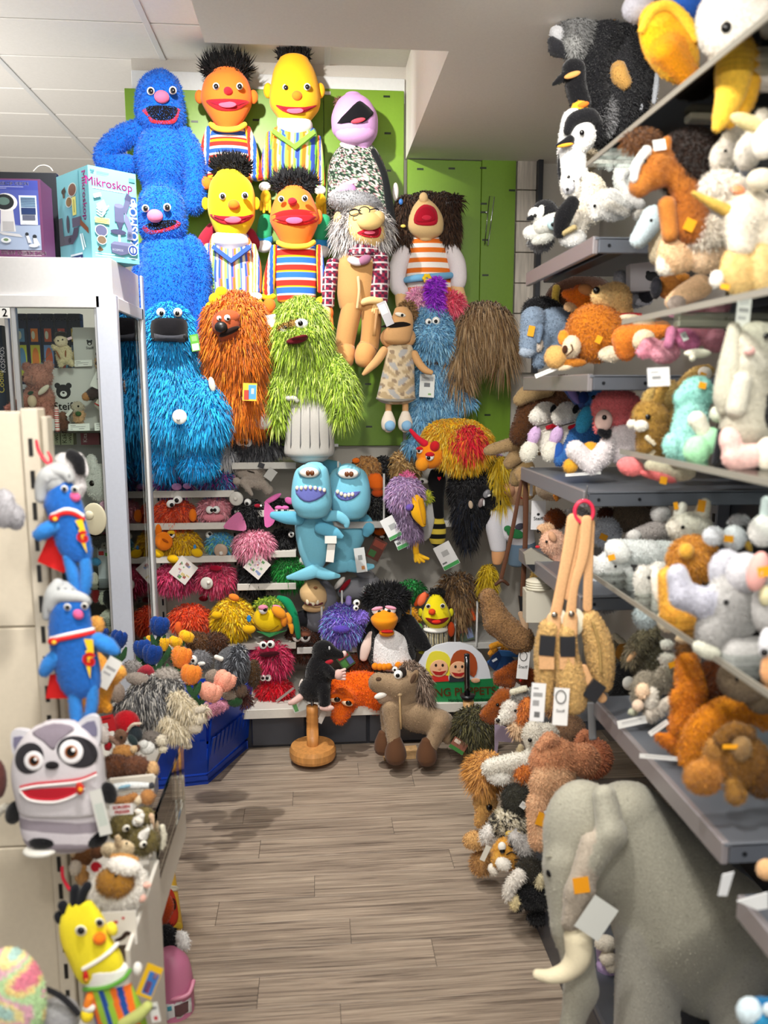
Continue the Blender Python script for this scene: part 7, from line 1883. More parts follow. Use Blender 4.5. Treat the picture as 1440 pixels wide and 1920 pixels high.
pl('plush_husky','white and orange husky plush with black nose and cream pad',TR6,2.2,(560,570),('b','head',[('e','dcd6cc',480,380,0,85,95,70),('c','e6e2d8',440,410,-20,55,395,440,-30,32)],18,5),('e','grey_brow','9a9a96',550,270,80,60,0,-20,8),('e','cheek','d8803c',570,370,50,110,-50,15,9),('e','ruff','dcbc98',520,500,60,70,-30,0,10),('k',376,445,18,-56,'nose'),('k',505,370,11,-76),('s','pad','d4d0ba',[(480,230,22,-60),(580,205,22,-60)]))
pl('plush_bear','large cream polar bear plush reaching its paw over the floor shelf',TR6,2.12,(450,920),('b','body',[('e','dcd6c8',660,580,10,100,140,80,-15),('c','e2ded2',330,800,-40,75,560,760,-10,90),('e','d8d2c4',740,560,30,90,100,80)],24,5),('k',615,592,16,-84),('e','paw','e6e4dc',380,860,90,60,-60,10,5),('e','orange_cuff','c87434',570,830,72,65,-80,20,9),('s','ear_fold','a89878',[(545,640,22,-20),(530,700,28,-20)]))
pl('plush_lamb','peach curly lamb plush with ear flag beside the elephant',TR6,1.9,(700,1420),('b','body',[('e','d89a70',800,740,0,190,170,110),('e','e0b48c',780,920,-40,170,150,100),('c','e4b890',680,1060,-30,90,690,1340,-30,80),('e','d0926a',1010,740,30,130,130,90)],30,6),('s','ear','d89c74',[(800,600,40,-60),(760,580,50,-60),(690,640,34,-60)],5),('y',700,1185,70,100,20,-130),('f','flag_stud','b0b0b4',735,1135,16,16,-140))
pl('plush_bear','russet brown curly bear plush lying behind the peach lamb',TR6,2.05,(1080,860),('e','body','b06a48',1070,720,160,150,30,0,6),('s','ear','c07c58',[(980,600,30,0),(1030,540,34,0),(1070,620,30,0)],4))
pl('plush_animal','brown plush body on the low shelf behind the husky',TR6,2.3,(880,590),('e','body','8a6a50',900,500,130,110,20,10,4),('e','fluff','b88a5c',780,330,60,70,10,0,9))
bx=Toy('carton','lilac board standing on the floor behind the husky','box',2.45,(430,700),**TR6)
bx.po('lilac_board','b8a8c0',[(350,460),(490,520),(490,610),(380,600),(370,690),(350,690)],d=0,th=10,m='paper')
pl('plush_lion','tan lion plush with shaggy forelock hanging at the aisle edge',TR6,2.2,(220,1600),('e','mane','c48a44',280,830,130,130,20,0,22),('s','forelock','cc9450',[(300,760,70,-60),(260,850,66,-90),(240,930,45,-90)],20),('b','head',[('e','d0a464',280,1050,0,90,95,70),('c','cc9c58',260,1120,-40,56,240,1210,-40,42)],20,4),('k',308,1095,26,-74),('e','paw','c89c62',205,1340,90,70,-20,0,5),('e','leg','b88a54',250,1510,80,90,10,0,8))
def leo(x,y,d):
 o=[]
 for a,b in zip(x,y):
  v=math.sin(a*.11+2*math.sin(b*.07))*math.sin(b*.13+1.6*math.sin(a*.09))
  o.append(hexc('2a2722' if v>.12 else 'b0a68c' if v>-.3 else 'd4ccb8'))
 return o
t=pl('plush_leopard','black and cream leopard plush hanging at the aisle, head down',TR6,2.08,(480,1350),('e','back','33322a',520,1040,110,130,10,-20,8),('w',565,1080,46,50,35,-130),('e','arm','dcd8d2',300,1290,50,80,-30,25,8))
t.e('haunch','b0a68c',460,1210,140,120,d=-20,pat=leo,res=(64,48),fur=dict(len=7,w=1.6,dens=.35,segs=1,down=.4,jit=.5))
t=pl('plush_tiger','tiger cub plush upside face with striped brow and grey ear',TR6,2.0,(420,1610),('b','head',[('e','d0983c',450,1440,0,125,125,90,20),('e','d8a448',400,1490,-30,70,70,60)],18,4),('e','muzzle','e4dfd4',415,1520,62,50,-96,30),('e','cheek','e4ddd0',340,1560,40,50,-20,-30),('k',408,1420,22,-98),('f','eye_white','e8e4da',405,1390,30,36,-84),('s','ear','b8b4b0',[(500,1320,50,-60),(580,1400,60,-60),(610,1490,34,-60)],8),('e','ear_rim','c8a848',500,1300,70,30,-40,10))
for(pts)in([(440,1450),(480,1430),(520,1450),(545,1440)],[(455,1380),(480,1395),(500,1380)],[(500,1490),(530,1485),(545,1495)],[(470,1350),(475,1380),(490,1390)]):
 t.sw('stripe','1c1814',[(x,y,5,-108+abs(x-450)*.25)for x,y in pts],m='felt',seg=6)
t.card('ribbon','dcd8ca',280,1440,40,120,25,d=-60)
pl('plush_cat','black and white plush heap beneath the tiger cub',TR6,1.93,(600,1900),('e','body','121214',640,1760,130,100,0,0,6),('e','patch','2c2820',620,1560,110,90,20,20,7),('s','leg','dcd6cc',[(540,1600,50,-30),(470,1680,44,-40),(450,1760,36,-40)],6),('e','paw','d8c89a',500,1810,40,60,-50,0,5),('e','paw','1c1a18',530,1820,34,60,-40,0,5),('e','cream_patch','d0c4a0',690,1640,40,60,-40,0,6),('e','tail','141416',680,1920,90,60,20,0,6),('e','tail_tip','c8bcb0',775,1850,30,60,-20,0,6))
EL=dict(o=(960,1440),k=1/3)
GE='a29f90'
t=Toy('plush_elephant','giant grey standing elephant plush with cream tusk in the foreground','plush toy',None,(700,1560),X=.62,**EL)
t.blob('body',[('e',GE,420,420,0,245,360,170,-10),('c',GE,300,560,-40,130,330,900,-50,110),('c','a6a394',350,900,-50,105,390,1260,-60,90),('c','a6a394',390,1260,-60,90,330,1470,-80,70),('c','9c998a',640,330,120,260,1000,900,200,430),('e','9c998a',1150,1000,240,380,420,300),('c','98958a',760,1000,60,180,760,1500,40,190),('c','98958a',1240,1100,120,170,1280,1560,100,150)],k=60,N=64,fur=dict(len=3.5,w=1.6,dens=.12,segs=1,down=.2,jit=.7))
t.blob('ear',[('c','a8a596',520,160,-150,70,560,380,-190,85),('c','b4a898',440,420,-190,60,380,700,-190,80),('c','b0a494',380,700,-190,85,340,860,-180,65),('c','a4a192',560,380,-190,80,440,560,-190,70)],k=40,N=46)
t.sw('tusk','ddd2b4',[(370,940,75,-170),(370,1060,68,-190),(310,1140,50,-200),(220,1170,38,-200),(140,1160,26,-200)],m='felt')
t.bead(218,590,26,d=-120);t.sw('eyelid','8c897a',[(190,500,5,-120),(225,500,5,-130),(250,540,5,-135)],m='felt')
t.card('ear_flag','f0a01c',390,660,90,90,-8,d=-285);t.card('paper_tag','d4d6d0',475,845,160,210,34,d=-290)
TB='d8a878'
R7b=dict(o=(840,820),k=280/1440)
t=Toy('fleece_pouch','brown fleece crossbody pouch hanging by a dark leather strap','bag',None,(640,1980+340),X=.6,**R7b)
for pts in([(720,385,12,0),(690,520,18,0),(620,900,20,0),(560,1160,20,0),(510,1370,20,0)],[(745,420,20,-5),(750,600,26,-5),(745,1000,24,-5),(730,1300,24,-5),(715,1540,22,-5)]):
 t.sw('strap','5a3826',pts,m='leather',flat=.25,n=20)
t.sw('knot','4a3022',[(460,1420,16,-10),(520,1380,18,-20),(580,1420,14,-10)],m='leather')
t.po('buckle','1a1a1c',[(680,1530),(745,1540),(765,1700),(700,1720)],d=-16,th=26,m='plastic')
FW_=dict(len=3.5,w=1.8,dens=.5,segs=1,down=.1,jit=1.0)
t.blob('pouch',[('c','94704a',390,1540,0,85,480,1780,0,130),('c','94704a',480,1780,0,130,700,1960,0,130),('e','8a683f',730,1940,0,90,110,90)],k=24,N=44,m='wool',fur=FW_)
t.sw('strap_tab','b89878',[(700,1700,26,-20),(740,1800,34,-40),(750,1850,24,-50)],m='leather',flat=.3)
t.sw('seam','6e5030',[(440,1900,8,-90),(560,2010,8,-110),(700,2040,8,-110),(800,1990,8,-80)],m='wool')
c=t.card('brand_tag','ecebea',725,2200,110,260,6,d=-60)
t.tube('tag_ring','2a2a2c',[(728+34*math.cos(a),2110+44*math.sin(a),-66)for a in np.linspace(0,6.3,16)],3,parent=c);t.text('Steiff','1c1c1e',722,2215,44,6,d=-64,parent=c)
t=Toy('fleece_pouch','bundle of beige fleece pouches on tan leather straps from a pink ring','bag',None,(350,1130),X=.52,**X6)
ring=t.tube('hanging_ring','d82c4c',[(405+52*math.cos(a),5+62*math.sin(a)-5,0)for a in np.linspace(0,6.3,24)],11)
for pts in([(345,40,36,0),(320,200,34,-5),(280,400,30,-10),(245,580,32,-10)],[(375,40,22,10),(345,260,22,5),(315,480,20,0)],[(420,45,30,-8),(400,240,30,-12),(350,420,24,-16),(330,580,30,-16)],[(440,60,26,14),(430,300,26,14),(425,540,26,10)]):
 t.sw('strap',TB,pts,m='leather',flat=.2,n=22)
for(pp,pr_)in(([(210,650),(190,760),(185,900),(180,1080)],(55,60,55,40)),([(300,680),(300,800),(325,950),(340,1060)],(60,70,90,80)),([(440,610),(480,720),(500,850),(510,960)],(60,75,75,55))):
 t.sw('pouch','c8a468',[(x,y,r,-20 if pp[0][0]<400 else 20)for(x,y),r in zip(pp,pr_)],m='wool',fur=FW_,n=24)
t.sw('zip','a88a54',[(455,620,8,-60),(490,750,8,-64),(500,900,8,-62)],m='leather')
for(x,y)in((255,620),(350,620)):
 t.e('round_pad','e2dfc8',x,y,60,80,d=0,rd=14,m='felt')
for(x,y)in((235,660),(330,655)):
 t.sw('strap_end',TB,[(x,y-60,40,-40),(x-5,y+30,42,-50)],m='leather',flat=.25)
 t.e('snap','b8b0a4',x+5,y-80,18,18,d=-60,rd=8,m='chrome')
for(x,y,r)in((200,755,5),(315,760,0),(465,1010,35)):
 a=math.radians(r)
 q=[(-42,-55),(42,-55),(42,55),(-42,55)]
 t.po('buckle','25262a',[(x+u*math.cos(a)-v*math.sin(a),y+u*math.sin(a)+v*math.cos(a))for u,v in q],d=-95,th=24,m='plastic')
for(x,y)in((195,850),(310,850)):
 t.po('leather_tab',TB,[(x-42,y-45),(x+42,y-45),(x+42,y+35),(x-42,y+35)],d=-90,th=14,m='leather')
t.sw('strap_end',TB,[(400,880,26,-40),(440,970,28,-50),(510,1050,26,-50)],m='leather',flat=.25)
c=t.card('paper_tag','e6e6e6',145,1070,80,215,4,d=-120,marks=[('8c8c8c',.15,.12,.5,.16),('9c9c9c',.15,.25,.8,.36),('9c9c9c',.15,.45,.6,.6),('6c6c6c',.3,.75,.7,.9)])
c=t.card('brand_tag','ecebe8',275,1095,85,210,4,d=-120)
t.tube('tag_ring','2a2a2c',[(275+28*math.cos(a),1040+36*math.sin(a),-126)for a in np.linspace(0,6.3,16)],2.5,parent=c);t.text('Steiff','2c2c2e',272,1120,24,4,d=-124,parent=c)
t=Toy('price_rail','grey plastic price holder hanging from the near grey shelf corner','label',None,(450,1290),X=.6,**X6)
t.sw('holder','9a9ca0',[(445,1070,22),(450,1180,22),(455,1280,22)],m='plastic',flat=.3,cap=False)
t=Toy('shelf_hook','chrome shelf hook holding the pink ring of pouches','hook',None,(395,0),X=.597,**X6)
t.tube('hook','b8babd',[(425,-150,0),(415,-90,0),(408,-40,0),(400,-55,0),(396,-75,0)],5,m='chrome')
t=Toy('gift_bag','lilac pot with white plush and rope bag behind the elephant trunk','gift set',None,(545,1560),X=.68,**EL)
t.lo('pot','a890b8',[(1110,475,610),(1200,485,605),(1330,495,595)],m='plastic',dep=.4);t.lo('pot_upper','9c88a8',[(1000,470,600),(1110,480,605)],m='plastic',dep=.4,d=30)
t.e('plush_head','e0d8c8',525,985,60,45,d=-40);t.e('plush_body','e6dcca',540,1070,45,45,d=-50);t.e('plush_arm','e2d8c6',560,1120,34,30,d=-60)
t.lo('cloth_bag','d0c4a8',[(1270,540,620),(1400,530,640),(1540,540,650)],m='felt',dep=.3,d=-30)
t.sw('rope','d8cfb4',[(600,1240,7,-80),(530,1270,7,-80),(505,1340,7,-80),(500,1400,12,-80)],m='felt')
t=Toy('plush_whale','blue and white plush at the bottom right corner','plush toy',None,(1400,1460),X=.58,**EL)
t.e('body','1c6a9c',1410,1350,130,60,d=0);t.e('belly','cfe0e8',1340,1370,75,80,d=-10,roll=10);t.e('fin','2c84b0',1420,1420,100,60,d=-40);t.e('spot','d8e8ee',1440,1360,26,40,d=-80)
t=Toy('price_flag','white folded price flags on the nearest grey shelf','label',None,(1330,800),X=.6,**EL)
t.po('flag','e2e4e4',[(1265,750),(1440,700),(1440,790),(1380,800)],d=0,th=6,m='paper');t.po('flag','d4d6d8',[(1185,600),(1250,585),(1210,720),(1160,720)],d=10,th=6,m='paper')
# ---------------------------------------------------------------- left side: hooks, pile, bins, cabinet plush
LA,LB,LC,LD,LF=dict(o=(0,880),k=280/1440),dict(o=(0,560),k=280/1440),dict(o=(180,1140),k=300/1440),dict(o=(100,1400),k=300/1440),dict(o=(0,1440),k=1/3)
HB2,HL='1f62b4','2f7cc8'
def bolt(t,x,y,w,h,rot,d):
 a=math.radians(rot)
 f=lambda u,v:(x+u*w*math.cos(a)-v*h*math.sin(a),y+u*w*math.sin(a)+v*h*math.cos(a))
 o=t.po('lightning_emblem','f2c828',[f(-.5,-.5),f(.3,-.5),f(.5,-.05),f(.25,-.02),f(.3,.5),f(-.25,.08),f(.0,.05),f(-.3,-.2),f(-.1,-.22)],d=d,th=4)
 t.text('G','d82820',x+w*.05,y+h*.02,h*.42,rot,d=d-6,parent=o,bold=.06)
def hero(label,rows,cap_,nose,eyes,belt,arms,cape,legs,em,base,Y):
 t=Toy('zip_doll',label,'plush doll',Y,base,group='blue caped zip dolls',**LA)
 t.po('cape','d82424',cape,d=40,th=8)
 for l in legs:
  t.sw('leg',HL,l)
 for l in arms:
  t.sw('arm',HL,l)
 t.lo('body',HB2,rows,dep=.3)
 hd=t.fd
 t.e('cap_dome','aeb0b0',cap_[0][1][0]+85,cap_[0][1][1]+40,165,165,d=45,rd=120,m='felt')
 for i in range(3):
  t.sw('cap_slot','6c6e70',[(cap_[0][1][0]+40+i*70,cap_[0][1][1]-60+i*8,10,-45),(cap_[0][1][0]+60+i*70,cap_[0][1][1]-5+i*8,10,-72)],m='felt')
 for p in cap_:
  t.sw('knit_cap','b4b6b6',p,m='felt')
 t.fd=hd
 for(x,y)in eyes:
  btn(t,x,y,28)
 t.fd=hd
 t.e('nose','d85c8c',nose[0],nose[1],52,44,d=hd(*nose)-10,m='felt',roll=40)
 t.sw('zip','ece8e4',[(x,y-32,16,hd(x,y)-4)for x,y in belt],m='felt');t.sw('zip_band','d82828',[(x,y,24,hd(x,y))for x,y in belt],m='felt')
 t.e('zip_button','f0b030',belt[0][0]+30,belt[0][1]+10,22,22,d=hd(*belt[1])-50,m='plastic',rd=10);t.e('zip_pull','c01c20',belt[0][0]+20,belt[0][1],50,36,d=hd(*belt[1])-20,m='felt',rd=20)
 bolt(t,*em)
 return t
hero('upper blue zip doll in red cape with knitted grey cap',[(80,520,660),(200,470,730),(330,430,790),(450,470,815),(600,510,850),(760,560,885),(850,620,885)],[[(570,60,70,-10),(470,60,90,-10),(410,160,70,-10),(390,280,50,-10)],[(470,130,70,0),(520,30,70,-10),(620,30,60,-30),(670,100,36,-40)]],(725,265),[(620,190),(720,195)],[(500,470),(620,420),(720,430),(800,480)],[[(540,540,70,-60),(440,590,75,-80),(375,630,60,-80)]],[(480,620),(370,860),(360,890),(610,1000),(760,880),(700,700)],[[(660,840,52,-30),(700,1000,56,-40),(735,1160,46,-40)],[(820,880,55,-20),(830,1060,58,-30),(805,1230,46,-30)]],(790,650,90,330,-8,-110),(740,1260),1.34)
hero('lower blue zip doll in red cape, arm stretched to the right',[(1230,560,840),(1330,500,860),(1500,475,880),(1640,480,905),(1760,500,930),(1900,530,960),(2080,580,970),(2150,630,930)],[[(560,1110,60,10),(520,1200,80,0),(470,1340,60,0),(450,1420,40,0)],[(500,1330,60,-10),(560,1230,70,-30),(680,1220,64,-50),(800,1240,44,-40),(850,1280,34,-20)]],(755,1400),[(650,1330),(815,1320)],[(490,1660),(620,1630),(760,1600),(900,1570)],[[(940,1640,70,-50),(1040,1700,75,-70),(1110,1750,50,-70)],[(540,1800,70,-50),(470,1880,70,-60),(430,1950,55,-60)]],[(480,1980),(440,2210),(740,2210),(940,2080),(930,1950)],[[(720,2100,60,-30),(730,2300,62,-40),(745,2440,58,-40)],[(890,2080,55,-30),(890,2250,58,-40),(870,2370,54,-40)]],(850,1830,110,380,4,-130),(740,2490),1.32)
t=Toy('snap_hook','red snap hook holding the upper zip doll','hook',1.37,(480,1600),**LB)
t.sw('hook','d8283c',[(350,1370,14,10),(370,1460,16,0),(430,1560,18,-10),(480,1590,16,-10),(490,1540,14,-5),(460,1480,10,0)],m='plastic')
t=Toy('snap_hook','red snap hook above the yellow zip doll','hook',1.3,(430,690),**LF)
t.sw('hook','c81c38',[(350,560,9,10),(355,620,9,0),(400,690,10,-5),(430,670,9,-5)],m='plastic')
t=Toy('zip_raccoon','grey striped raccoon zip plush with big brown eyes and red mouth','plush toy',1.3,(330,1930),**LG)
def rstripe(x,y,d):
 return[hexc('978e98' if(int(math.floor((b-a*.06)/62.0))%2)else 'd5cfd6')for a,b in zip(x,y)]
t.lo('body','d5cfd6',[(1630,110,590),(1700,120,580),(1780,130,575),(1850,160,560),(1880,220,500)],m='felt',dep=.2,sq=.6,n=60,seg=40,pat=rstripe)
for p,q in(([(60,1250),(110,1225),(190,1250),(150,1310),(80,1380)],[(75,1268),(150,1275),(90,1350)]),([(430,1200),(490,1150),(545,1155),(565,1230),(550,1320),(480,1250)],[(455,1205),(530,1175),(545,1260),(500,1250)])):
 t.po('ear','cfcdd2',p,d=-20,th=30,smooth_n=3);t.po('ear_inner','77748c',q,d=-26,th=10,smooth_n=2)
t.lo('head','cdc8cc',[(1190,240,430),(1225,170,490),(1300,110,550),(1400,80,575),(1500,80,585),(1600,100,595),(1660,115,590)],m='felt',dep=.2,sq=.6,d=-15)
t.patch('crown','857b86',[(180,1240),(300,1188),(420,1215),(330,1290),(300,1340),(240,1290)],off=.6)
for(x,y,rx,ry,ro)in((165,1385,80,90,25),(435,1350,118,88,15)):
 t.patch('mask','2c2a2e',[(x+rx*math.cos(a)*math.cos(math.radians(ro))-ry*math.sin(a)*math.sin(math.radians(ro)),y+rx*math.cos(a)*math.sin(math.radians(ro))+ry*math.sin(a)*math.cos(math.radians(ro)))for a in np.linspace(0,5.9,14)],off=1.0,rings=8)
for(x,y,r)in((190,1400,55),(400,1350,68)):
 for n_,c_,q,o_ in(('eye','e4e2e4',1,1.6),('iris','9a5c34',.55,2.0),('pupil','120c0a',.4,2.3),('glint','f4f4f4',.16,2.6)):
  dx=r*.18 if n_=='glint' else 0
  t.patch(n_,c_,[(x+dx+r*q*math.cos(a),y-dx+r*q*math.sin(a))for a in np.linspace(0,5.8,12)],off=o_,rings=5)
t.e('nose','1c1a1c',292,1425,38,22,d=t.fd(292,1425)-8,m='felt');t.patch('zip_mouth','b01828',[(130,1570),(300,1552),(450,1550),(420,1590),(300,1630),(180,1620)],off=1.2)
for p in([(115,1560),(200,1542),(330,1530),(450,1515),(540,1480)],[(115,1570),(170,1620),(300,1632),(400,1605),(470,1560)]):
 t.sw('zip','e9e4e2',[(x,y,8,t.fd(x,y)-3)for x,y in p],m='felt');t.sw('zip_edge','c02838',[(x,y-14,6,t.fd(x,y)-2)for x,y in p],m='felt')
t.e('zip_pull','c83020',448,1555,22,36,d=-150,m='plastic',rd=8);t.e('zip_button','f0a830',452,1562,12,12,d=-158,m='plastic',rd=5)
t.e('hand','121214',612,1580,44,64,d=-40,roll=-15);t.e('hand','121214',80,1690,46,70,d=-40,roll=20)
t.e('foot','121214',235,1860,72,34,d=-80);t.e('foot','121214',540,1840,70,44,d=-40,roll=-20);t.e('suction_pad','dcdad2',225,1905,95,30,d=-60,m='plastic',rd=60)
t.card('hang_tag','d8d8d2',565,1690,70,260,-14,d=-120,marks=[('c4ccc4',.15,.3,.85,.8)])
t=Toy('zip_doll','yellow zip doll with black felt tuft and striped trousers','plush doll',1.17,(640,1480),**LF)
def ys(x,y,d):
 c=[hexc(q)for q in('2450a0','9cc83c','ee7428','2450a0','ee7428','9cc83c')]
 return[c[int(math.floor((a-b*.30)/34.0))%6]for a,b in zip(x,y)]
for p in([(400,830),(370,800),(350,770)],[(420,790),(420,730),(420,680)],[(450,760),(470,700),(490,665)],[(370,850),(340,850),(330,830)]):
 t.sw('hair','14161c',[(x,y,26,0)for x,y in p],m='felt')
t.lo('head','eedc2c',[(760,390,520),(850,340,580),(960,345,620),(1060,385,680),(1140,420,700),(1180,445,690)],m='felt',dep=.2,sq=.7);hd=t.fd
t.e('ear','eedc3c',630,905,30,42,d=0,m='felt',roll=-20);t.fd=hd
btn(t,455,915,26);t.fd=hd;btn(t,560,870,22);t.fd=hd
t.e('nose','ee7818',560,960,36,34,d=hd(560,960)-10,m='felt')
t.sw('zip','ece8e4',[(x,y,12,hd(x,y)-2)for x,y in((470,1130),(540,1090),(610,1040),(660,990))],m='felt');t.e('zip_pull','c82020',482,1175,16,36,d=hd(482,1170)-12,m='plastic',rd=8);t.e('zip_button','f0a830',485,1192,9,9,d=hd(482,1170)-18,m='plastic',rd=5)
t.lo('collar','eeece6',[(1120,440,720),(1180,460,735),(1240,480,735)],m='felt',dep=.2,d=-4)
t.lo('vest','2450a0',[(1210,480,735),(1280,500,770),(1360,520,805),(1450,545,830)],m='felt',dep=.2,d=-8,n=50,seg=120,pat=ys)
t.sw('v_band','5c9a3c',[(475,1245,12,-40),(600,1235,12,-66),(690,1190,12,-60),(730,1140,12,-30)],m='felt')
t.sw('arm','ee8428',[(510,1280,26,-40),(495,1330,26,-50)],m='felt');t.e('cuff','e6e4de',500,1350,36,26,d=-56,m='felt');t.e('hand','f0d428',490,1390,36,42,d=-56,m='felt');t.e('cuff','e6e4de',775,1130,26,40,d=-20,m='felt');t.sw('waistband','b8c070',[(690,1440,30,-70),(780,1390,34,-76),(830,1340,28,-70)],m='felt')
t.card('hang_tag','f0c020',840,1200,95,190,22,d=-70,marks=[('3c78c0',.3,.2,.95,.9),('d84838',.35,.5,.7,.85),('e8a8b0',.6,.2,.85,.4)]);t.card('care_tag','e4e4de',870,1375,52,110,-12,d=-60,marks=[('888888',.2,.2,.8,.35),('c02838',.3,.7,.7,.9)])
pl('plush_animal','blurred grey plush hanging at the left frame edge',LG,1.3,(30,110),('b','body',[('e','b4b2b6',20,-20,0,70,110,60),('e','a8a6aa',90,30,20,50,70,50)],20,4))
pl('plush_cushion','plum coloured plush edge at the left frame border',LF,1.3,(-20,180),('e','body','5c3430',-20,60,55,120,0));pl('shelf_peg','white plastic display peg on the cream panel',LF,1.36,(60,260),('s','peg','d8d4c8',[(-20,260,22),(30,220,22),(60,230,20)]),cat='hook')
t=Toy('plush_cushion','pastel rainbow fluffy plush in the bottom left corner','plush toy',1.12,(60,1440),**LF)
def rainbow(x,y,d):
 pal=[hexc(c)for c in('e88ca0','f0dc98','c4e4b0','e8b8c8','f4e8a8','b8d8d0')]
 return[pal[int((math.sin(a*.018+1.5*math.sin(b*.012))+math.sin(b*.021)+2)*1.45)%6]for a,b in zip(x,y)]
t.e('body','e8b8c8',60,1300,190,310,d=0,rd=120,pat=rainbow,res=(64,48),fur=dict(len=5,w=2,dens=.2,segs=1,down=.2,jit=.6))
pl('plush_animal','grey plush with black band beside the rainbow one',LF,1.15,(330,1460),('e','body','9c9c9e',330,1400,120,110,20),('s','band','202024',[(255,1240,14,-20),(350,1290,16,-40),(440,1380,16,-30)]))
pl('plush_bear','amber yellow bear plush behind the lower zip doll',LG,1.55,(560,1150),('b','body',[('e','e8a848',520,960,0,120,180,80),('c','f0b050',640,920,-20,50,670,900,-30,42),('c','e8a030',580,1080,-30,40,600,1100,-40,34),('e','e4a854',540,640,20,50,60,40)],16,3),('w',610,905,80,180,30,-130))
TULIP='fabric tulips in the plush pile'
def tulip(label,col,x,y,rx,ry,ro,stem,Y):
 t=Toy('fabric_tulip',label,'fabric flower',Y,stem[-1][:2],group=TULIP,**LC)
 for i,(dx,r)in enumerate(((-.38,-14),(.38,14),(0,0))):
  a=math.radians(ro)
  t.e('petal',col,x+dx*rx*math.cos(a),y+dx*rx*math.sin(a),rx*.68,ry,d=-20*(i==2),rd=rx*.6,m='plush',roll=ro+r)
 t.sw('stem','2c5030',[(p[0],p[1],16,10)for p in stem])
 for s_ in(-1,1):
  p=stem[len(stem)//2]
  t.sw('leaf','34603a',[(p[0],p[1]+40,14,0),(p[0]+s_*34,p[1]-20,26,-10),(p[0]+s_*60,p[1]-90,12,-10)],flat=.4)
TB_,TY,TO,TP='143c88','eeb41c','ee8a34','eda48c'
for a in(('tall navy tulip standing highest in the pile',TB_,572,165,82,90,8,[(570,250),(560,340),(560,450)],2.62),('navy tulip at left of the front pair',TB_,420,370,76,86,-6,[(420,450),(430,520),(440,560)],2.5),('navy tulip in front of the other navy ones',TB_,505,420,84,92,10,[(515,500),(530,560),(540,600)],2.46),('navy tulip half hidden behind the zip doll arm',TB_,200,290,70,90,16,[(205,370),(210,450),(215,520)],2.3),('small navy tulip bud at the cabinet glass',TB_,80,220,32,40,0,[(80,260),(90,320),(95,380)],2.4),('yellow tulip on the left beneath the tall navy one',TY,615,330,38,62,5,[(610,390),(600,450),(600,500)],2.56),('yellow tulip in the middle of the pile',TY,715,305,62,46,20,[(720,350),(700,420),(680,480)],2.58),('yellow tulip leaning right by the brown fur',TY,815,255,68,48,25,[(770,290),(740,340),(720,400)],2.6),('tiny yellow tulip far left behind the navy pair',TY,485,280,34,32,10,[(490,310),(500,360),(505,420)],2.64),('orange tulip, upper of two',TO,768,445,84,100,15,[(730,530),(700,600),(680,660)],2.4),('orange tulip, lower of two',TO,855,600,88,92,10,[(900,680),(880,760),(860,820)],2.36),('salmon tulip, upper right one',TP,1155,660,92,96,30,[(1090,720),(1060,780),(1040,830)],2.5),('salmon tulip, lower left one',TP,1030,760,100,86,20,[(960,800),(930,840),(900,870)],2.46)):
 tulip(*a)
pl('plush_animal','brown long haired plush back among the tulips',LC,2.7,(980,400),('e','body','5a3c24',930,310,130,90,0,20,9),('e','body','4a2c1a',1090,310,90,90,10,-30,9))
pl('plush_rabbit','grey plush with white googly eye between orange tulips and knit elephant',LC,2.6,(940,560),('e','body','6e6e72',930,470,110,90,0,10,6),('e','eye','e8e8e4',880,465,32,42,-80,-20),('k',872,475,14,-112),('e','eye','e4e4e0',950,500,34,18,-80))
t=Toy('plush_elephant','charcoal knitted elephant plush with googly eyes and striped mane','plush toy',2.6,(1230,760),**LC)
t.e('body','55565a',1230,540,165,200,d=0,rd=120,m='wool',fur=dict(len=2,w=1.4,dens=.3,segs=1,down=.1,jit=.8))
t.sw('mane','3a3c42',[(1290,370,40,-90),(1270,460,60,-120),(1240,560,60,-125),(1250,650,40,-115)],m='fur',fur=shag(14,2,.4,.7,.3,cols=['2c2e34','888c94','44464c']))
for x,y in((1295,365),(1330,395)):
 t.eye(x,y,24,d=-100,look=(.1,.1),pr=.5)
t.sw('tusk','e0dcd4',[(1130,460,22,-110),(1080,440,20,-120)],m='felt');t.sw('tusk','e0dcd4',[(1225,550,24,-140),(1225,610,22,-150)],m='felt')
pl('plush_animal','taupe plush limbs tucked under the salmon tulips',LC,2.55,(1200,830),('e','body','8a7c70',1060,620,80,70,20),('e','body','9a8c7e',1200,770,80,60,-10),('e','ball','6a5444',1300,740,60,60,0,0,4));pl('plush_animal','wine red tufted plush on the basket rim',LC,2.6,(1340,880),('e','body','5c3430',1340,810,50,80,0,0,12),('e','back','4c3620',1420,590,60,130,30,0,7))
pl('plush_poodle','pink bouclé plush lying on the blue basket rim',LC,2.55,(1070,990),('s','body','d894ac',[(1000,940,45,0),(1080,900,50,0),(1150,870,45,0)],5),('e','ear','d8a0b0',1000,880,26,36,10,-20),('e','leaf','2c5030',1250,840,70,50,10))
t=Toy('plush_sheepdog','big shaggy grey streaked plush with cream fringed legs over the bin edge','plush toy',2.1,(700,1270),**LC)
sc_=['3c3c3e','b4b2ae','6a6a6c','d4d0c8','28282a']
t.e('body','77757a',520,880,260,230,d=0,rd=150,m='fur',roll=30,fur=shag(17,2.6,.3,.9,.25,cols=sc_,comb=(.6,0,-.3)))
t.e('shoulder','8a8884',560,700,220,90,d=0,m='fur',fur=shag(15,2.4,.3,.6,.35,cols=sc_))
cr=['d8ccb0','e8dec8','c0b090','e0d4b8']
for pts in([(720,800,70,-60),(800,880,70,-70),(880,950,55,-70),(960,910,36,-60)],[(620,990,80,-90),(700,1060,85,-110),(760,1100,70,-110)]):
 t.sw('leg','cfc2a4',pts,m='fur',fur=shag(15,2.2,.4,.8,.4,cols=cr))
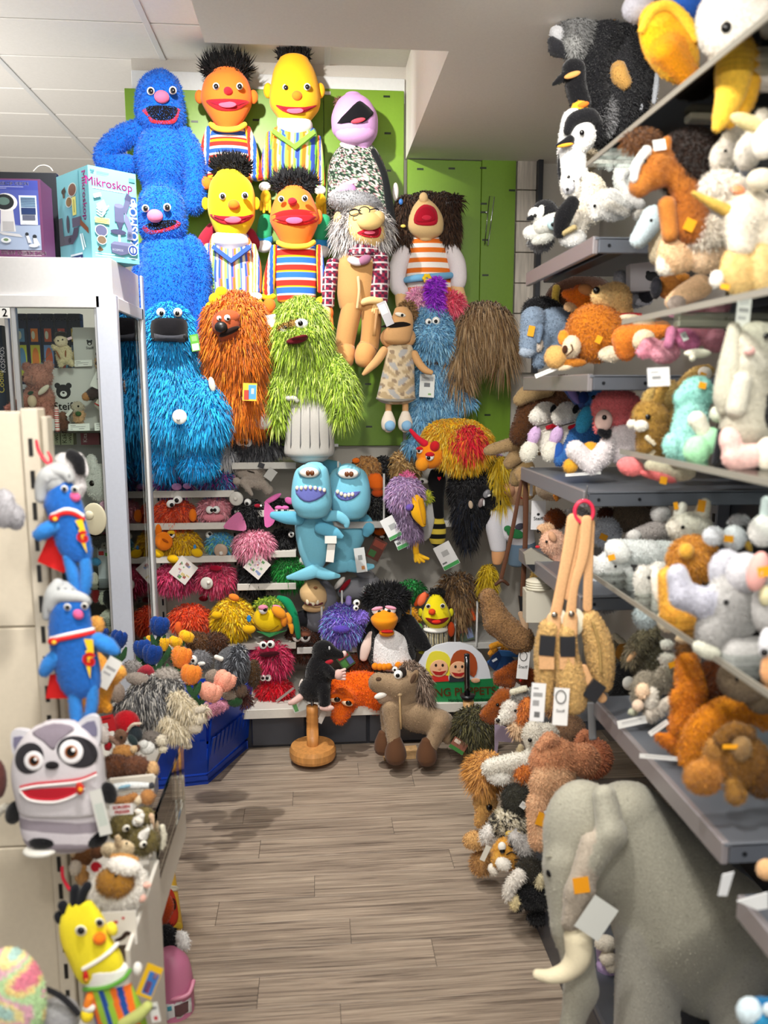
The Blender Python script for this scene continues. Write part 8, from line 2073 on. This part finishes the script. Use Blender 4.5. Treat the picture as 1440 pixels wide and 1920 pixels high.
for x,y,rx,ry,r in((920,1000,70,45,20),(880,1080,75,50,10),(800,1230,70,32,20),(930,920,62,32,-15),(760,1120,90,50,30)):
 t.e('paw','c9bfae',x,y,rx,ry,d=-110,roll=r)
t.e('ear','9a8f86',380,640,110,60,d=-30,roll=10);t.e('tail','77757a',230,850,70,40,d=10,m='fur',roll=-35,fur=shag(12,2,.4,.5,.3,cols=sc_));t.e('pompom','b0a8a0',640,610,110,70,d=20,fur=dict(len=6,w=1.8,dens=.4,segs=1,down=.1,jit=.8))
pl('plush_gnome','grey plush with red plaid scarf behind the sheepdog',LC,2.4,(420,640),('e','body','8e8a88',330,540,90,70,10,0,5),('s','scarf','a83040',[(400,580,34,-40),(460,550,40,-50),(510,600,30,-40)]));pl('plush_animal','taupe plush tucked below the amber bear',LC,2.0,(190,860),('e','body','9c8c80',190,760,70,90,0))
pl('plush_hedgehog','small grey flecked plush with cream face under the sheepdog paws',LC,1.95,(560,1330),('e','body','77706a',520,1180,110,70,10,20,6),('e','face','dcd4c0',590,1190,50,50,-40,0,4),('e','foot','d8d0ba',600,1270,40,36,-40))
pl('plush_boot','red felt boot shaped plush with charcoal toe',LC,1.85,(330,1200),('e','body','b01420',270,1040,120,120,0),('e','toe','2c343a',350,1130,66,80,-50,-20),('s','cream_band','d0c0ae',[(280,1110,14,-80),(330,1050,14,-90),(400,1040,12,-70)]))
t=Toy('hang_label','red printed label card standing in the pile','label',1.78,(110,1120),**LC)
t.card('card','c42830',105,1040,130,150,-12,0,marks=[('e0dcd8',.1,.45,.5,.8),('8c1c24',.1,.15,.8,.25)])
pl('plush_moose','brown deer plush with white cheek below the red boot',LC,1.75,(200,1280),('b','body',[('e','7c5c48',220,1160,0,60,70,50),('c','a08070',130,1170,-10,26,200,1230,-20,20),('e','6a4a38',360,1260,10,40,36,30)],10,3),('e','cheek','d8d0cc',60,1140,60,90,-10,-20),('e','ear','2c3a3c',330,1190,34,60,-20,-35),('k',228,1165,14,-60),('e','scarf','a81824',110,1240,34,46,0,20))
pl('plush_bear','honey bear plush head behind the brown shaggy dog',LC,1.7,(260,1344),('e','head','b88448',250,1300,100,70,0,0,4),('e','muzzle','d4b890',340,1270,34,34,-20));pl('plush_goose','white felt goose plush in the bin',LC,1.78,(460,1320),('e','body','dcdcd8',460,1260,70,60,0),('e','wing','d4d4d0',430,1230,40,44,-30,30))
pl('plush_dog','chocolate brown shaggy dog plush lying in the clear fronted bin',LD,1.6,(640,290),('e','body','5e3a26',560,180,140,110,0,0,7),('e','body','6a4430',740,170,120,90,0,0,7),('e','cream','cfa878',890,200,56,70,10,0,4));bx=Toy('carton','white open carton between the brown dog and the tan dog','box',1.56,(720,420),**LD)
bx.po('box_body','d8d2c6',[(500,300),(890,260),(915,290),(900,410),(560,420)],d=0,th=40,m='paper')
pl('plush_goose','white seagull plush with dark wing tip in the white carton',LD,1.53,(700,400),('s','wing','d4d8d8',[(560,370,40),(720,350,34),(850,350,26)]),('e','wing_tip','3a3c42',885,350,26,30,-10),('e','scarf','8cb4c8',640,360,60,16,-40,-15))
pl('plush_dog','tan dog plush lying behind the olive rhinos',LD,1.5,(740,540),('s','leg','a87440',[(580,490,34),(680,470,38),(730,450,36)],4),('e','head','b07c48',850,450,64,66,0,0,4),('e','cream','d8c8ac',770,480,50,40,-10,-20))
t=Toy('shelf_label','small white shelf label with red lettering on the bin','label',1.42,(610,620),**LD)
t.card('card','e8e6e4',612,565,210,96,-4,0);t.text('SORGEN','c82030',612,545,40,-6,d=-4,bold=.03);t.text('FRESSER','c82030',620,588,38,-6,d=-4,bold=.03)
RH='olive flecked rhino plush toys'
for i,(dx,dy,Y,lab)in enumerate(((0,0,1.47,'olive rhino plush with white horns, upper one'),(170,130,1.44,'olive rhino plush with white horns, lower one at the bin edge'))):
 pl('plush_rhino',lab,LD,Y,(680+dx,850+dy),('e','body','6e6238',640+dx,720+dy,135,120,0,-10,7),('s','horn','e4e2dc',[(760+dx*.3,670+dy,46,-70),(800+dx*.3,620+dy,22,-90)]),('f','eye_white','e4e0d4',655+dx*.9,735+dy*1.1,38,30,-110,-40),('k',665+dx*.9,740+dy*1.1,18,-130),('e','ear','e4ded2',770,585+dy*.6,42,24,-20,15),group=RH)
pl('plush_rhino','tan edged olive plush and cream pad at the bin rim',LD,1.48,(900,920),('e','body','7a6c40',820,620,90,80,30,0,7),('s','edge','d8b898',[(880,620,24,-10),(930,720,28,-10),(940,860,26,-10)]),('s','pad','d8d2be',[(980,720,24,-10),(995,820,26,-10),(980,910,22,-10)]))
pl('plush_monkey','cream monkey plush with upturned nose in the bin',LD,1.4,(600,1000),('b','body',[('e','d8c4a0',640,920,0,90,80,60),('e','dccaa8',510,930,0,80,70,60),('c','d4bc96',590,870,-40,34,580,820,-50,28)],14,3),('k',660,870,10,-60))
pl('plush_bear','russet brown bear plush under the raccoon foot',LD,1.42,(330,1080),('e','body','7c5230',270,960,100,120,0,0,5),('e','snout','5c3a24',390,950,70,60,0));pl('plush_monkey','small tan and white plush behind the red snap hook',LD,1.36,(240,1240),('e','body','b88a50',260,1150,60,90,10,0,4),('e','face','d8cfc2',200,1090,50,70,-20,0,4),('e','head','cdb490',170,930,30,70,0))
t=Toy('round_label','white tag with round red badge tucked beside the hamster','label',1.34,(380,1160),**LD)
t.card('card','e4e0da',375,1090,110,130,35,0);t.e('badge','c01c2c',385,1085,50,52,d=-3,rd=2,m='paper')
pl('plush_hamster','large brown and white hamster plush in the near bin',LD,1.3,(600,1480),('e','body','ece8e0',600,1260,250,220,0,-15,7),('e','patch','9c6e28',560,1220,165,125,-120,10,6),('e','face','e9e4dc',640,1070,150,78,-130,12,4),('e','brow','c08c48',640,1010,130,46,-90,8,4),('e','paw','e8b8a8',845,1245,36,26,-70),('e','paw','e8b8a8',800,1360,36,40,-70,20),('e','base','7a5424',460,1440,110,60,-40,0,6),('k',560,1165,14,-245,'nose'))
t=Toy('gift_card','white card with red hearts and curled brown tail drawing','card',1.24,(600,1790),**LD)
t.card('card','e9e5de',590,1635,320,300,-3,0,th=6)
for x,y,s_ in((560,1585,22),(628,1545,15)):
 t.po('heart','c42434',[(x,y+s_),(x-s_,y-s_*.2),(x-s_*.5,y-s_),(x,y-s_*.5),(x+s_*.5,y-s_),(x+s_,y-s_*.2)],d=-3,th=2,m='paper')
t.sw('tail_drawing','3a2820',[(570,1745,18,-2),(620,1720,20,-2),(660,1680,22,-2),(690,1690,18,-2)],m='felt',flat=.1);t.e('tail_tip','d8605c',690,1720,14,10,d=-5,rd=2,m='paper')
p=[at(390,1470,Z=0),at(465,1402,Z=0)]
bk=empty('shopping_basket',(p[0][0],p[0][1],0),'blue plastic shopping basket on the floor beneath the plush pile','basket')
C0,C1_=np.array(p[0]),np.array(p[1])
ht=.30
dirx=np.array([-.42,-.06,0])
ex=(C1_-C0)
BLB='123fb0'
def wall(a,b,flare,n,name):
 m=MB()
 d_=b-a
 L_=np.linalg.norm(d_)
 d_=d_/L_
 nr=np.cross(d_,[0,0,1])
 for i in range(n):
  u0,u1=L_*(i+.18)/n,L_*(i+.82)/n
  pts=[a+d_*u0+np.array([0,0,.06]),a+d_*u1+np.array([0,0,.06]),a+d_*u1+nr*flare*.9+np.array([0,0,ht*.62]),a+d_*u0+nr*flare*.9+np.array([0,0,ht*.62])]
  if name=='side_bars' or i%1==0:
   m.poly(pts,nr*-.006,hexc(BLB))
 for(z0,z1,f0,f1)in((0,.035,0,0),(ht*.16,ht*.9,.1,.9),(ht*.86,ht,.9,1.15)):
  m.poly([a+nr*flare*f0+np.array([0,0,z0]),b+nr*flare*f0+np.array([0,0,z0]),b+nr*flare*f1+np.array([0,0,z1]),a+nr*flare*f1+np.array([0,0,z1])],nr*-.008,hexc(BLB))
 m.build(name,'plastic',bk,local=bk.location)
wall(C0+dirx,C0,.03,14,'front_side')
wall(C0,C1_,.03,10,'right_side')
wall(C1_,C1_+dirx,.03,10,'back_side')
m=MB().poly([C0+[0,0,.01],C1_+[0,0,.01],C1_+dirx+[0,0,.01],C0+dirx+[0,0,.01]],(0,0,.008),hexc(BLB)).build('bottom','plastic',bk,local=bk.location)
z1=np.array([0,0,ht])
nr=np.cross(ex/np.linalg.norm(ex),[0,0,1])*.035
MB().tube(np.array([C0+dirx+z1+[0,-.04,0],C0+z1+nr+[0,-.03,0],C1_+z1+nr+[0,.03,0],C1_+dirx+z1+[0,.04,0]]),.011,BLB).build('rim','plastic',bk,local=bk.location,smooth=True)
q=Print(bk,C0+dirx*.62+[0,-.036,.03],-dirx*.2,np.array([0,0,.2]),(0,-1,0),'white_lettering')
q.text('SPIELE',.5,.5,.05,'e4e8f0',rot=90,bold=.02).end(bk.location)
t=Toy('bucket','yellow printed tin bucket on the floor beneath the bin','bucket',2.08,(1090,1660),**LD)
t.lo('tin','e2b42c',[(1060,880,1070),(1160,885,1095),(1400,890,1130),(1640,890,1165)],m='plastic',dep=.45,round_=False);t.patch('red_print','b8301c',[(1010,1300),(1070,1290),(1110,1400),(1125,1540),(1080,1620),(1020,1600)],off=1,m='plastic');t.patch('pale_print','d8d4c0',[(960,1260),(1110,1250),(1120,1300),(980,1290)],off=.6,m='plastic')
t.e('spot_print','3a1c14',1080,1420,26,60,d=t.fd(1080,1420)-4,rd=4,m='plastic');t.e('spot_print','e0c040',1130,1610,30,30,d=t.fd(1110,1610)-4,rd=4,m='plastic')
pl('plush_dinosaur','orange plush arm resting against the yellow bucket',LD,1.96,(1020,1600),('s','arm','c0481c',[(990,1320,40),(1030,1440,56),(1000,1560,40)]))
pl('plush_dog','black and white fluffy plush between the two buckets',LD,1.9,(1060,1830),('e','body','1c1e22',1040,1730,90,140,0,-20,8),('e','white_end','e9e8e6',1160,1740,62,90,-10,-20,6))
t=Toy('bucket','pink tub with printed band on the floor in front of the yellow bucket','bucket',1.78,(990,1430),**LF)
t.lo('tub','bc7090',[(1030,900,1000),(1090,880,1060),(1200,870,1085),(1280,870,1090),(1400,880,1090),(1430,890,1070)],m='plastic',dep=.45,round_=False);t.sw('rim','c88098',[(900,1300,12,-40),(980,1300,12,-95),(1060,1270,12,-70),(1088,1200,12,-20)],m='plastic')
t.patch('band','cfd0d0',[(930,1330),(1010,1315),(1075,1290),(1080,1370),(1010,1410),(935,1420)],off=1,m='plastic',smooth_n=1);t.patch('photo_print','5a3c40',[(980,1340),(1020,1325),(1060,1310),(1060,1370),(1015,1400),(985,1400)],off=1.6,m='plastic',smooth_n=1);t.patch('teal_print','4c9cb0',[(940,1345),(965,1338),(968,1365),(942,1370)],off=1.6,m='plastic',smooth_n=1)
pl('plush_bear','dusty pink mohair bear in beige vest and green tie in the cabinet',LB,2.72,(330,1250),('b','body',[('e','b07868',370,980,20,160,170,90),('c','b87c6c',260,980,-20,60,90,1060,-40,44),('c','b4786a',430,1060,-40,60,520,1180,-60,55)],20,5),('e','head','b47c6c',370,750,130,120,-30,0,5),('s','snout','a87464',[(320,780,60,-90),(250,770,36,-110)]),('f','nose','4a3028',225,765,20,22,-130),('e','ear','b47c6c',470,650,46,52,-20,0,4),('e','ear','a87060',260,660,44,46,0,0,4),('f','vest','d0b89c',310,990,42,60,-120),('f','collar','d8ccb8',420,880,70,26,-120,-40),('f','tie','26402c',295,910,30,18,-140,-20))
t=pl('plush_bear','small cream bear in dark cap with fishing rod in the cabinet',LB,2.76,(620,655),('b','body',[('e','d4c49c',620,540,0,80,100,60),('c','d0c098',540,480,-10,26,510,460,-20,20),('c','d6c8a0',590,620,-40,32,590,640,-40,26),('c','d6c8a0',680,610,-40,32,690,630,-40,26)],12,3),('e','head','d8c8a8',590,410,62,58,-20),('e','cap','26241f',590,350,64,34,-20),('f','strap','8a5430',560,540,8,46,-62,-25),('f','strap','8a5430',632,530,8,34,-66,5),('k',560,406,8,-70),('k',603,395,8,-70))
t.tube('fishing_rod','6a6858',[(500,500,-60),(410,610,-70)],3,n=3);t.card('ear_tag','e8c8cc',672,383,46,26,-20,d=-40);t.card('fish','6a8088',395,650,26,70,15,d=-75)
t=pl('plush_bear','brown bear in dark button coat and cap with striped drum in the cabinet',LB,2.7,(1020,1230),('b','body',[('e','3a2822',1080,860,0,130,180,90),('c','3a2822',970,880,-30,70,880,920,-50,56),('e','b88858',1060,1120,-10,90,80,60)],18,3),('e','head','c09868',1030,610,105,95,-30,0,5),('s','snout','c8a478',[(980,640,44,-100),(950,640,36,-110)]),('f','nose','3c241c',938,624,20,18,-140),('k',1030,605,12,-124,'eye','7a3c14'),('e','cap','4a3228',1020,520,100,40,-40,-8),('e','paw','b07c4c',830,945,40,40,-70))
for x,y in((1025,785),(1085,790),(1015,865),(1075,870),(1070,960)):
 t.e('coat_button','d8d0c4',x,y,10,10,d=-96,rd=5,m='plastic',res=(10,7))
t.sw('drum','d8d2c4',[(960,990,66,-110),(1020,1040,72,-120)],m='felt',cap=False);t.sw('drum_stripe','a82028',[(915,1010,6,-170),(980,1050,7,-190),(1030,1110,6,-180)],m='felt');t.sw('drum_stripe','a82028',[(1000,940,6,-170),(1050,970,7,-180),(1080,1030,6,-170)],m='felt');t.card('label','dcdad4',940,790,100,150,25,d=-150,marks=[('303030',.4,.3,.7,.45)])
t=pl('plush_bear','tiny grey and peach bear with green bow beneath the logo',LB,2.68,(750,1210),('b','body',[('e','c8a078',760,1130,0,60,80,50),('e','8a8478',720,1140,20,50,70,40)],10,4),('e','head','b8ac98',750,1050,60,56,-10,0,4),('k',755,1038,10,-60,'nose'),('f','bow','3c5c34',755,1110,30,24,-60));t.card('tag','dcdad2',668,1100,30,80,40,d=-60)
t=Toy('candy_cane','red and white striped cane beside a tiny brown bear in the cabinet','ornament',2.66,(550,1270),**LB)
t.sw('cane','e8e0d8',[(555,1270,22,0),(548,1160,22,0),(545,1060,20,0)],m='plastic',n=40,pat=lambda x,y,u:[hexc('c03030' if int(v*26)%2 else 'ece6e0')for v in u]);t.card('note','d8d4d0',490,1210,90,110,10,d=30)
pl('plush_bear','tiny brown bear beside the striped cane',LB,2.7,(620,1270),('e','body','6a4434',610,1210,50,70,0,0,4),('e','head','7a5444',605,1130,44,40,-10,0,4))
pl('plush_cat','large white cat plush with pink ear in pink dress inside the cabinet',LB,2.74,(1000,2320),('b','head',[('e','dedcd8',1000,1780,0,180,190,110),('e','dedcd8',880,1580,0,60,80,50)],30,3),('e','ear','d8345c',1090,1490,60,66,-40,-20),('e','ear','d8345c',1150,1560,50,60,-30),('k',888,1780,28,-84),('k',1150,1780,22,-84),('f','nose','b8c850',1025,1820,24,20,-112),('e','dress','d83c88',1050,2080,110,110,10),('e','apron','e8b4d0',1020,1990,60,40,-80),('e','paw','e0dedb',1100,2200,90,50,-30))
t=pl('suction_pad','large cream suction pad on the cabinet glass behind the zip doll',LB,2.55,(900,2280),cat='suction pad')
t.e('pad','cfc9ae',910,2125,118,158,d=0,rd=14,m='plastic');t.e('knob','d4ceb4',860,2090,44,44,d=-14,rd=24,m='plastic')
pl('plush_dog','white dog plush with black ear hanging behind the zip doll cap',LB,1.47,(700,1880),('b','head',[('e','dcd9d8',640,1640,0,140,160,90,-30),('e','d8d4d4',740,1800,10,90,130,70)],30,3),('s','ear','17171a',[(680,1500,50,-70),(750,1560,62,-80),(780,1660,46,-80)]),('e','edge','e8e4e4',800,1600,40,120,0,-15))
pl('plush_hedgehog','grey hedgehog plush with dark nose on the middle cabinet shelf',LA,2.72,(980,800),('e','body','55565a',960,690,95,60,0,0,6),('s','snout','8a8684',[(1010,730,38,-20),(1060,740,20,-30)]),('k',1070,738,12,-40,'nose'),('k',1005,735,8,-56));pl('plush_bear','dark olive bear with round badge on the middle cabinet shelf',LA,2.7,(1130,1110),('e','body','3f3c34',1135,1010,70,100,0,0,4),('e','head','44413a',1120,900,60,50,-10,0,4),('f','badge','b0a490',1105,968,20,20,-76));pl('plush_dog','white dog plush with black ear on the lower cabinet shelf',LA,2.72,(1080,1580),('b','body',[('e','dcdacc',1090,1450,0,130,110,80),('c','dedcd0',1020,1240,0,70,1160,1210,0,60),('c','d8d6c8',1140,1340,-30,40,1180,1460,-40,36)],26,3),('s','ear','131316',[(1030,1190,30,-70),(1050,1250,56,-80),(1060,1310,40,-80)]),('e','sleeve','8c1c24',920,1210,40,80,10));pl('plush_duck','small white plush with blue cube tag on the middle cabinet shelf',LA,2.7,(920,1110),('e','body','c8c0b0',910,1060,40,70,0),('e','cube','3878a0',925,890,50,40,-10,20))
plain_box('carton','white carton with red print on the middle cabinet shelf','box',186,210,1100,1026,2.76,.05,('c4c8d0','b8bcc4','d0d4da'),None,lambda q:q.rect(.1,.8,.5,.9,'c83038').rect(.6,.78,.9,.86,'5aa04c'))
